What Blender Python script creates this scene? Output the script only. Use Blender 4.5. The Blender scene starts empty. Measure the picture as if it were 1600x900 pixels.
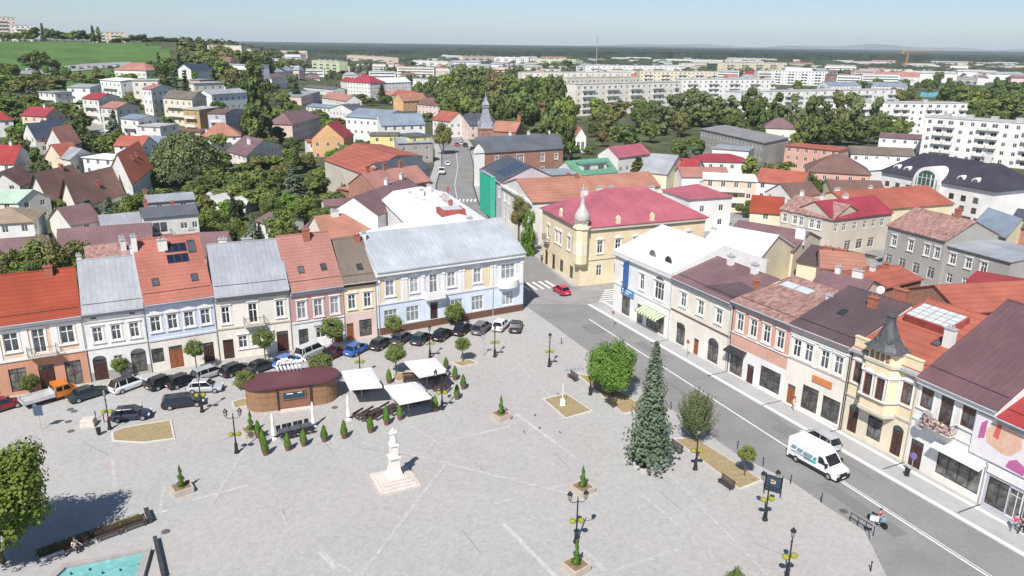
import bpy, bmesh, math, random
from mathutils import Vector, Matrix
R_ = math.radians
rnd = random.Random(7)
sc = bpy.context.scene
# ---------------------------------------------------------------- camera
F_PX, PITCH, ROLL, CH = 1200.0, R_(17.66), R_(0.75), 40.0
cd = bpy.data.cameras.new('camera'); cam = bpy.data.objects.new('camera', cd)
sc.collection.objects.link(cam); sc.camera = cam
cd.sensor_width = 36.0; cd.lens = 36.0*F_PX/1600.0
cd.clip_start = 0.5; cd.clip_end = 40000
fw = Vector((0, math.cos(PITCH), -math.sin(PITCH))); rt = Vector((1, 0, 0)); up = rt.cross(fw)
c_, s_ = math.cos(ROLL), math.sin(ROLL)
rt, up = rt*c_+up*s_, up*c_-rt*s_
cam.matrix_world = Matrix(((rt.x, up.x, -fw.x, 0), (rt.y, up.y, -fw.y, 0), (rt.z, up.z, -fw.z, CH), (0, 0, 0, 1)))
sc.render.resolution_x = 1024; sc.render.resolution_y = 576
# ---------------------------------------------------------------- world, sun, exposure
SUN_EL, SUN_AZ = R_(50), R_(198)          # azimuth clockwise from +Y: the sun stands behind the camera, a little left
w = bpy.data.worlds.new('World'); sc.world = w; w.use_nodes = True
nt = w.node_tree; bg = nt.nodes['Background']
sky = nt.nodes.new('ShaderNodeTexSky'); sky.sky_type = 'NISHITA'; sky.sun_disc = False
sky.sun_elevation = SUN_EL; sky.sun_rotation = SUN_AZ
sky.air_density = 0.8; sky.dust_density = 0.45; sky.ozone_density = 4.0; sky.altitude = 200
nt.links.new(sky.outputs[0], bg.inputs[0]); bg.inputs[1].default_value = 0.073
ld = bpy.data.lights.new('sun', 'SUN'); ld.energy = 4.0; ld.angle = R_(0.5); ld.color = (1, 0.955, 0.9)
sun = bpy.data.objects.new('sun', ld); sc.collection.objects.link(sun)
sdir = Vector((math.sin(SUN_AZ)*math.cos(SUN_EL), math.cos(SUN_AZ)*math.cos(SUN_EL), math.sin(SUN_EL)))
sun.rotation_euler = sdir.to_track_quat('Z', 'Y').to_euler(); sun.location = (0, 0, 200)
vs = sc.view_settings; vs.view_transform = 'Standard'; vs.look = 'None'; vs.gamma = 1; vs.exposure = 0.6
sc.cycles.volume_bounces = 1
sc.cycles.max_bounces = 6; sc.cycles.diffuse_bounces = 3
# ---------------------------------------------------------------- terrain and survey
def sm(a, b, x):
    t = min(1, max(0, (x-a)/(b-a))); return t*t*(3-2*t)
def T(x, y):
    if y < 150: return 0.0
    r = math.hypot(x, y); a = x/y
    wl = sm(-.20, -.42, a)
    h = 15*sm(190, 430, r)+5*sm(430, 560, r)+16*sm(540, 760, r)
    back = 1-sm(1300, 2300, r)
    return h*wl*back
def ray(px, py): return fw+rt*((px-800)/F_PX)-up*((py-450)/F_PX)
def S(px, py, h=0.0):
    """survey: the point h above the ground seen at this place in the photograph"""
    d = ray(px, py)
    if px > 470 or py > 330:
        t = (h-CH)/d.z; return Vector((d.x*t, d.y*t, h))
    t = 60.0
    while t < 2500:
        x, y, z = d.x*t, d.y*t, CH+d.z*t
        if z <= T(x, y)+h: break
        t += 1.0
    return Vector((d.x*t, d.y*t, T(d.x*t, d.y*t)+h))
def proj_y(v):
    q = Vector(v)-Vector((0, 0, CH)); return 450-F_PX*q.dot(up)/q.dot(fw)
# ---------------------------------------------------------------- materials
MATS = {}
def mat(name, col, rough=.75, noise=.12, scale=1.2, metal=0.0, col2=None, streak=None, spec=.4, bump=0, bscale=6, objrand=0, stain=0):
    if name in MATS: return MATS[name]
    m = bpy.data.materials.new(name); m.use_nodes = True; n = m.node_tree.nodes; l = m.node_tree.links
    p = n['Principled BSDF']; p.inputs['Roughness'].default_value = rough; p.inputs['Metallic'].default_value = metal
    p.inputs['Specular IOR Level'].default_value = spec
    col = tuple(col)+(1,) if len(col) == 3 else col
    tc = n.new('ShaderNodeTexCoord'); src = tc.outputs['Object']
    if streak:
        mp = n.new('ShaderNodeMapping'); mp.inputs['Scale'].default_value = streak; l.new(src, mp.inputs[0]); src = mp.outputs[0]
    no = n.new('ShaderNodeTexNoise'); no.inputs['Scale'].default_value = scale; no.inputs['Detail'].default_value = 5
    no.inputs['Roughness'].default_value = .65; l.new(src, no.inputs['Vector'])
    rp = n.new('ShaderNodeValToRGB'); rp.color_ramp.elements[0].position = .32; rp.color_ramp.elements[1].position = .68
    c1 = [max(0, c*(1-noise*1.6)) for c in col[:3]]+[1]
    c2 = (list(col2)+[1]) if col2 else [min(1, c*(1+noise)) for c in col[:3]]+[1]
    rp.color_ramp.elements[0].color = c1; rp.color_ramp.elements[1].color = c2
    l.new(no.outputs['Fac'], rp.inputs[0]); out = rp.outputs[0]
    if stain:
        n2 = n.new('ShaderNodeTexNoise'); n2.inputs['Scale'].default_value = .22; n2.inputs['Detail'].default_value = 3
        l.new(tc.outputs['Object'], n2.inputs['Vector'])
        mr = n.new('ShaderNodeMapRange'); mr.inputs[1].default_value = .35; mr.inputs[2].default_value = .7
        mr.inputs[3].default_value = 1-stain; mr.inputs[4].default_value = 1+stain*.4; l.new(n2.outputs['Fac'], mr.inputs[0])
        vm = n.new('ShaderNodeVectorMath'); vm.operation = 'SCALE'; l.new(out, vm.inputs[0]); l.new(mr.outputs[0], vm.inputs['Scale']); out = vm.outputs[0]
    if objrand:
        oi = n.new('ShaderNodeObjectInfo'); mr = n.new('ShaderNodeMapRange'); mr.inputs[3].default_value = 1-objrand; mr.inputs[4].default_value = 1+objrand
        l.new(oi.outputs['Random'], mr.inputs[0])
        vm = n.new('ShaderNodeVectorMath'); vm.operation = 'SCALE'; l.new(out, vm.inputs[0]); l.new(mr.outputs[0], vm.inputs['Scale']); out = vm.outputs[0]
    l.new(out, p.inputs['Base Color'])
    if bump:
        b = n.new('ShaderNodeBump'); b.inputs['Strength'].default_value = bump; b.inputs['Distance'].default_value = .05
        n3 = n.new('ShaderNodeTexNoise'); n3.inputs['Scale'].default_value = bscale; l.new(tc.outputs['Object'], n3.inputs['Vector'])
        l.new(n3.outputs['Fac'], b.inputs['Height']); l.new(b.outputs[0], p.inputs['Normal'])
    MATS[name] = m; return m
def lines(m, axis, step, width, dark):
    """fine parallel seams or tile courses in a material, in object space"""
    if m.get('lined'): return m
    m['lined'] = 1
    n = m.node_tree.nodes; l = m.node_tree.links; p = n['Principled BSDF']
    src = p.inputs['Base Color'].links[0].from_socket
    tc = n.new('ShaderNodeTexCoord'); sx = n.new('ShaderNodeSeparateXYZ'); l.new(tc.outputs['Object'], sx.inputs[0])
    a = n.new('ShaderNodeMath'); a.operation = 'DIVIDE'; a.inputs[1].default_value = step; l.new(sx.outputs[axis], a.inputs[0])
    f = n.new('ShaderNodeMath'); f.operation = 'FRACT'; l.new(a.outputs[0], f.inputs[0])
    g = n.new('ShaderNodeMath'); g.operation = 'LESS_THAN'; g.inputs[1].default_value = width; l.new(f.outputs[0], g.inputs[0])
    mx = n.new('ShaderNodeMix'); mx.data_type = 'RGBA'; mx.blend_type = 'MULTIPLY'; l.new(g.outputs[0], mx.inputs[0])
    l.new(src, mx.inputs[6]); mx.inputs[7].default_value = (dark, dark, dark, 1); l.new(mx.outputs[2], p.inputs['Base Color'])
    return m
WALLC = dict(white=(.80,.79,.76), offwhite=(.72,.70,.65), cream=(.74,.66,.50), beige=(.60,.54,.45), peach=(.78,.60,.46), yellow=(.80,.67,.45),
    ochre=(.50,.35,.15), pink=(.62,.38,.35), coral=(.66,.38,.30), lilac=(.62,.66,.76), blue=(.68,.75,.85), grey=(.42,.42,.42), dgrey=(.20,.20,.21),
    brick=(.40,.21,.15), palepink=(.74,.58,.52), lemon=(.80,.72,.30), lavender=(.52,.50,.56), palelilac=(.74,.76,.80), terra=(.62,.31,.20), orange=(.70,.42,.22), concrete=(.40,.38,.35),
    mint=(.55,.68,.55), palegreen=(.62,.68,.42), creamy=(.80,.70,.48), warmwhite=(.80,.75,.66), rose=(.55,.32,.30), teal=(.05,.38,.34), black=(.03,.03,.035), brown=(.16,.08,.05))
def W(c):
    return mat('plaster_'+c, WALLC[c], rough=.85, noise=.055, scale=1.1, streak=(2.2, 2.2, .45), stain=.12) if c != 'brick' else lines(mat('brick', WALLC['brick'], noise=.2, scale=2.5, stain=.15), 2, .3, .12, .8)
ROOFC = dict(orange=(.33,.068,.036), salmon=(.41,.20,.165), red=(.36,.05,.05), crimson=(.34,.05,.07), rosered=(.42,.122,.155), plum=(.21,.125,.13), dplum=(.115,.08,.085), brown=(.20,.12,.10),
    silver=(.45,.475,.505), tile3=(.41,.155,.112), plumtile=(.16,.088,.096),
    grey=(.34,.36,.39), lgrey=(.37,.39,.41), dgrey=(.13,.14,.16), slate=(.09,.10,.12), bluegrey=(.24,.29,.35), white=(.80,.82,.83), green=(.14,.33,.22), palegreen=(.42,.55,.44),
    terra=(.42,.20,.14), rust=(.34,.13,.10), tan=(.36,.28,.20), navy=(.05,.07,.11), charcoal=(.055,.052,.07), taupe=(.20,.16,.13), bitumen=(.28,.27,.26), orangered=(.40,.125,.085), gravel=(.50,.49,.47))
def RF(c):
    k = 'roof_'+c
    if k in MATS: return MATS[k]
    if c in ('orange', 'salmon', 'terra', 'brown', 'tan', 'orangered', 'tile3'): return lines(mat(k, ROOFC[c], rough=.8, noise=.09, scale=4.0, stain=.2, spec=.25), 2, .36, .22, .82)
    if c in ('rust',): return mat(k, (.30,.15,.12), rough=.7, noise=.25, scale=2.2, col2=(.47,.29,.25), streak=(1, .5, .5), stain=.12)
    if c in ('white',): return lines(mat(k, ROOFC[c], rough=.6, noise=.05, scale=.8, stain=.1), 0, .62, .06, .8)
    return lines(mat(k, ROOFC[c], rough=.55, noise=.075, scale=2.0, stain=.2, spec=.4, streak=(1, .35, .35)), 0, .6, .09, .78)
def glassm():
    if 'glass' in MATS: return MATS['glass']
    m = mat('glass', (.045,.055,.065), rough=.08, noise=.4, scale=.8, col2=(.14,.15,.16), spec=.8, objrand=.6); return m
white_f = mat('frame_white', (.80,.80,.78), rough=.5, noise=.03); brown_f = mat('frame_brown', (.16,.055,.035), rough=.5, noise=.15)
dark_f = mat('frame_dark', (.035,.035,.04), rough=.5, noise=.1); wood = mat('door_wood', (.30,.10,.04), rough=.5, noise=.25, scale=3, streak=(4, 4, .6))
iron = mat('dark_iron', (.02,.021,.024), rough=.45, noise=.1); stone = mat('pale_stone', (.62,.56,.49), rough=.9, noise=.1, scale=2, stain=.1)
doordm = mat('door_dark', (.075,.033,.028), rough=.5, noise=.2, scale=3)
trimw = mat('trim_white', (.80,.78,.74), rough=.8, noise=.04); trimg = mat('trim_grey', (.40,.40,.41), rough=.8, noise=.08)
chim_b = mat('chimney_brick', (.38,.14,.09), noise=.25, scale=4); chim_w = mat('chimney_white', (.74,.72,.68), noise=.08)
# ---------------------------------------------------------------- mesh builder
class MB:
    def __init__(s): s.v = []; s.f = []; s.m = []
    def poly(s, pts, mi=0):
        i = len(s.v); s.v += [tuple(p) for p in pts]; s.f.append(tuple(range(i, i+len(pts)))); s.m.append(mi)
    def box(s, x0, x1, y0, y1, z0, z1, mi=0):
        s.hexa([(x0, y0), (x1, y0), (x1, y1), (x0, y1)], z0, z1, mi)
    def hexa(s, q, z0, z1, mi=0):
        n = len(q); i = len(s.v)
        s.v += [(p[0], p[1], z0) for p in q]+[(p[0], p[1], z1) for p in q]
        s.f.append(tuple(i+k for k in reversed(range(n)))); s.f.append(tuple(i+n+k for k in range(n))); s.m += [mi, mi]
        for k in range(n):
            s.f.append((i+k, i+(k+1) % n, i+n+(k+1) % n, i+n+k)); s.m.append(mi)
    def loft(s, rings, mi=0, cap=True):
        i = len(s.v); n = len(rings[0])
        for r in rings: s.v += [tuple(p) for p in r]
        for a in range(len(rings)-1):
            for k in range(n):
                b = i+a*n; s.f.append((b+k, b+(k+1) % n, b+n+(k+1) % n, b+n+k)); s.m.append(mi)
        if cap:
            s.f.append(tuple(i+k for k in reversed(range(n)))); s.f.append(tuple(i+(len(rings)-1)*n+k for k in range(n))); s.m += [mi, mi]
    def lathe(s, prof, n=12, c=(0, 0, 0), mi=0):
        s.loft([[(c[0]+r*math.cos(2*math.pi*k/n), c[1]+r*math.sin(2*math.pi*k/n), c[2]+z) for k in range(n)] for r, z in prof], mi)
    def tube(s, a, b, r0, r1=None, n=6, mi=0):
        a = Vector(a); b = Vector(b); r1 = r0 if r1 is None else r1; d = (b-a).normalized()
        u = d.orthogonal().normalized(); v = d.cross(u)
        s.loft([[a+(u*math.cos(2*math.pi*k/n)+v*math.sin(2*math.pi*k/n))*r0 for k in range(n)], [b+(u*math.cos(2*math.pi*k/n)+v*math.sin(2*math.pi*k/n))*r1 for k in range(n)]], mi)
    def path(s, pts, r, n=5, mi=0):
        for a, b in zip(pts, pts[1:]): s.tube(a, b, r, r, n, mi)
    def mesh(s, name, mats, smooth=False):
        me = bpy.data.meshes.new(name); me.from_pydata(s.v, [], s.f)
        for m in (mats if isinstance(mats, (list, tuple)) else [mats]): me.materials.append(m)
        if any(s.m): me.polygons.foreach_set('material_index', s.m)
        if smooth: me.polygons.foreach_set('use_smooth', [True]*len(s.f))
        me.update(); return me
    def build(s, name, mats, parent=None, smooth=False, loc=None, rz=0):
        return link(name, s.mesh(name, mats, smooth), parent, loc, rz)
COL = sc.collection
def link(name, me, parent=None, loc=None, rz=0, scale=None):
    o = bpy.data.objects.new(name, me); COL.objects.link(o)
    if parent is not None: o.parent = parent
    if loc is not None: o.location = loc
    if rz: o.rotation_euler = (0, 0, rz)
    if scale is not None: o.scale = scale
    return o
def tag(o, label, cat, group=None, kind=None):
    o['label'] = label; o['category'] = cat
    if group: o['group'] = group
    if kind: o['kind'] = kind
    return o
def thing(name, label, cat, loc, rz=0, group=None): return tag(link(name, None, None, loc, rz), label, cat, group)
def struct(o, label=None): o['kind'] = 'structure'; return o
def clone(root, loc, rz, label=None, scale=None):
    r = root.copy(); COL.objects.link(r); r.location = loc; r.rotation_euler = (0, 0, rz)
    if scale is not None: r.scale = scale
    if label: r['label'] = label
    for ch in root.children:
        c = ch.copy(); COL.objects.link(c); c.parent = r
        for g in ch.children:
            d = g.copy(); COL.objects.link(d); d.parent = c
    return r
ORD = ['', 'second ', 'third ', 'fourth ', 'fifth ', 'sixth ', 'seventh ', 'eighth ', 'ninth ', 'tenth ', 'eleventh ', 'twelfth ', 'thirteenth ', 'fourteenth ', 'fifteenth ', 'sixteenth ', 'seventeenth ', 'eighteenth ', 'nineteenth ', 'twentieth ']
TENS = {2:'twenty',3:'thirty',4:'forty',5:'fifty'}; ORDU = ['first','second','third','fourth','fifth','sixth','seventh','eighth','ninth','tenth']
def ordl(i):
    return 'leftmost' if i == 0 else ORD[i].strip()+' from left' if i < 20 else TENS[i//10]+'-'+ORDU[i % 10]+' from left'
# ---------------------------------------------------------------- windows and doors (shared meshes)
WC = {}
def frame_mb(w_, h, t, y0, y1, cols=2, tr=.62, mi=0, vs=None):
    b = MB(); b.box(-w_/2, -w_/2+t, y0, y1, 0, h, mi); b.box(w_/2-t, w_/2, y0, y1, 0, h, mi)
    b.box(-w_/2+t, w_/2-t, y0, y1, 0, t, mi); b.box(-w_/2+t, w_/2-t, y0, y1, h-t, h, mi)
    for k in range(1, cols):
        x = -w_/2+w_*k/cols; b.box(x-t*.45, x+t*.45, y0+.01, y1, t, h-t, mi)
    if tr: b.box(-w_/2+t, w_/2-t, y0+.015, y1, h*tr-t*.4, h*tr+t*.4, mi)
    return b
def wmesh(kind, w_, h):
    k = (kind, round(w_, 2), round(h, 2))
    if k in WC: return WC[k]
    g = glassm(); y0, y1 = .09, .15
    pane = MB(); pane.box(-w_/2+.02, w_/2-.02, .125, .135, .02, h-.02)
    sur = None
    if kind == 'far':
        b = frame_mb(w_, h, .10, .04, .12, 2, 0); b.box(-w_/2+.02, w_/2-.02, .09, .10, .02, h-.02, 1); r = (b.mesh('window', [white_f, g]), None, None)
    elif kind == 'fard':
        b = frame_mb(w_, h, .08, .04, .12, 2, 0); b.box(-w_/2+.02, w_/2-.02, .09, .10, .02, h-.02, 1); r = (b.mesh('window', [brown_f, g]), None, None)
    elif kind in ('door', 'doord'):
        m = wood if kind == 'door' else doordm
        b = MB(); b.box(-w_/2, w_/2, .08, .14, 0, h*.8); b.box(-w_/2, w_/2, .06, .14, h*.8, h*.8+.08)
        for sx in (-1, 1):
            for z in (.15, h*.42): b.box(sx*w_*.25-w_*.17, sx*w_*.25+w_*.17, .05, .08, z, z+h*.24)
        b.box(-.02, .02, .05, .08, .05, h*.8); b.box(-w_/2, -w_/2+.08, .05, .14, h*.8, h); b.box(w_/2-.08, w_/2, .05, .14, h*.8, h)
        b.box(-w_/2, w_/2, .05, .14, h-.07, h)
        p = MB(); p.box(-w_/2+.08, w_/2-.08, .11, .12, h*.8+.08, h-.07); r = (b.mesh('door', m), p.mesh('pane', g), None)
    elif kind in ('shop', 'shopw'):
        n = max(2, round(w_/1.1)); b = frame_mb(w_, h, .07, y0, y1, n, .78); r = (b.mesh('shop_window', dark_f if kind == 'shop' else white_f), pane.mesh('pane', mat('shop_glass', (.04,.045,.05), rough=.1, noise=.3, scale=1.1, col2=(.22,.21,.19), spec=.8, objrand=.4)), None)
    elif kind == 'vent':
        b = MB(); b.box(-w_/2, w_/2, .05, .1, 0, h); r = (b.mesh('attic_vent', dark_f), None, None)
    else:
        fm = brown_f if 'b' in kind else white_f
        b = frame_mb(w_, h, .12, y0, y1, 2 if w_ < 1.6 else 3, .66)
        s2 = MB(); t = .16; z = h
        s2.box(-w_/2-t, -w_/2-.002, -.05, .0-.003, -.05, z+.02); s2.box(w_/2+.002, w_/2+t, -.05, -.003, -.05, z+.02)
        s2.box(-w_/2-t-.06, w_/2+t+.06, -.16, -.003, -.16, -.052)
        s2.box(-w_/2-t, w_/2+t, -.05, -.003, z+.022, z+.24); s2.box(-w_/2-t-.1, w_/2+t+.1, -.17, -.003, z+.242, z+.34)
        if 'p' in kind:
            zz = z+.342; ww = w_/2+t+.1
            for y in (0,): s2.loft([[(-ww, -.17, zz), (ww, -.17, zz), (0, -.17, zz+.42)], [(-ww, -.003, zz), (ww, -.003, zz), (0, -.003, zz+.42)]])
        sur = s2.mesh('surround', trimw); r = (b.mesh('window', fm), pane.mesh('pane', mat('curtained_glass', (.30,.32,.33), rough=.12, noise=.25, scale=1.5, spec=.7, objrand=.35) if 'c' in kind else g), None if 'n' in kind[3:] else sur)
    WC[k] = r; return r
# ---------------------------------------------------------------- buildings
def lerp(a, b, t): return a+(b-a)*t
class Bld:
    def at(s, u, v, z=0):
        q = s.q; p = lerp(lerp(q[0], q[1], u), lerp(q[3], q[2], u), v); return Vector((p.x, p.y, z))
    def zr(s, u, v):
        h, r = s.h, s.rise
        if s.roof == 'gx': return h+r*(v/s.rf if v < s.rf else (1-v)/(1-s.rf) if s.rf < 1 else 1)
        if s.roof == 'gy': return h+r*(1-abs(2*u-1))
        if s.roof == 'hip': return h+r*min(1, min(v, 1-v)*2, min(u, 1-u)/s.hi)
        return h+.2
    def side(s, i):
        p, q = s.q[i], s.q[(i+1) % 4]; d = q-p; L = d.length; d = d/L; return p, d, L, math.atan2(d.y, d.x)
    def put(s, i, kind, u, v, w_, h, proud=0, name=None):
        """one window or door as a part; u along the side as a fraction"""
        p, d, L, a = s.side(i); me, pn, su = wmesh(kind, w_, h)
        pos = p+d*(u*L); nrm = Vector((d.y, -d.x, 0))
        o = link(me.name.split('.')[0], me, s.root, (pos.x+nrm.x*proud, pos.y+nrm.y*proud, v), a)
        if pn: link('pane', pn, o)
        if su: link('surround', su, o)
        return o
    def onside(s, i, u, v, off=0):
        p, d, L, a = s.side(i); n = Vector((d.y, -d.x, 0)); x = p+d*(u*L)+n*off; return (x.x, x.y, v), a
def building(name, label, a, b, c=None, d=9, h=6, ground=False, roof='gx', rise=3, rpy=None, rf=.5, hi=None, wall='white', wall2=None, split=0, rc='orange',
             over=.35, gover=.2, wins=None, auto=2, cat='house', chim=(), band=None, cornice=None, t=.14, plinth=None, world=False, group=None, base=3.0, wk='far', ww=1.15, wh=1.35, sp=2.9, party=False, left=None):
    s = Bld(); s.h, s.rise, s.roof, s.rf = h, rise, roof, rf
    if world: A, B_ = Vector(a[:2]+(0,) if len(a) == 2 else a), Vector(b[:2]+(0,) if len(b) == 2 else b)
    elif ground: A, B_ = S(*a), S(*b)
    else: A, B_ = S(a[0], a[1], h), S(b[0], b[1], h); A.z -= h; B_.z -= h
    if ground or world: z0 = A.z
    else: z0 = (A.z+B_.z)/2
    A.z = B_.z = 0
    u = (B_-A); L = u.length; u /= L; n = Vector((-u.y, u.x, 0))
    if c is not None:
        if world: C = Vector(tuple(c[:2])+(0,))
        else: C = S(c[0], c[1], 0 if ground else h)
        C.z = 0
    else: C = B_+n*d
    D = A+(C-B_) if left is None else (lambda q: Vector((q.x, q.y, 0)))(S(left[0], left[1], 0 if ground else h))
    an = math.atan2(u.y, u.x)
    def loc(p):
        q = p-A; return Vector((q.dot(u), q.dot(n), 0))
    s.q = [loc(A), loc(B_), loc(C), loc(D)]
    if party: s.q[0].x += .01; s.q[1].x -= .01
    s.hi = hi if hi else min(.5, .5*(C-B_).length/L)
    if rpy is not None:
        if roof == 'gy': X = (lerp(A, B_, .5), )[0]
        elif roof == 'hip': X = lerp(lerp(A, D, .5), lerp(B_, C, .5), s.hi)
        else: X = lerp(lerp(A, D, rf), lerp(B_, C, rf), .0)
        lo, hi_ = 0, 15
        for _ in range(30):
            m = (lo+hi_)/2
            if proj_y((X.x, X.y, z0+h+m)) > rpy: lo = m
            else: hi_ = m
        s.rise = rise = max(.3, min(lo, 8 if party else .45*L if roof == 'gy' else .62*rf*(C-B_).length if roof == 'gx' else .4*(C-B_).length))
    s.root = thing(name, label, cat, (A.x, A.y, z0), an, group); s.z0 = z0
    # windows
    holes = {0: [], 1: [], 2: [], 3: []}
    wlist = []
    if wins is None and auto:
        nf = max(1, round(h/3.0)) if auto is True or auto == 2 else auto; nf = max(1, min(6, nf))
        for i in ((0, 1) if (A.x < 30) else (0, 3)):
            p, dd, Ls, aa = s.side(i); nc = max(1, int((Ls-1)/sp))
            for f in range(nf):
                for k in range(nc): wlist.append((i, wk, h/nf*f+.95, ww, min(wh, h/nf-1.2), [(k+.5)/nc]))
    elif wins: wlist = wins
    for i, kind, v, w_, hh, us in wlist:
        p, dd, Ls, aa = s.side(i)
        for uu in us:
            x = uu*Ls
            if x-w_/2 < .1 or x+w_/2 > Ls-.1: continue
            if v < 0: s.put(i, kind, uu, -v, w_, hh, .12); continue
            holes[i].append((x-w_/2, x+w_/2, v, v+hh)); s.put(i, kind, uu, v, w_, hh)
    mb = MB(); rec = .2
    for i in range(4):
        p, dd, Ls, aa = s.side(i); nin = Vector((-dd.y, dd.x, 0))
        us = sorted(set([0, Ls]+[x for q in holes[i] for x in q[:2]])); vs_ = sorted(set([-base, h]+([split] if split and wall2 else [])+[x for q in holes[i] for x in q[2:]]))
        def P3(x, z, y=0): r = p+dd*x+nin*y; return (r.x, r.y, z)
        for x0, x1 in zip(us, us[1:]):
            if x1-x0 < 1e-4: continue
            for y0, y1 in zip(vs_, vs_[1:]):
                if y1-y0 < 1e-4: continue
                cx, cy = (x0+x1)/2, (y0+y1)/2
                if any(q[0] < cx < q[1] and q[2] < cy < q[3] for q in holes[i]): continue
                mb.poly([P3(x0, y0), P3(x1, y0), P3(x1, y1), P3(x0, y1)], 1 if (wall2 and cy < split) else 0)
        for x0, x1, y0, y1 in holes[i]:
            mi = 1 if (wall2 and y1 <= split+.3) else 0
            mb.poly([P3(x0, y0), P3(x1, y0), P3(x1, y0, rec), P3(x0, y0, rec)], mi); mb.poly([P3(x0, y1, rec), P3(x1, y1, rec), P3(x1, y1), P3(x0, y1)], mi)
            mb.poly([P3(x0, y0), P3(x0, y0, rec), P3(x0, y1, rec), P3(x0, y1)], mi); mb.poly([P3(x1, y0, rec), P3(x1, y0), P3(x1, y1), P3(x1, y1, rec)], mi)
            mb.poly([P3(x0, y0, rec), P3(x1, y0, rec), P3(x1, y1, rec), P3(x0, y1, rec)], mi)
    def g(u_, v_, z): r = s.at(u_, v_); return (r.x, r.y, z)
    if roof == 'gx':
        for e in (0, 1): mb.poly([g(e, 0, h), g(e, rf, h+rise), g(e, 1, h)])
        if rf > .99: mb.poly([g(0, 1, h), g(1, 1, h), g(1, 1, h+rise), g(0, 1, h+rise)])
    if roof == 'gy':
        for e in (0, 1): mb.poly([g(0, e, h), g(1, e, h), g(.5, e, h+rise)])
    s.wall = mb.build('wall', [W(wall), W(wall2 or wall)], s.root)
    # roof
    rb = MB(); dep = (s.q[3]-s.q[0]).length; fo = over/dep; go = gover/L
    if roof == 'gx':
        def prism(pts):   # pts: (v, ztop) chain front -> back
            top = [[g(-go, v, z+t) for v, z in pts], [g(1+go, v, z+t) for v, z in pts]]
            bot = [[g(-go, v, z) for v, z in pts], [g(1+go, v, z) for v, z in pts]]
            k = len(pts)
            for j in range(k-1):
                rb.poly([top[0][j], top[1][j], top[1][j+1], top[0][j+1]]); rb.poly([bot[0][j+1], bot[1][j+1], bot[1][j], bot[0][j]])
                for e in (0, 1): rb.poly([bot[e][j], top[e][j], top[e][j+1], bot[e][j+1]])
            rb.poly([bot[0][0], bot[1][0], top[1][0], top[0][0]]); rb.poly([bot[0][-1], top[0][-1], top[1][-1], bot[1][-1]])
        pts = [(-fo, h-rise*fo/rf+.01), (rf, h+rise+.01)]
        if rf < .99: pts.append((1+fo, h-rise*fo/(1-rf)+.01))
        prism(pts)
    elif roof == 'gy':
        ou = over/L; gv = gover/dep
        pts = [(-ou, h-rise*ou*2+.01), (.5, h+rise+.01), (1+ou, h-rise*ou*2+.01)]
        for j in range(2):
            (u0, z0_), (u1, z1_) = pts[j], pts[j+1]
            rb.poly([g(u0, -gv, z0_+t), g(u1, -gv, z1_+t), g(u1, 1+gv, z1_+t), g(u0, 1+gv, z0_+t)]); rb.poly([g(u0, -gv, z0_), g(u0, 1+gv, z0_), g(u1, 1+gv, z1_), g(u1, -gv, z1_)])
            for vv in (-gv, 1+gv): rb.poly([g(u0, vv, z0_), g(u1, vv, z1_), g(u1, vv, z1_+t), g(u0, vv, z0_+t)])
        for (u0, z0_) in (pts[0], pts[2]): rb.poly([g(u0, -gv, z0_), g(u0, 1+gv, z0_), g(u0, 1+gv, z0_+t), g(u0, -gv, z0_+t)])
    elif roof == 'hip':
        ou = over/L; e = [g(-ou, -fo, 0), g(1+ou, -fo, 0), g(1+ou, 1+fo, 0), g(-ou, 1+fo, 0)]
        zb = h+.01; zt = h+.01+t; lo = [(x, y, zb) for x, y, _ in e]; hi_ = [(x, y, zt) for x, y, _ in e]
        r0, r1 = g(s.hi, .5, h+rise+t), g(1-s.hi, .5, h+rise+t)
        rb.poly(list(reversed(lo)))
        for k in range(4): rb.poly([lo[k], lo[(k+1) % 4], hi_[(k+1) % 4], hi_[k]])
        if s.hi < .49: rb.poly([hi_[0], hi_[1], r1, r0]); rb.poly([hi_[2], hi_[3], r0, r1])
        else: rb.poly([hi_[0], hi_[1], r0]); rb.poly([hi_[2], hi_[3], r0])
        rb.poly([hi_[1], hi_[2], r1]); rb.poly([hi_[3], hi_[0], r0])
    else:
        ou = over/L; rb.hexa([g(-ou, -fo, 0), g(1+ou, -fo, 0), g(1+ou, 1+fo, 0), g(-ou, 1+fo, 0)], h+.01, h+.26)
    s.rooft = rb.build('roof', RF(rc), s.root)
    if party and roof == 'gx':
        gb = MB(); zz = h-rise*fo/rf+.02; gb.tube(g(.003, -fo-.004, zz), g(.997, -fo-.004, zz), .085, n=6); gb.build('gutter', trimg, s.root)
        gb = MB(); gb.tube(g(.003, rf, h+rise+t+.02), g(.997, rf, h+rise+t+.02), .11, n=5); gb.build('ridge_cap', RF(rc), s.rooft)
        for row in (.09,):
            gb = MB(); gb.tube(g(.02, rf*row, h+rise*row+t+.07), g(.98, rf*row, h+rise*row+t+.07), .03, n=4); gb.build('snow_guard', dark_f, s.rooft)
    for ch in chim:
        u_, v_, hh, k = ch[:4]; cw = ch[4] if len(ch) > 4 else .7
        z = s.zr(u_, v_); cb = MB(); P = s.at(u_, v_); cb.box(P.x-cw/2, P.x+cw/2, P.y-.3, P.y+.3, z-.9, z+hh, 0)
        cb.box(P.x-cw/2-.08, P.x+cw/2+.08, P.y-.38, P.y+.38, z+hh, z+hh+.12, 1)
        for q in (-.25, .25): cb.lathe([(.09, 0), (.09, .3)], 6, (P.x+q*cw, P.y, z+hh+.12), 1)
        cb.build('chimney', [chim_b if k == 'b' else chim_w, trimg if k != 'b' else chim_b], s.rooft)
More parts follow.
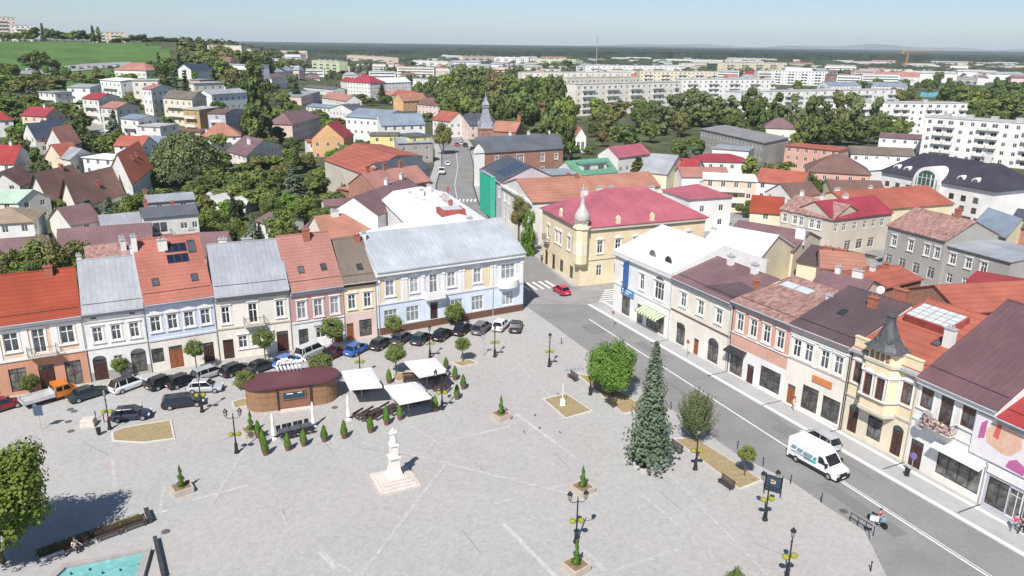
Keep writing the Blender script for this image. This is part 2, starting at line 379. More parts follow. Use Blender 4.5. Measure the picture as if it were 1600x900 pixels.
    if cornice:
        cb = MB(); dz = cornice[0]; cm = cornice[1]; pr = cornice[2] if len(cornice) > 2 else .3
        x1 = s.q[1].x
        zt = h-(rise*fo/rf if roof == 'gx' else 0)
        cb.box(.02, x1-.02, -pr, -.003, zt-dz, zt-.0, 0); cb.box(.02, x1-.02, -pr*.5, -.003, zt-dz-.22, zt-dz-.003, 0)
        cb.build('cornice', W(cm), s.root)
    if 'balcon' in label and not party and name == 'house' and not wins:
        nf = max(1, round(h/3.0))
        for f in range(1, nf):
            cb = MB(); Lx = s.q[1].x; zz = h/nf*f; cb.box(Lx*.15, Lx*.8, -1.1, -.003, zz-.1, zz+.02); cb.box(Lx*.15, Lx*.8, -1.1, -1.02, zz+.02, zz+.95); cb.build('balcony', W('offwhite'), s.root)
    if band:
        for z, hh, cm in band:
            cb = MB(); cb.box(.02, s.q[1].x-.02, -.12, -.003, z, z+hh); cb.build('string_course', W(cm), s.root)
    if plinth:
        cb = MB(); cb.box(.02, s.q[1].x-.02, -.06, -.004, -.2, plinth[0]); cb.build('plinth', W(plinth[1]), s.root)
    return s
def skylight(s, u, v, w_=.8, l_=1.1, name='skylight', frame=None, glass=None):
    z = s.zr(u, v); P = s.at(u, v)
    e = .01; dz = (s.zr(u, v+e)-s.zr(u, v-e)); dy = (s.at(u, v+e)-s.at(u, v-e)).length; a = math.atan2(dz, dy)
    b = frame_mb(w_, l_, .07, -.1, .02, 1, 0); b.box(-w_/2+.02, w_/2-.02, -.06, -.045, .02, l_-.02, 1)
    o = b.build(name, [frame or dark_f, glass or glassm()], s.rooft, loc=(P.x, P.y, z+.14)); o.rotation_euler = (a-math.pi/2, 0, 0)
    return o
def awning_strip(): pass
# ================================================================ ground, streets, square
def grid_axis(lo, hi, fine_lo, fine_hi, st):
    a = []; x = fine_lo
    while x <= fine_hi: a.append(x); x += st
    d = st*1.6; y = a[-1]+d
    while y < hi: a.append(y); d *= 1.5; y += d
    a.append(hi); d = st*1.6; y = a[0]-d; pre = []
    while y > lo: pre.append(y); d *= 1.5; y -= d
    return [lo]+pre[::-1]+a
gx, gy = grid_axis(-12500, 12500, -700, 200, 25), grid_axis(-300, 15000, -50, 1200, 25)
g = MB()
for y in gy:
    for x in gx: g.v.append((x, y, T(x, y)))
nx = len(gx)
for j in range(len(gy)-1):
    for i in range(nx-1): g.f.append((j*nx+i, j*nx+i+1, (j+1)*nx+i+1, (j+1)*nx+i)); g.m.append(0)
grassm = mat('garden_ground', (.060,.085,.028), rough=.95, noise=.3, scale=.08, col2=(.125,.14,.06), stain=.2)
struct(g.build('ground', grassm, smooth=True))
asph = mat('asphalt', (.245,.24,.235), rough=.9, noise=.07, scale=2.5, stain=.13); patchm = mat('asphalt_patch', (.19,.188,.185), rough=.9, noise=.08, scale=3)
asph2 = mat('asphalt_pale', (.30,.295,.285), rough=.9, noise=.08, scale=.6, stain=.12)
pave = mat('square_paving', (.412,.402,.385), rough=.9, noise=.035, scale=1.6, stain=.03, bump=.12, bscale=8)
def cobble(m, sc_, dark):
    n = m.node_tree.nodes; l = m.node_tree.links; p = n['Principled BSDF']; src = p.inputs['Base Color'].links[0].from_socket
    tc = n.new('ShaderNodeTexCoord'); v = n.new('ShaderNodeTexVoronoi'); v.inputs['Scale'].default_value = sc_; l.new(tc.outputs['Object'], v.inputs['Vector'])
    mr = n.new('ShaderNodeMapRange'); mr.inputs[3].default_value = dark; mr.inputs[4].default_value = 1.06; l.new(v.outputs['Color'], mr.inputs[0])
    vm = n.new('ShaderNodeVectorMath'); vm.operation = 'SCALE'; l.new(src, vm.inputs[0]); l.new(mr.outputs[0], vm.inputs['Scale']); l.new(vm.outputs[0], p.inputs['Base Color'])
cobble(pave, 3.5, .88)
def patches(m):
    n = m.node_tree.nodes; l = m.node_tree.links; p = n['Principled BSDF']; src = p.inputs['Base Color'].links[0].from_socket
    tc = n.new('ShaderNodeTexCoord'); mp = n.new('ShaderNodeMapping'); mp.inputs['Rotation'].default_value = (0, 0, .5); l.new(tc.outputs['Object'], mp.inputs[0])
    v = n.new('ShaderNodeTexVoronoi'); v.inputs['Scale'].default_value = .11; v.distance = 'CHEBYCHEV'; l.new(mp.outputs[0], v.inputs['Vector'])
    rp_ = n.new('ShaderNodeValToRGB'); rp_.color_ramp.interpolation = 'CONSTANT'; e = rp_.color_ramp.elements
    e[0].color = (1, .985, .97, 1); e[1].position = .3; e[1].color = (.96, .975, .98, 1)
    for ps, c in ((.55, (1.0, .97, .955, 1)), (.78, (.985, .995, .985, 1))): q = e.new(ps); q.color = c
    sx = n.new('ShaderNodeSeparateXYZ'); l.new(v.outputs['Color'], sx.inputs[0]); l.new(sx.outputs[0], rp_.inputs[0])
    mx = n.new('ShaderNodeMix'); mx.data_type = 'RGBA'; mx.blend_type = 'MULTIPLY'; mx.inputs[0].default_value = 1; l.new(src, mx.inputs[6]); l.new(rp_.outputs[0], mx.inputs[7])
    n2 = n.new('ShaderNodeTexNoise'); n2.inputs['Scale'].default_value = .9; n2.inputs['Detail'].default_value = 8; n2.inputs['Roughness'].default_value = .75; l.new(tc.outputs['Object'], n2.inputs['Vector'])
    mr = n.new('ShaderNodeMapRange'); mr.inputs[1].default_value = .62; mr.inputs[2].default_value = .78; mr.inputs[3].default_value = 1; mr.inputs[4].default_value = .84; l.new(n2.outputs['Fac'], mr.inputs[0])
    vm = n.new('ShaderNodeVectorMath'); vm.operation = 'SCALE'; l.new(mx.outputs[2], vm.inputs[0]); l.new(mr.outputs[0], vm.inputs['Scale']); l.new(vm.outputs[0], p.inputs['Base Color'])
patches(pave)
walkm = mat('pavement_slabs', (.39,.388,.385), rough=.9, noise=.05, scale=1.5, stain=.08); kerbm = mat('kerb_stone', (.70,.685,.66), rough=.9, noise=.05)
paint = mat('road_paint', (.70,.70,.68), rough=.8, noise=.12, scale=3)
yardm = mat('yard_surface', (.33,.32,.30), rough=.95, noise=.15, scale=.25, stain=.2)
def flat(name, pts, z, m, th=None):
    b = MB(); q = [(p[0], p[1]) for p in pts]
    if th: b.hexa(q, z-th, z)
    else: b.poly([(x, y, z) for x, y in q])
    o = b.build(name, m); o['kind'] = 'structure'; return o
def strip_pts(pts, w_):
    L, Rr = [], []
    for i, p in enumerate(pts):
        a = pts[max(0, i-1)]; c = pts[min(len(pts)-1, i+1)]; d = Vector((c[0]-a[0], c[1]-a[1])).normalized(); n = Vector((-d.y, d.x))
        L.append((p[0]+n.x*w_/2, p[1]+n.y*w_/2)); Rr.append((p[0]-n.x*w_/2, p[1]-n.y*w_/2))
    return L, Rr
def strip(name, pts, w_, z, m, drape=False):
    L, Rr = strip_pts(pts, w_); b = MB()
    for i in range(len(pts)-1):
        q = [L[i], Rr[i], Rr[i+1], L[i+1]]
        b.poly([(x, y, z+(T(x, y) if drape else 0)) for x, y in q][::-1])
    o = b.build(name, m); o['kind'] = 'structure'; return o
# town yards right of the north street and between the back houses
flat('yard', [(-3,110),(110,60),(190,110),(200,190),(110,232),(20,225),(-4,200)], .004, yardm)
flat('yard_west', [(-22,104),(0,116),(-14,160),(-20,215),(-36,205),(-40,150),(-60,120),(-70,95),(-60,88),(-40,100)], .006, yardm)
flat('square', [(-130,-30),(29.5,-30),(29.6,44),(30.1,51.4),(30.9,57.3),(29,61.1),(27.4,64.9),(23.5,69.9),(16,86),(9,101),(6,108),(2.6,115.5),(0,117),(-20,107),(-31,99.5),(-52,88),(-60,84),(-86,74),(-130,63)], .02, pave)
RC = [(46.5,31),(38,52),(29,72.6),(15,103),(2.6,131)]     # main road centre line
strip('road', [(58.4,.3)]+[(x-1.1,y-.5) for x,y in RC[:-1]]+[(3.2,127)], 13.6, .012, asph)
NS = [(5,125),(-2.5,150),(-9.5,172),(-14.2,196),(-17.2,224),(-19,262),(-22.5,300),(-29,345),(-36,390)]
strip('north_street', NS, 10.5, .016, asph)
strip('side_street', [(0,121.5),(12,121.3),(40,131),(66,141)], 8.5, .0185, asph2)
flat('road_branch', [(29.6,44),(30.1,51.4),(31.2,57.5),(40,50),(44,30),(29.5,-30)], .0145, asph)
# pavement with kerb along the right-hand row
u = (Vector((44.8,57.4))-Vector((16.1,116.2))).normalized(); nn = Vector((u.y, -u.x))
P0 = Vector((15.2,118.6)); P1 = Vector((57,32)); wd = 2.9
q = [P0-nn*-0.0, P1, P1+nn*wd, P0+nn*wd]
b = MB(); b.hexa([(p.x, p.y) for p in [P0-nn*3, P1-nn*3, P1+nn*wd, P0+nn*wd]][::-1], 0, .12); struct(b.build('pavement', walkm))
k0, k1 = P0+nn*wd, P1+nn*wd; kb = MB(); kb.hexa([(p.x, p.y) for p in [k0-nn*.001, k1-nn*.001, k1+nn*.42, k0+nn*.42]][::-1], 0, .126); struct(kb.build('kerb', kerbm))
kb = MB(); kb.hexa([(p.x, p.y) for p in [P0+nn*.02, P1+nn*.02, P1+nn*.5, P0+nn*.5]][::-1], .121, .126); struct(kb.build('pavement_edge', kerbm))
# pavements by the yellow corner house and by the bank, north street sides
L_, R2_ = strip_pts(NS, 11.3); L2, R3 = strip_pts(NS, 16)
for nm, A_, B2 in (('pavement_north_east', R2_, R3), ('pavement_north_west', L_, L2)):
    b = MB()
    for i in range(0, 7): b.hexa([A_[i], B2[i], B2[i+1], A_[i+1]], 0, .1)
    struct(b.build('pavement', walkm))
for i, (t_, o_, l_, w_) in enumerate(((6,1.9,9,1.6),(21,-2.4,5,2.2),(33,2.2,12,.5),(47,-1.8,6,1.5),(-12,2.4,7,1.3),(58,1.5,4,2.5),(14,-3.2,14,.35))):
    a_, c_2 = Vector((38,52)), Vector((2.6,131)); d_ = (c_2-a_).normalized(); m_ = Vector((-d_.y, d_.x)); p_ = a_+d_*t_+m_*o_; strip('asphalt_patch', [p_, p_+d_*l_], w_, .0155+i*.0006, patchm)
for i in range(1, 7):     # drain channels across the right-hand pavement
    c3 = S(*[(957,484),(1045,532),(1135,582),(1222,627),(1313,672),(1413,724),(1531,790)][i]).xy; strip('drain_channel', [c3-nn*.0, c3+nn*-0.0+Vector((-.9,-.44))*3.1], .16, .131, mat('drain_iron', (.10,.095,.09)))
# painted markings
def dash(name, a, b_, w_, z=.026): return strip(name, [a, b_], w_, z, paint)
def al(t): # along main road centre, metres from (38,52) going north
    a, b_ = Vector((38,52)), Vector((2.6,131)); d = (b_-a).normalized(); p = a+d*t; return (p.x, p.y)
dash('centre_line', al(-4), al(64), .2); dash('centre_line', (al(-4)[0]+.28, al(-4)[1]+.12), (al(20)[0]+.28, al(20)[1]+.12), .1)
for t in (-8, -14, -20): dash('lane_dash', al(t), al(t-2.5), .13)
for k in range(12): dash('lane_line', (NS[0][0]-.5-k*.0, 0), (0, 0), .1) if False else None
strip('centre_line', NS[1:7], .16, .021, paint)
for k in range(7):   # crossings
    p = Vector((6.8,127.5))+Vector((-1.15,-.42))*k*1.0; strip('zebra_stripe', [(p.x-.9, p.y+2.6), (p.x+.9, p.y-1.4)], .5, .026, paint)
for k in range(6):
    p = Vector((14.2,118.9))+Vector((.28,1.05))*k*1.15; strip('zebra_stripe', [(p.x, p.y), (p.x+3.6, p.y+1.2)], .5, .026, paint)
for k in range(9):
    p = Vector((-18.5,201.5))+Vector((1.05,.1))*k; strip('zebra_stripe', [(p.x, p.y-1.8), (p.x, p.y+1.8)], .5, .024, paint)
for k, (a_, c_3) in enumerate((((1031,768),(1066,798)),((442,797),(453,828)),((742,722),(764,744)),((722,828),(752,866)),((866,708),(892,734)),((560,700),(640,712)),((480,660),(520,706)),((340,690),(400,672)),((130,690),(170,712)),((900,520),(860,545)),((1180,850),(1230,870)))):
    strip('paving_joint', [S(*a_).xy, S(*c_3).xy], .07, .0232+k*.0001, mat('joint_dark', (.25,.24,.23), rough=.95, noise=.3, scale=2))
bandm = mat('paving_band', (.490,.478,.460), rough=.9, noise=.13, scale=2.5)
bandf = mat('paving_band_worn', (.447,.435,.414), rough=.9, noise=.14, scale=2)
BZ = [0]
def band(a, b_, w_, m=bandf, z=.025):
    BZ[0] += 1; z = .0245+BZ[0]*.0007; A, B_ = S(*a), S(*b_); strip('paving_band', [A.xy, B_.xy], w_, z, m)
for a, b_, w_, m in [((786,818),(872,905),.42,bandm),((805,646),(868,692),.4,bandm),((868,692),(905,720),.3,bandf),((738,680),(798,666),.3,bandm),((640,665),(684,692),.25,bandf),((684,692),(738,680),.25,bandf),
    ((912,860),(950,897),.5,bandf),((958,893),(1062,858),.35,bandf),((770,788),(812,777),.3,bandf),((855,765),(885,757),.35,bandf),((240,802),(262,798),.3,bandm),((300,782),(388,758),.3,bandm),((250,798),(257,760),.35,bandf),
    ((176,715),(180,762),.4,bandf),((310,747),(385,728),.25,bandf),((500,862),(525,890),.4,bandm),((565,905),(500,862),.3,bandf),((1000,770),(1070,830),.3,bandf),((480,640),(530,700),.2,bandf),((440,800),(452,828),.2,bandf),((420,640),(330,790),.3,bandf),((700,720),(560,905),.35,bandf),((560,690),(900,775),.35,bandf),((880,640),(800,560),.3,bandf),((830,560),(780,590),.3,bandf),((1040,735),(1200,900),.3,bandf)]: band(a, b_, w_, m)
manm = mat('manhole_iron', (.12,.11,.105), noise=.2)
for p in [(110,640),(116,643),(107,659),(111,674),(523,637),(1318,799),(259,831)]:
    A = S(*p); b = MB(); b.lathe([(.38, 0), (.38, .008)], 12); struct(b.build('manhole_cover', manm, loc=(A.x, A.y, .0225)))
# hillside lane, meadow
lane = [S(*p).xy for p in [(104,150),(112,165),(128,182),(150,200),(172,220)]]
def dense(pl, st=12):
    o = []
    for a, b_ in zip(pl, pl[1:]):
        n = max(1, int((b_-a).length/st)); o += [lerp(a, b_, k/n) for k in range(n)]
    return o+[pl[-1]]
strip('lane', dense(lane), 6, .35, asph2, True)
park = [S(*p).xy for p in [(35,117),(90,111),(150,104),(215,101)]]
strip('car_park', dense(park), 26, .5, asph2, True)
mead = mat('meadow_grass', (.088,.165,.038), rough=.95, noise=.18, scale=.05, stain=.15)
b = MB()
mx0 = [(-.86 + k*.01) for k in range(60)]
for a in mx0:
    r = 455
    while r < 900:
        if a > -.42-.05*(r-455)/445+.012*math.sin(r*.05): r += 20; continue
        q = []
        for aa, rr in ((a, r), (a+.01, r), (a+.01, r+20), (a, r+20)):
            y = rr/math.hypot(1, aa); x = aa*y; q.append((x, y, T(x, y)+.12))
        b.poly([q[3], q[2], q[1], q[0]][::-1]); r += 20
struct(b.build('meadow', mead, smooth=True))

# ================================================================ the left-hand row on the square
WP = 'win'
def railing(b, x0, x1, y0, y1, z0, z1, st=.16, mi=0):
    for (a, c) in (((x0, y0), (x1, y0)), ((x0, y0), (x0, y1)), ((x1, y0), (x1, y1))):
        b.tube((a[0], a[1], z1), (c[0], c[1], z1), .03, n=4, mi=mi); b.tube((a[0], a[1], z0+.05), (c[0], c[1], z0+.05), .02, n=4, mi=mi)
        n = max(2, int(math.dist(a, c)/st))
        for k in range(n+1):
            x, y = a[0]+(c[0]-a[0])*k/n, a[1]+(c[1]-a[1])*k/n; b.tube((x, y, z0), (x, y, z1), .014, n=3, mi=mi)
def balcony(s, u, z, w_=2.2, d=.9, slabm=None, i=0, rail=True, h=1.0):
    (x, y, zz), a = s.onside(i, u, z); b = MB(); b.box(-w_/2, w_/2, -d, -.003, -.16, 0, 0); b.box(-w_/2+.2, -w_/2+.4, -.5, -.003, -.55, -.163, 0); b.box(w_/2-.4, w_/2-.2, -.5, -.003, -.55, -.163, 0)
    o = b.build('balcony', slabm or stone, s.root, loc=(x, y, zz), rz=a)
    if rail:
        r = MB(); railing(r, -w_/2+.05, w_/2-.05, -d+.05, -.02, 0, h); r.build('railing', iron, o)
    return o
def downpipe(s, u, i=0, z1=None, m=None):
    (x, y, zz), a = s.onside(i, u, 0, .09); b = MB(); b.tube((0, 0, 0), (0, 0, (z1 or s.h)-.2), .055, n=6); b.build('downpipe', m or trimg, s.root, loc=(x, y, 0), rz=a)
def sign(s, u, z, w_, h_, txt, bc, tc, i=0, off=.08, th=.06, size=None):
    (x, y, zz), a = s.onside(i, u, z, off); b = MB(); b.box(-w_/2, w_/2, -th, 0, 0, h_)
    o = b.build('sign', mat('sign_%.2f_%.2f_%.2f' % bc, bc, rough=.5, noise=.03), s.root, loc=(x, y, zz), rz=a)
    if txt: lettering(txt, o, (0, -th-.01, h_/2), size or h_*.6, tc)
    return o
def lettering(txt, parent, loc, size, colr, rot=(math.pi/2, 0, 0), name='lettering', wid=None):
    cu = bpy.data.curves.new(name, 'FONT'); cu.body = txt; cu.size = size; cu.align_x = 'CENTER'; cu.align_y = 'CENTER'; cu.extrude = .006
    tmp = bpy.data.objects.new('tmp', cu); COL.objects.link(tmp); dg = bpy.context.evaluated_depsgraph_get(); me = bpy.data.meshes.new_from_object(tmp.evaluated_get(dg))
    bpy.data.objects.remove(tmp); me.materials.clear(); me.materials.append(mat('letters_%.2f_%.2f_%.2f' % colr, colr, rough=.5, noise=.01)); me.name = name
    o = link(name, me, parent, loc); o.rotation_euler = rot; return o
G0 = [(-30,627),(145,597),(239,582),(345,563),(459,547),(541,533),(591,525),(817,485)]
GR = 'old houses in a row along the left side of the square'
# 1 orange roof
s = building('town_house', 'peach town house with bright orange roof and terracotta ground floor, leftmost of its row', G0[0], G0[1], ground=True, d=12, h=9, roof='gx', rpy=438, wall='peach', wall2='terra', split=4.2, rc='orange', gover=0, party=True, over=.5, group=GR,
  wins=[(0,'win',5.4,1.5,2.3,[.10,.35,.845]),(0,'win',4.75,1.3,3.0,[.59]),(0,'shop',.4,1.7,2.9,[.10,.35]),(0,'shop',.05,1.7,3.1,[.845]),(0,'doord',.05,1.6,3.1,[.605]),(0,'vent',8.2,.6,.3,[.1,.35,.6,.845])],
  cornice=(.28,'white',.35), band=[(4.2,.25,'white'),(7.95,.14,'white')], chim=[(.75,.44,1.2,'b',.9)])
balcony(s, .6, 4.7, 3.0, 1.0)
for uu in (.225,.47,.73,.965):
    (x, y, z), a = s.onside(0, uu, 4.46); b = MB(); b.box(-.35, .35, -.08, -.003, 0, 3.48); b.build('pilaster', trimw, s.root, loc=(x, y, z), rz=a)
downpipe(s, .985)
# 2 white, grey metal roof
s = building('town_house', 'narrow white town house with weathered pale grey metal roof and arched ground floor doorways', G0[1], G0[2], ground=True, d=12, h=9.1, roof='gx', rpy=409, rf=.55, wall='white', wall2='concrete', split=1.2, rc='lgrey', gover=0, party=True, over=.5, group=GR,
  wins=[(0,'win',5.0,1.05,1.9,[.20,.50,.80]),(0,'vent',8.0,.6,.3,[.17,.8]),(0,'doord',.05,1.5,2.7,[.16]),(0,'shop',.3,1.7,2.6,[.80]),(0,'winn',1.6,1.0,1.4,[.47])], cornice=(.3,'grey',.35), band=[(4.2,.18,'offwhite'),(7.6,.12,'offwhite')], chim=[(.96,.6,1.5,'w',.7),(.04,.62,1.2,'w',.5)])
for uu, ww in ((.16,1.5),(.80,1.7)):
    (x, y, z), a = s.onside(0, uu, 2.75 if ww < 1.6 else 2.9); b = MB(); n = 10
    pts = [(math.cos(math.pi*k/n), math.sin(math.pi*k/n)) for k in range(n+1)]
    b.loft([[(c*ww/2, -.02, q*ww*.35+.0) for c, q in pts], [(c*ww/2, -.004, q*ww*.35+.0) for c, q in pts]]); b.build('fanlight', glassm(), s.root, loc=(x, y, z), rz=a)
downpipe(s, .985)
# 3 lilac, orange tile, solar panels
s = building('town_house', 'lilac town house with four windows, orange tiled roof carrying dark solar panels', G0[2], G0[3], ground=True, d=13, h=9.4, roof='gx', rpy=377, wall='lilac', wall2='warmwhite', split=4.1, rc='tile3', gover=0, party=True, over=.5, group=GR,
  wins=[(0,'winp',5.3,1.15,2.0,[.13,.37,.61,.85]),(0,'shop',1.2,1.4,1.9,[.10]),(0,'door',.05,1.6,3.0,[.36]),(0,'winn',1.4,1.3,1.7,[.60]),(0,'doord',.05,1.3,2.7,[.84])], cornice=(.3,'lilac',.35), band=[(4.1,.25,'lilac'),(8.35,.12,'white')], chim=[(.42,.40,1.3,'w',1.1),(.03,.42,1.8,'w',.6),(.9,.55,1.2,'w',.8)])
skylight(s, .22, .10); skylight(s, .78, .10); skylight(s, .84, .34, .9, 1.9)
for k in range(6): skylight(s, .50+.105*(k % 3)*1.0, .27+(k//3)*.092, .82, 1.25, 'solar_panel', dark_f, mat('solar_glass', (.012,.018,.04), rough=.15, noise=.1, spec=.7))
downpipe(s, .985)
# 4 cream, grey metal roof
s = building('town_house', 'wide cream town house with grey sheet metal roof, deep grey eaves and an iron balcony', G0[3], G0[4], ground=True, d=12.5, h=9.3, roof='gx', rpy=384, wall='warmwhite', wall2='warmwhite', split=4.2, rc='grey', gover=0, party=True, over=.7, group=GR,
  wins=[(0,'win_',4.95,1.0,2.3,[.13,.86]),(0,'winp',4.6,1.1,2.7,[.49]),(0,'doord',.05,1.3,2.7,[.12]),(0,'doord',.05,1.5,2.9,[.86]),(0,'win',1.3,1.1,1.7,[.5,.32,.66])], cornice=(.55,'concrete',.4), band=[(4.2,.22,'beige'),(8.3,.12,'white')], chim=[(.22,.52,.8,'w',1.0),(.55,.55,.8,'w',1.2)])
balcony(s, .49, 4.55, 2.6, .9); downpipe(s, .985)
# 5 pink
s = building('town_house', 'pink town house with brick red roof, two skylights and a square red chimney', G0[4], G0[5], ground=True, d=12, h=8.7, roof='gx', rpy=371, wall='rose', wall2='white', split=3.7, rc='salmon', gover=0, party=True, over=.5, group=GR,
  wins=[(0,'winc',4.3,1.15,2.4,[.20,.51,.82]),(0,'shop',.5,1.3,2.3,[.20]),(0,'winn',1.1,1.2,1.6,[.52]),(0,'door',.05,1.2,2.5,[.86])], cornice=(.45,'lavender',.35), band=[(3.7,.2,'white')], chim=[(.55,.44,1.5,'b',.9)])
skylight(s, .30, .12); skylight(s, .72, .12); sign(s, .48, 3.0, 1.3, .35, None, (.7,.68,.66), (0,0,0)); downpipe(s, .985)
# 6 yellow
s = building('town_house', 'small yellow town house with brown roof and a wide dark shop window', G0[5], G0[6], ground=True, d=11.5, h=8.7, roof='gx', rpy=377, wall='yellow', wall2='palepink', split=3.9, rc='taupe', gover=0, party=True, over=.45, group=GR,
  wins=[(0,'win',4.6,1.05,2.1,[.24,.72]),(0,'door',.05,1.0,2.5,[.14]),(0,'shop',.3,1.8,2.5,[.62])], cornice=(.3,'brown',.3), chim=[(.8,.46,1.0,'b',.8)])
skylight(s, .62, .10); downpipe(s, .97)
# 7 bank
s = building('corner_building', 'long two storey pale blue and yellow corner building with silvery white metal roof', G0[6], G0[7], ground=True, d=11.5, h=9.8, roof='gx', rpy=366, wall='palelilac', wall2='blue', split=4.6, rc='silver', over=.75, rf=.62, gover=.0, group=GR,
  wins=[(0,'wincp',5.7,1.3,2.3,[.085]),(0,'wincp',5.7,1.3,2.3,[.24]),(0,'wincp',5.2,1.3,2.8,[.365]),(0,'wincp',5.7,1.3,2.3,[.485,.665]),(0,'winc',5.6,2.4,2.4,[.885]),
        (0,'wincn',1.35,2.0,2.3,[.085,.225,.52,.665,.885]),(0,'doord',1.15,1.2,2.6,[.365]),(0,'vent',8.75,.45,.35,[.085,.24,.365,.485,.665,.86,.905]),(1,'win',5.6,1.3,2.3,[.2,.5,.8]),(1,'winn',1.4,1.6,2.2,[.3,.7])],
  cornice=(.5,'white',.6), band=[(4.55,.3,'white'),(8.35,.2,'blue')], plinth=(1.1,'brown'), chim=[(.77,.66,.9,'w',.7),(.02,.5,1.2,'w',.5)])
for (u0, u1, z0, z1, m, off) in ((.16,.305,4.87,8.33,'white',.06),(.305,.425,4.87,8.33,'white',.06),(.425,.56,4.87,8.33,'white',.06)): pass
for uu in (.012,.165,.185,.295,.43,.545,.565,.765,.785,.985):
    (x, y, z), a = s.onside(0, uu, 4.87); b = MB(); b.box(-.22, .22, -.1, -.003, 0, 3.46); b.box(-.3, .3, -.16, -.003, 3.0, 3.3); b.build('pilaster', trimw, s.root, loc=(x, y, z), rz=a)
(x, y, z), a = s.onside(0, .5, 8.56); b = MB(); b.box(-11.8, 11.8, -.05, -.003, 0, .5); b.build('frieze', W('blue'), s.root, loc=(x, y, z), rz=a)
for u0, u1 in ((.024,.048),(.122,.150),(.197,.203),(.577,.627),(.703,.753)):
    (x, y, z), a = s.onside(0, (u0+u1)/2, 4.9); L_ = 23.9*(u1-u0); b = MB(); b.box(-L_/2, L_/2, -.03, -.003, 0, 3.4); b.build('yellow_panel', W('yellow'), s.root, loc=(x, y, z), rz=a)
balcony(s, .365, 4.6, 3.0, 1.0, trimw, rail=False); (x, y, z), a = s.onside(0, .365, 4.6); b = MB(); b.box(-1.5, 1.5, -1.0, -.88, 0, .95); b.box(-1.5, -1.38, -.88, -.01, 0, .95); b.box(1.38, 1.5, -.88, -.01, 0, .95); b.build('parapet', trimw, s.root, loc=(x, y, z), rz=a)
n = 12; b = MB(); pts = [(1.75*math.cos(math.pi*k/n), -1.1*math.sin(math.pi*k/n)-.01) for k in range(n+1)]; b.hexa(pts[::-1], -.25, .85); (x, y, z), a = s.onside(0, .885, 4.6); b.build('balcony', trimw, s.root, loc=(x, y, z), rz=a)
downpipe(s, .775); downpipe(s, .01)
# white wing up the north street behind it
s = building('street_wing', 'white walled wing with overexposed white roof running back along the north street', (-1.8,125.6), (-14.4,160), world=True, c=(-28,157), left=None, h=9.9, roof='gx', rise=1.3, rf=.35, wall='white', rc='white', over=.4, wins=[(0,'win',1.2,1.2,2,[.12,.25,.38,.51,.64,.77,.9]),(0,'win',5.6,1.2,2,[.12,.25,.38,.51,.64,.77,.9]),(3,'far',5.5,1.2,1.8,[.2,.45]),(2,'far',5.5,1.2,1.8,[.3,.7])],
  chim=[(.75,.5,1.4,'w',1.2),(.9,.3,1.2,'w',1.6),(.45,.3,1.1,'b',.7)], cornice=(.35,'white',.3), cat='house')
b = MB(); P = s.at(.28,.42); b.box(-1.9,1.9,-2.2,2.2,0,1.0,0); b.box(-1.4,1.4,-1.7,1.7,1.001,1.12,1); b.build('roof_lantern', [mat('rust_red', (.35,.08,.07), noise=.2), mat('frosted_glass', (.55,.6,.6), rough=.3, noise=.1)], s.rooft, loc=(P.x, P.y, s.zr(.28,.42)))
b = MB(); P = s.at(.5,.3); z = s.zr(.5,.3); b.tube((P.x, P.y, z), (P.x, P.y, z+3.6), .07); b.box(P.x-.2, P.x+.2, P.y-.2, P.y+.2, z+2.6, z+3.4)
for k in range(5): b.tube((P.x+1+k*.7, P.y, z), (P.x+1+k*.7, P.y, z+1.6), .04, n=4)
b.tube((P.x+1, P.y, z+1.6), (P.x+3.8, P.y, z+1.6), .04, n=4); b.build('rooftop_mast', mat('rust_red', (.35,.08,.07)), s.rooft)
for (u_, v_, a_) in ((.62,.55,.5),(.7,.62,.9),(.8,.45,.8),(.58,.72,.6),(.86,.62,.6),(.66,.3,.5),(.75,.2,.7)):
    P = s.at(u_, v_); z = s.zr(u_, v_); b = MB(); b.box(-a_/2, a_/2, -.4, .4, -.3, .7); b.box(-a_/2-.1, a_/2+.1, -.5, .5, .7, .8); b.build('vent_stack', chim_w, s.rooft, loc=(P.x, P.y, z), rz=rnd.random())
b = MB(); 
s = building('courtyard_wing', 'white courtyard wing with stepped white roof behind the silvery roofed corner building', (607,378), (712,352), h=9.2, d=8, roof='gx', rise=1.0, wall='white', rc='white', wins=[(0,'far',5.5,1.1,1.6,[.15,.35]),(3,'far',5,1.1,1.6,[.5])])

# ================================================================ the right-hand row
K = [(957,484),(1045,532),(1135,582),(1222,627),(1313,672),(1413,724),(1531,790),(1650,856)]
GR = 'old houses in a row along the right side of the road'
s = building('corner_building', 'bright white corner building with curved dormers, blue signs and a green striped shop awning', K[0], K[1], ground=True, d=17, h=9.9, roof='gx', rpy=352, rf=.5, wall='white', rc='white', over=.5, gover=0, group=GR,
  wins=[(0,'win',5.5,1.1,2.3,[.18,.5]),(0,'win',5.2,2.2,2.6,[.79]),(0,'shop',.3,2.2,3.0,[.24]),(0,'shop',.3,1.6,2.8,[.50]),(0,'shop',.3,4.2,2.6,[.76]),(3,'win',5.5,1.1,2.3,[.1,.25,.4,.55,.7,.85]),(3,'shop',.4,1.8,2.5,[.7,.9])], cornice=(.55,'offwhite',.45), band=[(4.6,.22,'white')])
(x, y, z), a = s.onside(0, .79, 7.8); b = MB(); n = 10; pts = [(math.cos(math.pi*k/n), math.sin(math.pi*k/n)) for k in range(n+1)]
b.loft([[(c*1.1, -.02, q*.85) for c, q in pts], [(c*1.1, -.004, q*.85) for c, q in pts]]); b.build('fanlight', glassm(), s.root, loc=(x, y, z), rz=a)
b = MB(); b.box(-2.6, 2.6, -.16, -.003, 0, .5); (x, y, z), a = s.onside(0, .76, 3.5); b.build('shop_fascia', trimw, s.root, loc=(x, y, z), rz=a)
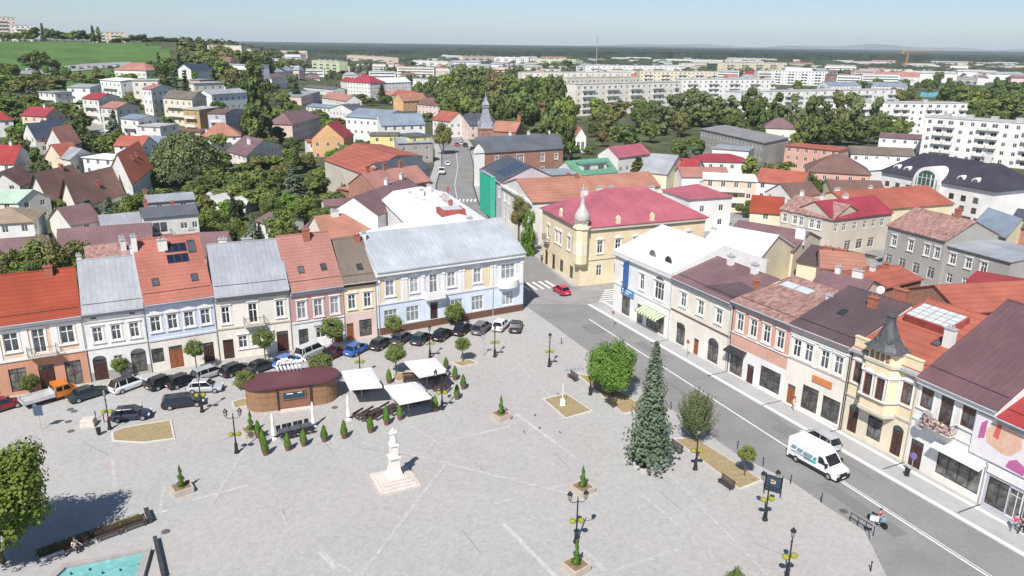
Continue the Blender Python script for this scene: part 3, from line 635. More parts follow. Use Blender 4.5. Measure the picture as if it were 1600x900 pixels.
for uu in (.52,.78):   # round-topped dormers
    P = s.at(uu, .11); z = s.zr(uu, .10); b = MB(); n = 10; ring = lambda y_, r: [(P.x+r*math.cos(math.pi*k/n), P.y+y_, z-.3+r*.95*math.sin(math.pi*k/n)+.5*(k not in (0, n))) for k in range(n+1)]
    b.loft([ring(-.5, 1.25), ring(3.2, 1.25)], 0); b.loft([ring(-.53, .8), ring(-.51, .8)], 1); b.build('dormer', [W('white'), glassm()], s.rooft)
# blue vertical and horizontal signs
bl = (.03,.10,.30)
(x, y, z), a = s.onside(0, .28, 5.2, .1); b = MB(); b.box(-.08, .08, -1.1, -.2, 0, 3.9); o = b.build('sign', mat('sign_blue', bl, rough=.4, noise=.05), s.root, loc=(x, y, z), rz=a)
b = MB()
for k in range(11): b.box(-.092, -.082, -.85, -.45, .5+k*.28, .5+k*.28+.18)
b.build('lettering', mat('sign_white', (.7,.72,.75)), o)
b = MB(); b.box(-1.6, 1.6, -.22, -.02, 0, 1.1, 0); b.box(-1.3, 1.3, -.235, -.221, .62, .82, 1); b.box(-1.3, .6, -.235, -.221, .25, .42, 1); (x, y, z), a = s.onside(0, .27, 3.6); b.build('sign', [mat('sign_blue2', (.07,.26,.50), rough=.4, noise=.05), mat('sign_white', (.7,.72,.75))], s.root, loc=(x, y, z), rz=a)
# striped awning
(x, y, z), a = s.onside(0, .74, 2.9); am = MB(); N = 16; 
for k in range(N):
    x0, x1 = -2.6+5.2*k/N, -2.6+5.2*(k+1)/N; am.loft([[(x0, -.02, .55), (x1, -.02, .55), (x1, -.02, .5), (x0, -.02, .5)], [(x0, -1.6, .02), (x1, -1.6, .02), (x1, -1.6, -.03), (x0, -1.6, -.03)]], k % 2)
    am.box(x0, x1, -1.63, -1.605, -.28, .0, k % 2)
am.build('awning', [mat('awning_green', (.22,.36,.14)), mat('awning_cream', (.72,.74,.55))], s.root, loc=(x, y, z), rz=a)
downpipe(s, .985)
s = building('town_house', 'beige house with plum hipped roof and two arched shop doorways', K[1], K[2], ground=True, d=12, h=9.5, roof='gx', rpy=402, rf=.6, wall='warmwhite', wall2='warmwhite', split=4.9, rc='plum', gover=0, party=True, over=.5, group=GR,
  wins=[(0,'win_',5.9,1.2,1.9,[.2,.5,.8]),(0,'shop',.3,1.9,2.3,[.2]),(0,'door',.05,1.0,2.3,[.48]),(0,'shop',.3,2.1,2.4,[.76])], cornice=(.45,'grey',.4), band=[(4.8,.14,'brown')], chim=[(.3,.55,1.3,'w',.9),(.68,.55,1.3,'w',.9),(.93,.35,.9,'b',.6)])
for uu, ww, zz in ((.2,1.9,2.6),(.76,2.1,2.7)):
    (x, y, z), a = s.onside(0, uu, zz); b = MB(); b.loft([[(c*ww/2, -.02, q*ww*.45) for c, q in pts], [(c*ww/2, -.004, q*ww*.45) for c, q in pts]]); b.build('fanlight', glassm(), s.root, loc=(x, y, z), rz=a)
for uu in (.2,.5,.8):
    (x, y, z), a = s.onside(0, uu, 8.5); b = MB(); b.box(-.8, .8, -.1, -.003, 0, .16); b.build('lintel', W('beige'), s.root, loc=(x, y, z), rz=a)
sign(s, .2, 3.0, 1.6, .4, None, (.05,.05,.05), (.8,.8,.8)); downpipe(s, .985)
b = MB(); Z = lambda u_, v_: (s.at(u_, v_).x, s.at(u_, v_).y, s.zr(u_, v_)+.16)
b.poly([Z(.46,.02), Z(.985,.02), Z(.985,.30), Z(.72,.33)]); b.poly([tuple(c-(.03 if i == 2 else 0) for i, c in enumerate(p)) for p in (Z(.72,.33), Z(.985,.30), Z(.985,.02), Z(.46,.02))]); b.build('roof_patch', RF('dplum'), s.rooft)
s = building('town_house', 'coral house with four white framed windows under a rusty faded metal roof', K[2], K[3], ground=True, d=13, h=9.9, roof='gx', rpy=432, rf=.75, wall='coral', wall2='white', split=4.0, rc='rust', gover=0, party=True, over=.6, group=GR,
  wins=[(0,'win',6.2,1.1,2.2,[.15,.39,.62,.85]),(0,'shop',.3,2.2,2.9,[.16]),(0,'doord',.05,1.1,2.5,[.42]),(0,'shop',.5,3.2,2.7,[.76]),(0,'vent',9.1,.4,.3,[.15,.39,.62,.85])], cornice=(.4,'grey',.45), band=[(5.7,.12,'white')], chim=[(.95,.5,1.0,'w',.9)])
skylight(s, .22, .50, 2.2, 1.5, 'skylight', trimg, mat('frosted_glass', (.55,.6,.6), rough=.3, noise=.1)); skylight(s, .47, .50, 2.2, 1.5, 'skylight', trimg, mat('frosted_glass', (.55,.6,.6)))
(x, y, z), a = s.onside(0, .17, 3.4); b = MB(); b.loft([[(-1.5,-.02,.5),(1.5,-.02,.5),(1.5,-.02,.4),(-1.5,-.02,.4)],[(-1.5,-1.1,.1),(1.5,-1.1,.1),(1.5,-1.1,-.1),(-1.5,-1.1,-.1)]]); b.build('canopy', dark_f, s.root, loc=(x, y, z), rz=a); downpipe(s, .015, m=dark_f)
s = building('town_house', 'cream house with black shop front and orange sign under a dark plum roof', K[3], K[4], ground=True, d=13, h=10.0, roof='gx', rpy=448, rf=.7, wall='warmwhite', wall2='warmwhite', split=2.2, rc='dplum', gover=0, party=True, over=.6, group=GR,
  wins=[(0,'win',6.1,1.1,2.1,[.13,.33,.60,.82]),(0,'door',.05,1.1,2.5,[.13]),(0,'shop',.4,2.2,2.9,[.45]),(0,'shop',.4,2.3,2.7,[.80]),(0,'vent',9.2,.4,.3,[.12,.35,.6,.85])], cornice=(.35,'palepink',.45), band=[(5.75,.1,'palepink'),(8.65,.25,'white')], chim=[(.62,.52,1.2,'b',1.0),(.8,.72,1.6,'b',1.6)])
skylight(s, .40, .28); sign(s, .62, 4.2, 2.6, .75, None, (.62,.22,.08), (.8,.7,.6)); downpipe(s, .985, m=dark_f)
b = MB(); P = s.at(.5,.72); z = s.zr(.5,.72); b.lathe([(.02, 0), (.35, .08), (.45, .2)], 12); o = b.build('satellite_dish', trimw, s.rooft, loc=(P.x, P.y, z+.9)); o.rotation_euler = (R_(70), 0, R_(20))
b = MB(); b.tube((P.x, P.y, z), (P.x, P.y, z+.95), .03); b.build('dish_mount', trimg, s.rooft)
# yellow house with turret
s = building('town_house', 'ornate yellow house with oriel bay, pointed slate turret and orange red roof', K[4], K[5], ground=True, d=15, h=9.9, roof='gx', rise=3.6, rpy=None, rf=.75, wall='yellow', wall2='cream', split=4.4, rc='orangered', gover=0, party=True, over=.1, group=GR,
  wins=[(0,'winbp',6.1,1.15,2.3,[.13]),(0,'winbp',6.1,1.15,2.3,[.86]),(0,'doord',.4,1.2,2.9,[.16]),(0,'shop',.8,1.7,2.4,[.5]),(0,'doord',.3,1.2,3.0,[.84]),(0,'vent',9.4,.4,.3,[.13,.86])], cornice=(.35,'grey',.5), band=[(4.4,.25,'beige')], chim=[(.9,.32,2.0,'w',1.0)])
for uu, ww, zz in ((.16,1.2,3.1),(.5,1.7,3.0),(.84,1.2,3.1)):
    (x, y, z), a = s.onside(0, uu, zz); b = MB(); b.loft([[(c*ww/2, -.02, q*ww*.45) for c, q in pts], [(c*ww/2, -.004, q*ww*.45) for c, q in pts]]); b.build('fanlight', glassm(), s.root, loc=(x, y, z), rz=a)
(x, y, z), a = s.onside(0, .5, 4.5)
b = MB(); o8 = [(-2.0,0),(-1.45,-1.1),(1.45,-1.1),(2.0,0)]
sc8 = lambda k, e=0: [(px*k-(0), py*k-e) for px, py in o8]
b.hexa(sc8(.8), -.7, -.35, 0); b.hexa(sc8(1.06), -.35, 0, 1); b.hexa(o8, 0, 5.1, 0); b.hexa(sc8(1.12), 5.1, 5.4, 1); b.hexa(sc8(.92), 5.4, 6.45, 0); b.hexa(sc8(1.0), 6.45, 6.65, 1)
o = b.build('oriel', [W('yellow'), W('beige')], s.root, loc=(x, y, z), rz=a)
for dx, dy, rr in ((0,-1.1,0),(-1.73,-.55,-R_(63)),(1.73,-.55,R_(63))):
    for q in ((-.72,.72) if rr == 0 else (0,)):
        me, pn, su = wmesh('winbp', .95, 2.3); k = link('window', me, o, (dx+q, dy-.16, 1.5), rr); link('pane', pn, k); link('surround', su, k)
for q in (-.9,-.3,.3,.9): link('window', wmesh('fard', .35, .8)[0], o, (q, -1.02-.05, 5.5), 0)
b = MB()
prof = [(2.0, 6.65),(1.72,6.8),(1.3,7.25),(.95,7.85),(.68,8.6),(.48,9.3),(.40,9.7)]
rings = []
for r_, z_ in prof: rings.append([(r_*px, -.3+r_*py, z_) for px, py in ((-1,-.42),(-.42,-.72),(.42,-.72),(1,-.42),(1,.72),(-1,.72))])
b.loft(rings, 0); b.box(-.36,.36,-.56,.06,9.7,10.1,0); b.box(-.46,.46,-.66,.16,10.1,10.2,0); b.lathe([(.18,0),(.08,.2),(.03,.5)],8,(0,-.25,10.2))
for q in (-.75,.75): b.lathe([(.05,-.28),(.28,-.24),(.34,0),(.28,.24),(.05,.28)],8,(q*.85,-.82,7.6),0)
b.build('turret_roof', mat('slate_lead', (.095,.10,.105), rough=.5, noise=.3, scale=2.5, streak=(1,1,.3)), s.root, loc=(x, y, z), rz=a)
for u0, u1 in ((.01,.27),(.73,.99)):
    (x0, y0, z0), a0 = s.onside(0, (u0+u1)/2, 9.95); L = (s.q[1]-s.q[0]).length*(u1-u0); b = MB(); b.box(-L/2, L/2, .0, .3, 0, 1.1); b.box(-L/2-.05, L/2+.05, -.08, .38, 1.1, 1.22); b.build('parapet', W('yellow'), s.root, loc=(x0, y0, z0), rz=a0)
b = MB(); P = s.at(.45,.52); z = s.zr(.45,.52); bb = MB(); bb.box(-2.6,2.6,-1.6,1.6,-1.2,.75,0)
for i in range(5):
    for j in range(4): bb.box(-2.4+i*.98, -2.4+i*.98+.86, -1.45+j*.76, -1.45+j*.76+.66, .751, .83, 1)
o = bb.build('skylight', [mat('rust_red', (.35,.08,.07)), mat('frosted_glass', (.55,.6,.6))], s.rooft, loc=(P.x, P.y, z+.15)); o.rotation_euler = (R_(14), 0, 0)
skylight(s, .76, .28, .8, 1.0); downpipe(s, .01, m=dark_f); downpipe(s, .985)
s = building('town_house', 'white house with flowered balcony and white canopy over a wide shop window', K[5], K[6], ground=True, d=15, h=9.9, roof='gx', rpy=470, rf=.72, wall='white', wall2='warmwhite', split=.9, rc='plumtile', gover=0, party=True, over=.6, group=GR,
  wins=[(0,'winb',6.6,1.35,2.3,[.13,.66]),(0,'winb',5.9,1.35,3.0,[.39]),(0,'doord',.05,1.4,3.0,[.12]),(0,'shop',.8,4.4,2.7,[.67]),(0,'vent',9.2,.6,.35,[.15,.42,.7])], cornice=(.5,'white',.5), band=[(5.2,.16,'white')], chim=[(.68,.55,1.1,'w',1.1)])
o = balcony(s, .39, 5.55, 3.0, 1.1); b = MB()
for k in range(120):
    x, y, z = rnd.uniform(-1.5, 1.5), rnd.uniform(-1.25, -1.0), rnd.uniform(.1, 1.0); r_ = .09; b.poly([(x-r_, y, z-r_), (x+r_, y+rnd.uniform(-.1,.1), z-r_), (x+r_, y, z+r_), (x-r_, y, z+r_)], k % 3 and 1 or 0)
b.build('flower_box', [mat('leaf_flower', (.09,.16,.04)), mat('petal_pink', (.65,.35,.40))], o)
(x, y, z), a = s.onside(0, .67, 3.65); b = MB(); b.loft([[(-2.5,-.01,.55),(2.5,-.01,.55),(2.5,-.01,.4),(-2.5,-.01,.4)],[(-2.5,-1.0,.15),(2.5,-1.0,.15),(2.5,-1.0,0),(-2.5,-1.0,0)]]); b.build('canopy', trimw, s.root, loc=(x, y, z), rz=a)
for uu, zz in ((.17,5.2),(.24,6.4)):
    (x, y, z), a = s.onside(0, uu, zz, .6); b = MB(); b.lathe([(.03, 0), (.4, .06), (.55, .2)], 14); b.tube((0, 0, 0), (0, 0, -.6), .03); o = b.build('satellite_dish', trimg, s.root, loc=(x, y, z)); o.rotation_euler = (R_(80), 0, a)
downpipe(s, .985)
s = building('town_house', 'grey house with large pink and white advertising banner above the shop, red metal roof', K[6], K[7], ground=True, d=13, h=9.3, roof='gx', rise=3, rf=.6, wall='lavender', wall2='lavender', split=4, rc='red', gover=0, party=True, over=.6, group=GR,
  wins=[(0,'shop',.5,2.0,2.8,[.18]),(0,'shopw',.4,1.5,2.8,[.42,.6]),(0,'shop',.5,2.0,2.8,[.8])], cornice=(.4,'grey',.4), band=[(3.6,.8,'white')])
(x, y, z), a = s.onside(0, .45, 4.7, .1); b = MB(); b.box(-5, 5, -.06, 0, 0, 4.0); o = b.build('banner', mat('banner_white', (.75,.70,.72), rough=.5, noise=.04), s.root, loc=(x, y, z), rz=a)
def blob(pts, th, name, m, par, y=-.065):
    b = MB(); b.loft([[(p[0], y-th, p[1]) for p in pts], [(p[0], y, p[1]) for p in pts]]); b.build(name, m, par)
pk = mat('print_magenta', (.50,.13,.32), rough=.5, noise=.1); sk = mat('print_skin', (.72,.46,.34), rough=.5, noise=.1, scale=1)
blob([(-4.5,1.6),(-3.9,1.9),(-3.9,3.7),(-4.4,3.2)], .004, 'print', pk, o); blob([(-3.6,1.6),(-2.2,1.2),(-1.4,1.3),(-.6,2.4),(-.8,3.6),(-2.2,3.9),(-3.4,3.6),(-3.9,2.6)], .004, 'print', sk, o)
blob([(-1.6,.2),(0,.1),(.1,.9),(-.8,1.3),(-1.4,.9)], .008, 'print', pk, o); blob([(-3.2,2.4),(-2.7,2.3),(-2.6,3.8),(-3.0,3.8)], .008, 'print', mat('print_red', (.65,.12,.10)), o)
blob([(.6,.5),(2.8,.5),(2.8,1.2),(.6,1.2)], .004, 'print', pk, o)
# ================================================================ houses behind
def H(label, a, b, h, d, roof, rise, wall, rc, name='house', **k):
    if isinstance(rise, tuple): k['rpy'] = rise[0]; rise = 3
    return building(name, label, a, b, h=h, d=d, roof=roof, rise=rise, wall=wall, rc=rc, **k)
CB = dict(chim=[(.3,.5,1.0,'b')]); CW = dict(chim=[(.6,.5,1.0,'w')]); C2 = dict(chim=[(.25,.45,1.0,'b'),(.7,.5,.9,'w')])
# behind the left row
H('pale green roofed house with light gable wall at the left edge', (-45,318), (28,317), 5, 10, 'gx', (284,), 'offwhite', 'palegreen', c=(78,308))
H('white house with tan hipped roof at the left edge above the plum shed', (-40,352), (52,347), 5.5, 10, 'hip', 2.2, 'white', 'tan', **CB)
H('low shed with plum metal roof at the left edge behind the orange roof', (-60,428), (74,416), 4.5, 12, 'gx', (353,), 'offwhite', 'plum', name='shed')
H('long low building with plum metal roof behind the white town house', (90,400), (238,388), 4.5, 11, 'gx', (352,), 'cream', 'plum', name='shed')
H('back wing with rusty pink seamed roof behind the lilac town house', (140,418), (206,410), 8.6, 10, 'gx', (386,), 'offwhite', 'rust', auto=1, chim=[(.9,.3,1.6,'w'),(.95,.8,1.4,'w')])
H('plum roofed lean-to beside the solar panelled orange roof', (300,400), (352,398), 6, 9, 'gx', (364,), 'offwhite', 'plum', name='shed')
s = H('flat block with dark grey roof and red brick balcony behind the solar panelled roof', (224,341), (309,334), 8.6, 9, 'gx', 1.0, 'offwhite', 'dgrey', wins=[(0,'far',5.6,2.6,2.0,[.28]),(0,'far',6.0,1.3,1.2,[.72]),(0,'far',6.0,1.0,1.2,[.92]),(1,'far',5.5,1.2,1.4,[.5])], chim=[(.6,.7,.8,'b'),(.1,.8,1.4,'b')])
balcony(s, .28, 5.3, 3.6, 1.2, W('brick'))
H('narrow house with pale grey roof behind the red brick balcony block', (230,318), (304,312), 8.5, 7, 'gx', .8, 'grey', 'grey', chim=[(.0,.6,1.2,'b')])
H('long grey roofed shed between plum shed and blue spruce', (110,352), (158,344), 5, 9, 'gx', (322,), 'offwhite', 'plum', name='shed')
H('small house with grey gable roof behind the plum roofed building', (160,362), (222,356), 4.5, 8, 'gx', (337,), 'offwhite', 'grey')
H('brown roofed chalet with steep gable, left one of the pair', (46,300), (78,312), 4.0, 14, 'gy', (262,), 'offwhite', 'brown', c=(132,296), over=.8, gover=.9, chim=[(.55,.7,1.2,'b')])
H('brown roofed chalet with steep gable and timber balconies, right one of the pair', (96,308), (122,322), 4.0, 14, 'gy', (272,), 'warmwhite', 'brown', c=(190,300), over=.8, gover=.9, chim=[(.8,.55,1.4,'b')])
H('brown gabled house at the left edge beside the chalets', (-20,290), (30,288), 4.5, 12, 'gy', (240,), 'offwhite', 'brown', c=(54,276), over=.7, gover=.6)
H('red roofed house with white gable above the brown gabled house', (-30,254), (22,258), 5.5, 9, 'gx', (226,), 'white', 'red', c=(50,240), **C2)
H('white gabled house with bright red brick roof beside the tall weeping tree', (172,262), (207,292), 6.5, 12, 'gy', (240,), 'white', 'orangered', c=(238,262), over=.5, gover=.6, chim=[(.7,.4,1.0,'b'),(.7,.6,1.0,'b')])
H('white flat roofed annex between the grey roof and the red gabled house', (129,246), (176,252), 5, 8, 'flat', 0, 'white', 'white')
H('grey low pitched bungalow beside the white flat annex', (83,243), (110,252), 4.2, 11, 'gx', (228,), 'offwhite', 'grey', c=(150,243))
H('salmon roofed house with white gable on the lower slope', (71,222), (100,232), 4.5, 9, 'gy', (200,), 'offwhite', 'salmon', c=(126,220), over=.5, gover=.5)
H('small red roofed house in front of the salmon gable', (70,244), (98,252), 3.5, 6, 'gy', (226,), 'cream', 'orangered')
H('navy roofed house, left half of the pair above the salmon roof', (36,210), (55,218), 5, 9, 'gy', (193,), 'offwhite', 'navy')
H('navy roofed house, right half of the pair above the salmon roof', (56,206), (80,212), 5, 9, 'gy', (188,), 'offwhite', 'navy')
H('white house with vivid red hipped roof at the left edge', (-20,190), (20,188), 5.5, 9, 'hip', 3, 'white', 'red')
H('peach villa with dark red and plum roof above the navy roofs', (33,178), (72,184), 6, 8, 'gx', (160,), 'peach', 'crimson', **CW)
H('pale grey flat roofed villa with dark balconies beside the bluish spruce', (60,143), (86,147), 8, 7, 'flat', 0, 'offwhite', 'grey')
H('white upright villa with sloping white roof at the top of the lane', (104,136), (140,138), 8.5, 9, 'gx', .8, 'white', 'lgrey', rf=1)
H('small white villa with dark balcony below the meadow', (156,124), (188,128), 7, 8, 'gx', .8, 'white', 'white', rf=1)
H('balconied villa with bright red flat pitched roof by the lane', (128,152), (154,158), 9, 9, 'gx', 1.6, 'offwhite', 'red', c=(187,148))
H('balconied villa with salmon red roof beside the lane', (157,166), (182,172), 9, 9, 'gx', 1.6, 'offwhite', 'salmon', c=(218,164))
s = H('white villa with steel blue roof and rounded balconies', (188,183), (216,189), 9, 9, 'gx', .9, 'white', 'bluegrey', c=(252,182))
H('pale grey block of rounded balconies beside the steel blue roof', (214,196), (250,200), 8, 9, 'flat', 0, 'offwhite', 'gravel')
H('flat roofed grey garage annex below the villas', (248,204), (312,209), 4.5, 8, 'flat', 0, 'beige', 'brown', auto=1)
H('tall white villa with stepped flat roof below the meadow', (206,126), (246,126), 10, 9, 'flat', 0, 'warmwhite', 'gravel')
H('white villa with pink tiled roof right of the tall white villa', (222,138), (236,141), 10, 9, 'gx', 1.4, 'white', 'salmon', c=(272,134))
H('beige balconied villa with grey hipped roof in the hillside row', (254,150), (300,158), 10, 10, 'gx', 2.2, 'cream', 'taupe', c=(322,150))
H('villa with ochre end wall and white balconies', (286,170), (311,174), 9, 9, 'flat', 0, 'ochre', 'gravel', c=(342,168))
H('villa with brown flat roof and pale blue balconies', (324,176), (352,180), 9, 9, 'gx', .8, 'lavender', 'brown', c=(380,172))
H('white villa with gabled dormers beside the tall dark conifer', (330,144), (386,148), 7.5, 9, 'gx', 1.5, 'white', 'lgrey', **CW)
H('cream flat villa with small windows above the white dormered villa', (302,128), (350,132), 7.5, 9, 'flat', 0, 'warmwhite', 'gravel')
H('dark roofed gabled villa high on the hillside by the conifers', (298,108), (330,108), 6, 9, 'gx', (98,), 'offwhite', 'navy')
H('peach cube house beside the dark conifer on the hillside', (296,124), (312,126), 6, 7, 'flat', 0, 'coral', 'grey')
H('long hall with orange hipped roof at the foot of the meadow', (178,108), (228,112), 4, 14, 'hip', 4, 'offwhite', 'salmon')
H('house with orange hipped roof half hidden in trees', (316,212), (376,216), 4.5, 10, 'hip', (191,), 'white', 'terra', chim=[(.1,.4,1.0,'w')])
H('small house with brick red gabled roof left of the weeping tree', (178,226), (222,230), 4.5, 8, 'gx', (210,), 'white', 'orangered', **CB)
H('cottage with dark grey roof behind the small brick red one', (222,222), (258,226), 4, 7, 'gx', (212,), 'offwhite', 'bluegrey')
s = H('large villa with plum mansard roof and pale pink walls', (354,234), (385,248), 5.0, 13, 'gx', (212,), 'warmwhite', 'plum', c=(440,228), chim=[(.6,.3,1.8,'w',1.6)])
H('low flat roofed outbuilding among the garden trees', (322,262), (362,266), 3, 7, 'flat', 0, 'beige', 'taupe', auto=1)
# round-roofed hangar
P = S(366,326); sh = thing('storage_hall', 'pale round-topped storage hall hidden among the garden trees', 'hall', P, 1.45); b = MB(); n = 12
ring = lambda y_, r: [(r*math.cos(math.pi*k/n), y_, r*.62*math.sin(math.pi*k/n)) for k in range(n+1)]
b.loft([ring(-6, 6.5), ring(6, 6.5)]); b.build('roof', RF('gravel'), sh)
H('small white outbuilding with plum roof in the gardens', (400,345), (432,352), 3.5, 7, 'gx', (332,), 'white', 'plum', auto=1)
H('house with orange pantile roof and pale gable behind the pink town house', (506,372), (592,362), 5, 10, 'gx', (322,), 'warmwhite', 'terra', wins=[(3,'far',2,1,1.3,[.5])], chim=[(.35,.45,1.2,'w',1.4),(.8,.4,1.0,'w')])
H('plum roofed strip shed behind the orange pantile roof', (508,322), (568,318), 3.5, 5, 'gx', 1, 'offwhite', 'plum', name='shed')
H('low plum roofed outbuilding beside the garden trees behind the row', (468,362), (492,366), 3.5, 7, 'gx', 1.5, 'offwhite', 'plum', name='shed')
H('pink house with plum hipped roof above the gardens', (456,190), (500,188), 8, 10, 'hip', (177,), 'palepink', 'plum')
H('house with crimson gable roof and orange gable wall', (487,216), (537,216), 7.5, 9, 'gy', (192,), 'orange', 'red', c=(552,210))
H('white annex with red strip roof under the orange gable', (480,222), (537,220), 6, 6, 'gx', .6, 'white', 'orangered')
s = H('grand white corner house with blue grey roofs and small gables', (540,182), (600,186), 11, 13, 'gx', 2.6, 'white', 'bluegrey', c=(640,180), name='corner_house', auto=3)
H('white wing with blue grey roof and a row of roof windows', (596,196), (664,194), 9, 12, 'gx', (176,), 'white', 'bluegrey', auto=2)
H('bright lemon yellow house with flat roof on the north street', (578,212), (622,212), 9, 9, 'flat', 0, 'lemon', 'taupe', auto=2)
H('lemon yellow narrow house front on the north street behind the grey roofs', (640,214), (672,212), 9, 9, 'flat', 0, 'lemon', 'dgrey', auto=2)
H('long grey roofed house along the north street behind the lemon house', (622,224), (676,222), 7, 8, 'gx', 1.5, 'concrete', 'grey')
H('tall beige house with blank side wall and long red roof', (507,250), (572,274), 9, 14, 'gx', 2.4, 'beige', 'orangered', c=(660,244), wins=[], rf=.5)
H('house with dark slate roof beside the north street', (606,276), (672,262), 8, 9, 'gx', (254,), 'grey', 'slate', wins=[])
H('house with faded salmon roof and brick gable by the north street', (588,296), (672,282), 8.0, 10, 'gx', (266,), 'brick', 'salmon', wins=[], chim=[(.1,.5,1.4,'b'),(.4,.5,1.4,'b'),(.7,.5,1.4,'b')])
H('white walled house with long plum roof behind the white roofs', (590,336), (668,302), 8.4, 10, 'gx', (285,), 'white', 'plum', c=None, wins=[], chim=[(.6,.5,1.2,'w',1.2),(.9,.5,1.2,'w',1.0)])
H('low grey outbuilding with brick wall behind the beige blank wall', (553,300), (578,296), 4.5, 6, 'flat', 0, 'brick', 'terra', auto=1, name='shed')
# centre far left of the street
for L_ in [
 ('white house with plum hipped roof left of the white flats', (424,120), (448,122), 7, 10, 'hip', 2.4, 'white', 'plum'),
 ('white gabled house behind the plum hipped roof', (418,112), (458,112), 7, 10, 'gx', 3, 'white', 'lgrey'),
 ('pink walled shop building with flat roofs', (470,146), (500,148), 7, 14, 'flat', 0, 'palepink', 'grey'),
 ('long low hall with dark grey roof near the pink shop building', (474,136), (520,140), 7, 10, 'gx', 1.5, 'offwhite', 'dgrey'),
 ('white house with salmon gabled roof and dark porch', (503,152), (540,158), 7, 10, 'gx', 3, 'white', 'salmon'),
 ('grey low roofed house between pink shops and grand corner house', (478,166), (530,170), 6, 10, 'gx', 1.2, 'offwhite', 'bluegrey'),
 ('white house with dark asymmetrical gable left of the grand corner house', (514,170), (556,176), 7, 9, 'gy', 3, 'white', 'slate'),
 ('bright red roofed house with attached white walls', (532,126), (556,130), 7, 10, 'gx', 3, 'white', 'red'),
 ('large white house with crimson hipped roof and blank white gable', (542,128), (578,130), 11, 16, 'hip', 5, 'white', 'crimson'),
 ('large blank white hall with low pitched roof', (576,130), (642,128), 9, 16, 'gx', 3.2, 'white', 'white'),
 ('white flat commercial building beside the big hall', (630,122), (672,124), 7, 10, 'flat', 0, 'white', 'grey'),
 ('pale house with dark hipped roof by the flats', (536,118), (560,118), 7, 9, 'hip', 3, 'offwhite', 'grey'),
 ('orange roofed house in the cluster below the white hall', (612,148), (640,152), 6, 10, 'gx', 3.4, 'cream', 'orangered'),
 ('salmon and orange roofed house in the middle of the cluster', (630,158), (668,156), 6, 10, 'gx', 4, 'orange', 'terra'),
 ('peach house with brown roof at the right of the orange cluster', (652,162), (694,166), 6, 10, 'gx', 3.4, 'palepink', 'brown'),
 ('low house with brick coloured roof under the white hall', (586,146), (616,150), 5, 9, 'gx', 2.4, 'offwhite', 'salmon'),
 ('orange roofed house with solar panels near the brick tower', (676,186), (702,190), 7, 10, 'gx', 3.6, 'white', 'orangered'),
 ('pink gabled house with dark navy roof next to the brick tower', (712,190), (734,196), 6, 10, 'gy', 3.4, 'palepink', 'slate'),
 ('brown timber house with navy metal roof behind the brick tower', (734,190), (772,188), 6, 9, 'gx', 3.0, 'brown', 'slate'),
 ]: H(*L_)
# right of the north street
s = H('red brick corner house with long slate grey roof and white window surrounds', (742,240), (880,232), 9.5, 12, 'gx', 3.2, 'brick', 'dgrey', name='corner_house', c=(868,217),
   wins=[(0,'win',6,1.1,2.2,[.06,.24,.48,.52,.76]),(0,'win',1.8,1.1,2.2,[.06,.24,.5,.76]),(0,'win',6.4,1.0,1.4,[.92]),(3,'win',6,1.1,2.2,[.3,.7])], chim=[(.4,.5,1.1,'w'),(.62,.5,1.1,'w'),(.86,.5,1.1,'w',1.2)])
(x, y, z), a = s.onside(0, .045, -2); b = MB(); b.box(-1.6, 1.7, -.2, -.003, 0, 11.5); b.loft([[(-1.6,-.2,11.5),(1.7,-.2,11.5),(1.2,-.2,12.8),(0,-.2,14),(-1.2,-.2,12.8)],[(-1.6,.4,11.5),(1.7,.4,11.5),(1.2,.4,12.8),(0,.4,14),(-1.2,.4,12.8)]]); b.build('gable_front', trimw, s.root, loc=(x, y, z), rz=a)
s2_ = H('long house beside the scaffold with slate and terracotta roof, grey facade on the north street', (852,324), (875,322), 9.5, 30, 'flat', 0, 'lavender', 'terra', name='corner_house', wins=[], world=False) if False else None
# green netted facade and its building: footprint from the street front
A0, A1 = Vector((4.0,155.5)), Vector((-8.6,196))
def street_house(label, t0, t1, d, h, roof, rise, wall, rc, **k):
    a, b_ = lerp(A0, A1, t1), lerp(A0, A1, t0)   # facade faces west: left end is the north one
    u_ = (b_-a).normalized(); n_ = Vector((-u_.y, u_.x)); return building('town_house', label, (a.x, a.y, 0), (b_.x, b_.y, 0), world=True, c=((b_+n_*d).x, (b_+n_*d).y, 0), h=h, roof=roof, rise=rise, wall=wall, rc=rc, **k)
s = street_house('pale stuccoed town house with terracotta roof and a wide pediment on the north street', 0, .52, 15, 9, 'gy', 3.0, 'offwhite', 'terra', wins=[(0,'win',5.5,1.1,2.1,[.1,.26,.42,.58,.74,.9]),(0,'winn',1.5,1.2,2,[.1,.26,.42,.58,.74,.9]),(1,'win',5.5,1.1,2.0,[.2,.4]),(1,'winn',1.6,1.2,2,[.2,.4])], cornice=(.5,'offwhite',.5), chim=[(.55,.9,1.0,'b')])
s.root['label'] = 'pale stuccoed town house with terracotta roof on the north street, behind the ivy'
s = street_house('town house with solar panelled slate roof and green scaffold netting on its street front', .53, .98, 14, 9.5, 'gx', 3.2, 'lavender', 'slate', wins=[(0,'win',5.5,1.1,2.1,[.1,.3,.5,.7,.9]),(1,'far',5.5,1.1,2.0,[])], cornice=(.4,'grey',.4))
for i in range(4):
    for j in range(3): skylight(s, .52+i*.115, .10+j*.12, 1.9, 1.5, 'solar_panel', dark_f, mat('solar_glass_blue', (.05,.09,.16), rough=.2, noise=.1, spec=.7))
a, b_ = lerp(A0, A1, .98), lerp(A0, A1, .50); u_ = (b_-a).normalized(); o_ = Vector((u_.y, -u_.x)); 
sc_ = thing('scaffold', 'green netted scaffold along a house front on the north street', 'scaffold', (a.x+o_.x*1.5, a.y+o_.y*1.5, 0), math.atan2(u_.y, u_.x)); L = (b_-a).length*.5; b = MB()
N = 30; x0 = L*.45
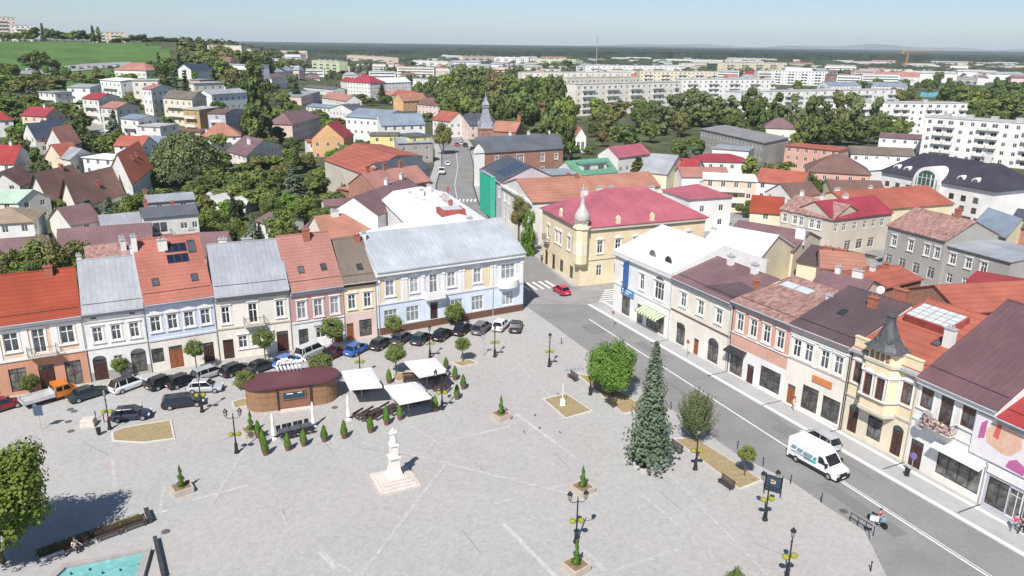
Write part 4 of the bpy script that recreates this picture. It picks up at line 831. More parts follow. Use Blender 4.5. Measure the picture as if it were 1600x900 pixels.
for k in range(N):
    xa, xb = x0+L*k/N, x0+L*(k+1)/N; b.poly([(xa, .06*math.sin(k*1.7), .2), (xb, .06*math.sin(k*1.7+1.7), .2), (xb, .06*math.sin(k*1.7+1.7), 9.8), (xa, .06*math.sin(k*1.7), 9.8)])
b.poly([(x0+L, 0, .2), (x0+L, 1.2, .2), (x0+L, 1.2, 9.8), (x0+L, 0, 9.8)]); b.build('net', mat('green_net', (.03,.42,.28), rough=.9, noise=.15, scale=1.5), sc_)
b = MB()
for k in range(6):
    for z in (0,): b.tube((x0+L*k/5, .15, 0), (x0+L*k/5, .15, 10.3), .04, n=4); b.tube((x0+L*k/5, 1.1, 0), (x0+L*k/5, 1.1, 10.3), .04, n=4)
for z in (2.2, 4.4, 6.6, 8.8, 10.2): b.tube((x0, .15, z), (x0+L, .15, z), .04, n=4); b.box(x0, x0+L, .2, 1.05, z-.35, z-.3)
b.build('scaffold_frame', trimg, sc_)
H('long blank white walled building behind the solar panelled slate roof', (862,282), (900,278), 8, 10, 'gx', .5, 'white', 'taupe', wins=[], c=None) if False else None
H('white windowless building with flat roof between slate roof and green roof', (812,276), (903,272), 8.5, 8, 'flat', 0, 'white', 'grey', wins=[])
s = H('house with bright green metal roof and white wide dormer', (900,274), (965,268), 6.5, 10, 'gx', (238,), 'green' if False else 'offwhite', 'green', wins=[])
b = MB(); P = s.at(.5,.22); b.box(P.x-4.2, P.x+4.2, P.y-.9, P.y+3.5, s.h+.2, s.h+2.6, 0); b.box(P.x-4.6, P.x+4.6, P.y-1.3, P.y+3.6, s.h+2.601, s.h+2.8, 1)
for q in (-2.6, 2.2): b.box(P.x+q-1.0, P.x+q+1.0, P.y-.93, P.y-.901, s.h+.8, s.h+2.1, 2)
b.build('dormer', [W('offwhite'), RF('green'), glassm()], s.rooft)
H('long terracotta tiled wing behind the yellow corner building', (858,306), (1030,290), 7.5, 9, 'gx', (268,), 'offwhite', 'terra', wins=[], chim=[(.25,.5,1.0,'b')])
# yellow corner building with onion dome
s = building('corner_building', 'yellow corner building with rose red hipped roof and an onion domed corner turret', (11.6,127.0), (35.0,137.0), world=True, c=(29.0,153), h=10.3, roof='hip', rpy=296, wall='yellow', wall2='creamy', split=4.4, rc='rosered', over=.5,
  wins=[(0,'winp',5.6,1.1,2.2,[.15,.29,.43,.57,.71,.86]),(0,'winn',1.5,1.1,2.0,[.15,.29,.43,.57,.71,.86]),(3,'winp',5.4,1.1,2.2,[.18,.40,.50,.72]),(3,'doord',.1,1.3,2.8,[.14,.34]),(3,'shop',.5,1.5,2.3,[.55,.8])], cornice=(.45,'beige',.4), band=[(4.5,.2,'beige')], chim=[(.22,.62,1.4,'w',1.2),(.36,.66,1.4,'w',1.2),(.45,.64,1.2,'w',1.0),(.80,.66,1.2,'w',1.2)])
s.rooft.data.materials[0] = RF('rosered')
b = MB(); n = 8; an0 = math.pi/8
def o8r(r, z): return [(r*math.cos(an0+2*math.pi*k/n), r*math.sin(an0+2*math.pi*k/n), z) for k in range(n)]
b.loft([o8r(.8,3.6), o8r(1.3,4.2), o8r(1.3,10.1), o8r(1.55,10.3), o8r(1.55,10.6), o8r(1.15,10.7), o8r(1.15,11.3), o8r(1.35,11.45)]); o = b.build('corner_turret', W('creamy'), s.root, loc=(.2, .2, 0))
b = MB(); b.lathe([(1.2,11.46),(1.3,11.8),(1.38,12.2),(1.26,12.75),(.88,13.4),(.55,13.95),(.36,14.6),(.25,15.3),(.19,15.6),(.28,15.8),(.18,16),(.07,16.3),(.03,17.8)], 16); b.build('onion_dome', mat('dome_metal', (.50,.46,.44), rough=.45, noise=.15, scale=3), s.root, loc=(.2, .2, 0), smooth=True)
for k in (4, 5, 6):
    a = math.pi+ (k-4)*math.pi/4; link('window', wmesh('far', .9, 2.1)[0], o, (1.3*math.cos(an0)*math.cos(a)*1.07, 1.3*math.cos(an0)*math.sin(a)*1.07, 5.8), a+math.pi/2)
for i, uu in ((0,.28),(0,.55),(3,.5)):
    (x, y, z), a = s.onside(i, uu, 10.3, .2); b = MB(); b.box(-.4, .4, 0, .35, 0, 1.3); b.loft([[(-.5, 0, 1.3), (.5, 0, 1.3), (0, 0, 1.8)], [(-.5, .35, 1.3), (.5, .35, 1.3), (0, .35, 1.8)]]); b.build('finial_block', W('creamy'), s.root, loc=(x, y, z), rz=a)
balcony(s, .18, 5.0, 2.2, .9, i=3)
H('white house with rosy hipped roof joined to the right of the yellow corner building', (1078,312), (1144,308), 7.5, 12, 'hip', (288,), 'white', 'rosered', wins=[(0,'far',4.5,1.2,1.5,[.3,.75]),(0,'far',1.2,1.2,1.5,[.3,.75])], **CW)
H('large building with bright white roof and roof windows behind the white corner building', (1088,392), (1181,411), 8.5, 14, 'gx', (352,), 'creamy', 'white', wins=[], chim=[(.05,.3,1.2,'w',.8)])
s = H('plum roofed house behind the large white roof', (1130,372), (1240,392), 8.0, 12, 'gx', (345,), 'cream', 'plum', wins=[], chim=[(.96,.3,2.0,'w',1.6)])
H('white rendered back building with pink gable above the plum roof', (1100,402), (1150,412), 9, 8, 'gy', 1.5, 'palepink', 'white', wins=[])
H('row house with white front, crimson roof and attached pale upper storey', (1040,264), (1086,268), 5.5, 10, 'gx', (246,), 'white', 'red', auto=1)
H('white house with crimson hipped roof behind the crimson row house', (1086,252), (1170,254), 6, 10, 'hip', (240,), 'white', 'crimson')
H('low pink roofed house in front of the crimson roofs', (1066,276), (1140,276), 5, 8, 'gx', 2, 'white', 'salmon', auto=1)
H('long white house with pale grey roof and one skylight', (1000,268), (1042,272), 5.5, 18, 'gx', (240,), 'cream', 'lgrey', auto=1)
H('house with rose pink roof behind the pale grey roof', (966,246), (1016,240), 5.5, 9, 'gx', (226,), 'white', 'rosered', auto=1)
H('beige boxy house with flat white roof and balcony', (1100,280), (1182,284), 8.0, 10, 'flat', 0, 'peach', 'white')
H('small orange roofed house behind the white roofs', (1172,330), (1222,334), 5, 9, 'gx', (304,), 'cream', 'orange')
H('red roofed house with solar panels beside the round dark tree', (1180,282), (1254,290), 5.5, 9, 'gx', (262,), 'white', 'orangered', c=None, **CB)
H('white gabled house under the solar panelled red roof', (1196,300), (1240,312), 5, 9, 'gy', 3, 'white', 'brown')
H('long salmon building with broad brown hipped roof', (1260,268), (1360,274), 6, 14, 'hip', (241,), 'coral', 'brown')
H('cream low building with brown roof strip right of the dark tree', (1300,298), (1384,300), 5.5, 9, 'gx', 2.0, 'creamy', 'brown', wins=[])
H('coral school building with rows of white windows', (1227,228), (1310,236), 8, 10, 'flat', 0, 'coral', 'orangered', auto=2, sp=2.4)
H('low beige flat building right of the coral one', (1310,236), (1346,240), 5.5, 10, 'flat', 0, 'beige', 'taupe', wins=[])
s = H('long grey concrete school with rows of windows and flat roof', (1095,202), (1194,224), 9.5, 12, 'flat', 0, 'concrete', 'bitumen', c=(1232,216), auto=3, sp=2.3)
H('blank white block in front of the grey school', (1113,232), (1170,236), 8, 10, 'flat', 0, 'white', 'grey', wins=[])
H('white hipped bungalow with plum roof behind the school', (1192,200), (1244,202), 5, 12, 'hip', (184,), 'warmwhite', 'plum', auto=1)
H('white villa with plum flat roof in front of the white flats', (1374,214), (1440,218), 6, 12, 'gx', 1.2, 'white', 'plum')
H('long white building with grey brown roof right of the coral school', (1330,240), (1430,244), 6, 12, 'gx', 1.8, 'white', 'taupe')
H('low white hall behind the dark roofed office building', (1350,266), (1400,262), 4, 8, 'gx', 2.4, 'white', 'white', wins=[])
# dark roofed office building
s = building('office_building', 'large white office building with charcoal mansard roof and glazed entrance arch', (1378,268), (1556,300), h=9.5, roof='hip', rise=5.0, wall='white', wall2='offwhite', split=3, rc='charcoal', d=16, hi=.16, over=.6,
  wins=[(0,'fard',6,1.3,1.4,[.07,.17,.27,.66,.76,.86]),(0,'shop',.5,3,2.2,[.12,.3,.66,.8,.92]),(0,'fard',3.6,1.3,1.4,[.07,.17,.66,.76,.86])], chim=[(.72,.5,2.2,'w',1.4)])
for uu in (.1,.2,.68,.80):
    P = s.at(uu,.13); z = s.zr(uu,.13); b = MB(); ring = lambda y_, r: [(P.x+r*math.cos(math.pi*k/10), P.y+y_, z-.8+r*1.1*math.sin(math.pi*k/10)+.6*(k not in (0, 10))) for k in range(11)]
    b.loft([ring(-.8, .95), ring(2.2, .95)], 0); b.loft([ring(-.84, .68), ring(-.81, .68)], 1); b.build('dormer', [W('white'), glassm()], s.rooft)
P = s.at(.45,0); b = MB(); ring = lambda y_, r, z=0: [(P.x+r*math.cos(math.pi*k/14), y_, 9+z+r*math.sin(math.pi*k/14)) for k in range(15)]
b.loft([ring(-1.0, 3.7), ring(5, 3.7)], 0); b.build('entrance_arch', W('white'), s.root); b = MB(); b.loft([ring(-1.04, 2.9), ring(-1.01, 2.9)], 0); b.box(P.x-2.9, P.x+2.9, -1.04, -1.01, .3, 8.999, 0)
for k in range(-2, 3): b.box(P.x+k*1.1-.05, P.x+k*1.3+.05, -1.1, -1.05, .3, 11, 1)
for z in (3, 5.5, 8, 10): b.box(P.x-2.8, P.x+2.8, -1.1, -1.05, z, z+.1, 1)
b.build('glazing', [mat('glass_green', (.06,.12,.11), rough=.15, spec=.8), trimw], s.root)
b = MB(); b.box(P.x-3.7, P.x+3.7, -1.0, 0, 0, 9); b.build('entrance_bay', W('offwhite'), s.root)
sign(s, .22, 4.9, 6, 1.4, None, (.02,.30,.13), (.8,.8,.8))
H('right wing of the charcoal roofed office with glazed entrance', (1556,300), (1640,296), 9, 16, 'hip', 5, 'white', 'charcoal', name='office_building')
# old red roofed corner house
H('old beige corner house with weathered crimson roof, long left arm', (1220,326), (1302,343), 7.6, 10, 'gx', (305,), 'beige', 'rust', wins=[(0,'win',5,1.0,1.7,[.1,.3,.42,.62,.75]),(0,'shop',.6,1.8,2.2,[.2,.45,.7])], chim=[(.1,.5,1.0,'w'),(.5,.5,1.0,'w')])
H('old beige corner house with weathered crimson roof, right arm', (1302,343), (1394,332), 7.6, 10, 'gx', (315,), 'beige', 'crimson', wins=[(0,'winn',5,1.0,1.5,[.06,.2,.38,.55,.7,.85]),(0,'shopw',.8,1.8,2.0,[.3,.5,.7])], chim=[(.5,.5,.8,'w',1.2)])
H('broad orange red roof between crimson corner house and office building', (1340,330), (1490,318), 6.5, 16, 'gx', (300,), 'creamy', 'orangered', wins=[], chim=[(.1,.6,.9,'w',1.2),(.45,.6,.9,'w')])
H('grey concrete tenement with pink brown roof and narrow windows', (1388,352), (1478,376), 8.5, 13, 'gx', (325,), 'concrete', 'rust', wins=[(0,'win',5.0,1.0,1.9,[.15,.45,.73,.9]),(0,'shopw',1.2,1.4,2.0,[.1,.35,.6,.85]),(1,'far',5,1.0,1.6,[.5])], chim=[(.7,.5,1.4,'b',1.0)])
H('grey house with pale weathered metal roof and white windows', (1481,384), (1580,410), 7.5, 12, 'gx', (378,), 'concrete', 'lgrey', wins=[(0,'win',4.6,1.1,1.7,[.12,.38,.62]),(0,'winn',1.2,1.1,1.7,[.12,.38,.62])])
H('house with brick side wall and grey green roof right of the tenement', (1520,352), (1572,372), 7.5, 10, 'gx', 2.2, 'creamy', 'bluegrey', wins=[], c=(1612,350))
H('house at right edge with slate roof and brick gable', (1575,352), (1640,362), 8, 10, 'gx', 2.5, 'brick', 'slate', wins=[])
H('low building with bright red roof at right behind the plum tiled roof', (1504,452), (1604,470), 6.5, 12, 'gx', (434,), 'brick', 'red', wins=[])
H('dark plum roofed back building behind the coral house', (1246,408), (1330,424), 6.5, 12, 'gx', 1.6, 'cream', 'dplum', wins=[], chim=[(.35,.4,.7,'b',1.6),(.6,.4,.7,'b',1.8)])
H('cream blank walled back building with small rusty roof', (1283,418), (1352,424), 7.5, 9, 'gx', 1.6, 'palepink', 'terra', wins=[])
H('back wing with reddish roof behind the pink and cream houses', (1262,452), (1340,470), 8, 9, 'gx', 1.8, 'palepink', 'plum', wins=[], chim=[(.3,.5,1,'w'),(.7,.5,1,'w',1.4)])
H('long brick back wing with orange roof behind the yellow turret house', (1372,452), (1440,436), 7.5, 8, 'gx', 1.0, 'brick', 'orangered', wins=[], chim=[(.4,.5,.8,'w'),(.7,.5,.8,'b')])
H('low glass roofed shed between the tenement and red roof', (1360,432), (1424,430), 4, 7, 'flat', 0, 'grey', 'grey', wins=[], name='shed')
H('orange roofed wing at right edge behind the plum tiled roof', (1500,488), (1640,480), 8, 10, 'gx', 2.0, 'brick', 'orangered', wins=[])
# brick church tower and chapel
P = Vector((-9.6,262,0)); t_ = thing('brick_tower', 'square red brick tower with tall grey spire beside the tree-filled cemetery', 'tower', P, .1)
b = MB(); b.box(-2.4, 2.4, -2.4, 2.4, -1, 12.6); b.box(-2.65, 2.65, -2.65, 2.65, 12.6, 13); b.build('tower_shaft', W('brick'), t_)
b = MB(); q4 = lambda r, z: [(-r, -r, z), (r, -r, z), (r, r, z), (-r, r, z)]
b.loft([q4(2.7,13.001), q4(2.1,14.4), q4(1.25,17.6), q4(.9,19.4), q4(1.15,19.6), q4(1.15,20.4), q4(1.35,20.5), q4(.65,21.6), q4(.2,23), q4(.05,25)]); b.build('spire', mat('spire_slate', (.25,.27,.30), rough=.5, noise=.2), t_)
for sx in (-1, 1):
    for sy in (-1, 1): b = MB(); b.lathe([(.42,13),(.42,13.9),(.5,14),(.04,15.6)], 8, (sx*2.2, sy*2.2, 0)); b.build('corner_spirelet', mat('spire_slate', (.25,.27,.30)), t_)
for dx in (-1, 1): link('window', wmesh('fard', .8, 1.9)[0], t_, (dx*.9, -2.4-.06, 9.4), 0)
s = H('red brick hall with stepped gable next to the brick tower', (768,204), (806,206), 8, 10, 'gx', 3.2, 'brick', 'terra', wins=[], name='brick_hall', chim=[(.95,.5,2.6,'b',1.4)])
s = H('little white chapel with orange roof and arched openings at the edge of the cemetery', (899,214), (916,214), 6, 7, 'gy', 3.4, 'white', 'terra', name='chapel', wins=[(0,'far',1,1.2,3.2,[.3,.7])])
H('small white and crimson roofed kiosk beside the grey roofed brick house', (880,228), (892,228), 4, 6, 'hip', 2, 'creamy', 'crimson', name='kiosk', auto=1)
s = None
# ================================================================ blocks of flats
def block(label, a, b_, h, d=11, wall='white', fl=5, c=None, cols=None, bal=True, rc='gravel', sp=3.4, endwall=None, colorb=None, group='prefabricated blocks of flats'):
    A, B_ = S(a[0], a[1], h), S(b_[0], b_[1], h); L = (B_-A).xy.length; cols = cols or max(3, min(18, int(L/sp))); fh = h/fl; px = F_PX/A.y
    wl = []; balc = []
    for k in range(cols):
        uu = (k+.5)/cols
        if bal and k % 4 in (1, 2): balc.append(uu); ww_, kk = 1.9, 'far'
        else: ww_, kk = 1.3, 'far'
        wl.append((0, kk, 0, ww_, 1.3, [uu], k))
    wins = []
    n_ = 0
    for f in range(fl):
        for (i, kk, _, ww_, hh, us, k) in wl:
            if n_ < 98: wins.append((0, kk, f*fh+.9, min(ww_, L/cols-.5), min(1.45, fh-1.2), us)); n_ += 1
    s = building('block_of_flats', label, a, b_, c=c, h=h, d=d, roof='flat', wall=wall, rc=rc, wins=wins, over=.15, cat='apartment block', group=group)
    n_ = 0
    key = ('balc', round(L/cols, 1), colorb)
    if key not in WC:
        bm = MB(); w2 = L/cols*.46; bm.box(-w2, w2, -1.2, -.003, -.12, 0, 0); bm.box(-w2, w2, -1.2, -1.12, 0, .95, 0); bm.box(-w2, -w2+.08, -1.12, -.01, 0, .95, 0); bm.box(w2-.08, w2, -1.12, -.01, 0, .95, 0)
        WC[key] = bm.mesh('balcony', W(colorb or 'offwhite'))
    for f in range(1, fl):
        for uu in balc:
            if n_ < 98:
                (x, y, z), aa = s.onside(0, uu, f*fh+.05); link('balcony', WC[key], s.root, (x, y, z), aa); n_ += 1
    for uu in [.15+.2*k for k in range(4)]:
        P = s.at(uu, .5); b = MB(); b.box(P.x-1.2, P.x+1.2, P.y-1, P.y+1, h+.2, h+1.5); b.build('roof_vent', W('grey'), s.rooft)
    return s
for L_ in [
 ('white five storey block with coloured balconies at the right edge, nearest of the flats', (1446,183), (1640,196), 15.5, 11, 'white', 5),
 ('long white block behind the birches, second from the right edge', (1280,160), (1512,162), 15, 11, 'white', 5),
 ('white block with dark balconies behind the birches in front of the stepped flats', (1153,144), (1400,140), 15, 11, 'white', 5),
 ('pale yellow five storey block facing the cemetery trees', (900,132), (1062,128), 15, 11, 'warmwhite', 5),
 ('long cream block behind the pale yellow one', (886,122), (1000,120), 14, 11, 'cream', 4),
 ('white block standing right of the pale yellow one', (1066,124), (1212,124), 14, 11, 'white', 5),
 ('long cream block behind the cemetery trees at mid distance', (816,113), (986,113), 13, 11, 'warmwhite', 4),
 ('cream block right of centre in the third row', (1000,111), (1120,112), 14, 11, 'cream', 5),
 ('cream and white long block in the far row, right', (1130,98), (1230,98), 14, 11, 'creamy', 5),
 ('white block in the far row right of centre', (915,102), (1060,103), 13, 11, 'white', 4),
 ('ochre and white striped block behind the wooded cemetery, left part', (723,88), (772,88), 15, 11, 'peach', 5),
 ('white long block behind the wooded cemetery, middle part', (772,89), (826,90), 15, 11, 'white', 5),
 ('pale green tinted block at the right end of the wooded cemetery row', (826,91), (900,93), 14, 11, 'palegreen', 5),
 ('orange cream block of flats left of centre', (542,86), (612,90), 14, 11, 'peach', 4),
 ('green and white five storey block left of centre', (487,94), (530,96), 15, 11, 'palegreen', 5),
 ('white office block behind the red roofed hall', (645,94), (700,96), 12, 11, 'white', 4),
 ('long low white school far left of centre', (424,74), (486,76), 9, 11, 'white', 3),
 ('pale pink low block on the far left of centre', (590,80), (668,82), 9, 11, 'palepink', 3),
 ('far white row of flats at right of centre under the forest', (1040,92), (1130,94), 12, 11, 'offwhite', 4),
 ('far cream block under the forest left of the crane', (1136,90), (1210,92), 12, 11, 'cream', 4),
 ]: block(*L_[:3], L_[3] if 'birches' in L_[0] or 'right edge' in L_[0] else L_[3]*1.2, L_[4], L_[5], L_[6])
s = block('stepped white modern block with curved balconies and coral panels', (1206,110), (1290,112), 15, 14, 'white', 5, colorb='white')
b = MB(); P = s.at(.5,.5); b.box(P.x-14, P.x+14, P.y-5, P.y+5, 15.2, 18.2); b.build('penthouse', W('white'), s.root)
block('white terraced villa block on the right, among trees', (1504,112), (1540,112), 9, 11, 'white', 3)
block('white modern block on the right hill by the trees', (1536,104), (1600,108), 11, 12, 'white', 4)
block('white cube house with dark terrace among the right hand trees', (1496,120), (1528,122), 8, 10, 'white', 2)
for L_ in [
 ('long salmon roofed terrace under the crane', (1366,118), (1436,120), 7, 14, 'gx', 5, 'white', 'salmon'),
 ('salmon roofed house with hipped roof left of the crane', (1340,110), (1380,112), 6, 14, 'hip', 5, 'offwhite', 'salmon'),
 ('rosy roofed house far behind the crane', (1348,104), (1384,104), 6, 12, 'gx', 5, 'white', 'rosered'),
 ('rosy roofed terrace in the distance right of the crane', (1384,104), (1432,106), 6, 12, 'gx', 5, 'white', 'salmon'),
 ('dark brick house with brown roof between stepped flats and salmon roofs', (1298,118), (1330,118), 7, 12, 'gx', 2, 'brick', 'brown'),
 ('long hall with grey green roof behind the long white block', (1298,134), (1346,134), 7, 20, 'gx', 3, 'white', 'bluegrey'),
 ('white hall with blue grey roof beside the swimming pool', (1362,134), (1412,136), 7, 18, 'gx', 3, 'white', 'bluegrey'),
 ('house with crimson and grey roof between the middle blocks', (1160,116), (1196,118), 6, 12, 'hip', 4, 'white', 'crimson'),
 ('grey roofed houses in the far right distance', (1318,104), (1346,104), 5, 12, 'gx', 4, 'white', 'grey'),
 ('far house with red roof at the right below the forest', (1490,102), (1514,102), 5, 12, 'gx', 4, 'offwhite', 'salmon'),
 ('crimson roofed house inside the cemetery trees', (760,122), (780,122), 6, 10, 'gx', 4, 'offwhite', 'crimson'),
 ('house with red roof in front of the far left forest', (612,78), (624,78), 6, 12, 'gx', 4, 'offwhite', 'salmon'),
 ]: H(*L_)
# blocks on the left hill
_S = S
def hill(label, x0, x1, yt, r, d, wall, fl):
    global S
    def pt(px, z): d_ = ray(px, yt); y_ = r/math.hypot(1, d_.x/d_.y); return Vector((d_.x/d_.y*y_, y_, z))
    a, b_ = pt(x0, 0), pt(x1, 0); z0 = T(a.x, a.y)-1; top = CH+ray((x0+x1)/2, yt).z/ray((x0+x1)/2, yt).y*a.y; hh = max(8, top-z0)
    S = lambda px, py, h=0.0: Vector((pt(px, 0).x, pt(px, 0).y, z0+hh))
    block(label, (x0, yt), (x1, yt), hh, d, wall, fl, group='hilltop blocks of flats'); S = _S
hill('pinkish tower block on the hilltop at the left edge', -14, 24, 27, 900, 14, 'palepink', 7)
hill('cream block on the hilltop right of the pinkish tower block', 15, 47, 40, 880, 12, 'warmwhite', 5)
hill('orange end walled block among hilltop trees', 164, 194, 51, 800, 12, 'peach', 4)
hill('white balconied block half hidden by hilltop trees', 142, 163, 50, 830, 12, 'white', 4)
# open-air pool
o = flat('pool_water', [S(1436,152).xy, S(1478,152).xy, S(1474,144).xy, S(1440,144).xy], .05, mat('pool_teal', (.10,.50,.58), rough=.2, noise=.05))
# construction crane
P = S(1414,112, 0); P.z = 0
cr = thing('tower_crane', 'yellow tower crane above the salmon roofed terraces', 'crane', P, -.25); ym = mat('crane_yellow', (.62,.33,.05), noise=.1)
def lattice(b, a, c, w_, st):
    a, c = Vector(a), Vector(c); d = (c-a); L = d.length; d /= L; u_ = d.orthogonal().normalized(); v_ = d.cross(u_); n = int(L/st)
    for sx, sy in ((1,1),(1,-1),(-1,1),(-1,-1)):
        o_ = u_*sx*w_/2+v_*sy*w_/2; b.tube(a+o_, c+o_, .22, n=4)
    for k in range(n):
        for (s1, s2, s3, s4) in ((1,1,1,-1),(-1,1,-1,-1),(1,1,-1,1),(1,-1,-1,-1)):
            p = a+d*(k*st)+u_*s1*w_/2+v_*s2*w_/2; q = a+d*((k+1)*st)+u_*s3*w_/2+v_*s4*w_/2; b.tube(p, q, .12, n=3)
b = MB(); lattice(b, (0,0,0), (0,0,34), 2.4, 3); b.build('mast', ym, cr)
b = MB(); lattice(b, (-10,0,35), (38,0,35), 1.8, 3); b.build('jib', ym, cr)
b = MB(); b.tube((0,0,34),(0,0,40),.5,.2); b.tube((0,0,40),(30,0,35.8),.1,n=3); b.tube((0,0,40),(-9,0,35.8),.1,n=3); b.box(-10,-7,-1,1,31.5,34); b.build('apex', ym, cr)
P = Vector((122, 1200, 0)); m_ = tag(link('radio_mast', None, None, P), 'thin lattice radio mast rising over the distant forest', 'mast'); b = MB(); b.tube((0,0,0),(0,0,53),.6,.3); b.build('mast_shaft', trimg, m_)
for k in range(3): b = MB(); b.lathe([(1.1,0),(1.1,1.2)],8,(0,0,44+k*3)); b.build('antenna_ring', trimg, m_)
# ================================================================ trees
def leafm(name, c, c2, sc_=.5, tr=.0):
    c, c2 = [v*1.3 for v in c], [v*1.22 for v in c2]; m = mat(name, c, rough=.7, noise=.2, scale=sc_, col2=c2, objrand=.16, spec=.2); n = m.node_tree.nodes; l = m.node_tree.links; p = n['Principled BSDF']
    t = n.new('ShaderNodeBsdfTranslucent'); l.new(p.inputs['Base Color'].links[0].from_socket, t.inputs[0]); mx = n.new('ShaderNodeMixShader'); mx.inputs[0].default_value = .1
    l.new(p.outputs[0], mx.inputs[1]); l.new(t.outputs[0], mx.inputs[2]); l.new(mx.outputs[0], n['Material Output'].inputs[0]); return m
LM = dict(green=leafm('leaves_green', (.085,.128,.030), (.205,.250,.065)), dark=leafm('leaves_dark', (.058,.090,.028), (.145,.185,.052)), bright=leafm('leaves_bright', (.085,.17,.025), (.17,.29,.05)),
    olive=leafm('leaves_olive', (.10,.11,.035), (.24,.23,.085)), rust=leafm('leaves_rust', (.13,.085,.04), (.20,.16,.07)), yellow=leafm('leaves_yellowgreen', (.13,.16,.03), (.24,.27,.06)),
    spruce=leafm('needles_blue', (.088,.125,.078), (.20,.255,.165)), fir=leafm('needles_dark', (.035,.058,.03), (.085,.115,.055)), thuja=leafm('needles_thuja', (.055,.12,.020), (.12,.22,.035), 3), birch=leafm('leaves_birch', (.085,.115,.045), (.20,.235,.10)))
LM['maple'] = leafm('leaves_lime', (.085,.125,.018), (.19,.24,.045))
bark = mat('bark', (.14,.10,.07), rough=.95, noise=.3, scale=4); barkw = mat('bark_white', (.50,.48,.45), rough=.9, noise=.3, scale=3)
def leaf_quad(b, p, n, s, rg):
    n = n.normalized() if n.length > 1e-6 else Vector((0, 0, 1)); u_ = n.orthogonal().normalized(); a = rg.uniform(0, 6.28); v_ = n.cross(u_); u_, v_ = u_*math.cos(a)+v_*math.sin(a), v_*math.cos(a)-u_*math.sin(a)
    b.poly([p-u_*s-v_*s*.6, p+u_*s-v_*s*.6, p+u_*s*.75+v_*s*.7, p-u_*s*.6+v_*s*.8])
def rdir(rg):
    z = rg.uniform(-1, 1); a = rg.uniform(0, 6.283); r = math.sqrt(1-z*z); return Vector((r*math.cos(a), r*math.sin(a), z))
def crown_mesh(seed, nc, nl, ls, kind='round'):
    """unit crown: radius ~1 in x,y and z in 0..2"""
    rg = random.Random(seed); b = MB(); cl = []
    for k in range(nc):
        if kind == 'tall':
            z = rg.uniform(.05, 1.85); R0 = .95*math.sin(math.pi*min(1, (z+.25)/2.2))**.7; a = rg.uniform(0, 6.28); r = R0*math.sqrt(rg.random())*.8; c = Vector((r*math.cos(a), r*math.sin(a), z)); cr_ = rg.uniform(.18, .3)
        elif kind == 'ball':
            d = rdir(rg); c = Vector((0, 0, 1))+d*rg.uniform(.55, .74); cr_ = rg.uniform(.26, .32)
        else:
            d = rdir(rg); rr = rg.uniform(.25, .78); c = Vector((d.x*rr, d.y*rr, 1+d.z*rr*.95)); cr_ = rg.uniform(.2, .36)
            if c.z < .55: c.z = .55+rg.random()*.2
        cl.append((c, cr_))
    for k in range(nl):
        c, r = cl[k % nc]; d = rdir(rg); q = r*(rg.random()**.4); p = c+d*q
        if kind == 'ball':
            v = p-Vector((0, 0, 1)); p = Vector((0, 0, 1))+v*min(1, 1.0/max(v.length, .01))
        n = d+rdir(rg)*.6+Vector((0, 0, .35)); leaf_quad(b, p, n, ls*rg.uniform(.7, 1.3), rg)
    return b
def weep_mesh(seed, nl, ls):
    rg = random.Random(seed); b = MB()
    for k in range(nl//12):
        a = rg.uniform(0, 6.28); r0 = math.sqrt(rg.random())*.85; z0 = 1.95-r0*r0*.9-rg.uniform(0, .5); L = rg.uniform(.35, 1.0); x, y = r0*math.cos(a), r0*math.sin(a)
        for j in range(12):
            t = j/12; p = Vector((x+math.cos(a)*.2*t+rg.uniform(-.05, .05), y+math.sin(a)*.2*t+rg.uniform(-.05, .05), max(.05, z0-L*t+.1*math.sin(t*3)))); leaf_quad(b, p, rdir(rg)+Vector((math.cos(a), math.sin(a), 0)), ls*rg.uniform(.7, 1.3), rg)
    return b
def vase_mesh(seed, nl, ls):
    rg = random.Random(seed); b = MB()
    for k in range(nl//40):
        a = rg.uniform(0, 6.28); e = rg.uniform(.0, 1.0)**.7; R1 = e*rg.uniform(.8, 1.2); z1 = (2.0-.6*e*e)*rg.uniform(.62, 1.05); t0 = rg.uniform(.25, .5)
        for j in range(40):
            t = t0+(1-t0)*j/40; sp_ = .16*(1.1-t); p = Vector((R1*math.cos(a)*t**.9+rg.uniform(-sp_, sp_), R1*math.sin(a)*t**.9+rg.uniform(-sp_, sp_), z1*t+rg.uniform(-sp_, sp_)*.6)); leaf_quad(b, p, rdir(rg)+Vector((math.cos(a), math.sin(a), .3)), ls*rg.uniform(.6, 1.2)*(1.2-t*.5), rg)
    return b
def conifer_mesh(seed, tiers, per, ls, droop=.25):
    """unit: base radius 1 at z=0, tip at z=1 (scaled in z by the tree height)"""
    rg = random.Random(seed); b = MB(); hz = 3.0
    for t in range(tiers):
        f = t/tiers; R0 = (1-f)**.78*1.0+.03; nb = max(5, int(per*(1-f*.7)))
        for k in range(nb):
            a = 6.283*(k+rg.random()*.8)/nb; R1 = R0*rg.uniform(.62, 1.1)*(1+.16*math.sin(a*3+t*.9)); m = max(2, int(7*R0)+1)
            for j in range(m):
                q = (j+.6)/m; r = R1*q; z = f*hz-(q**1.5)*droop*R0+.12*R0+rg.uniform(-.03, .03)
                for w_ in range(3):
                    off = (w_-1)*ls*1.1*(1.2-q*.5); p = Vector((r*math.cos(a)-off*math.sin(a), r*math.sin(a)+off*math.cos(a), z+rg.uniform(-.02, .02)-abs(w_-1)*.03))
                    leaf_quad(b, p, Vector((math.cos(a)*.35, math.sin(a)*.35, 1))+rdir(rg)*.45, ls*rg.uniform(.75, 1.25), rg)
    return b
CM = {}
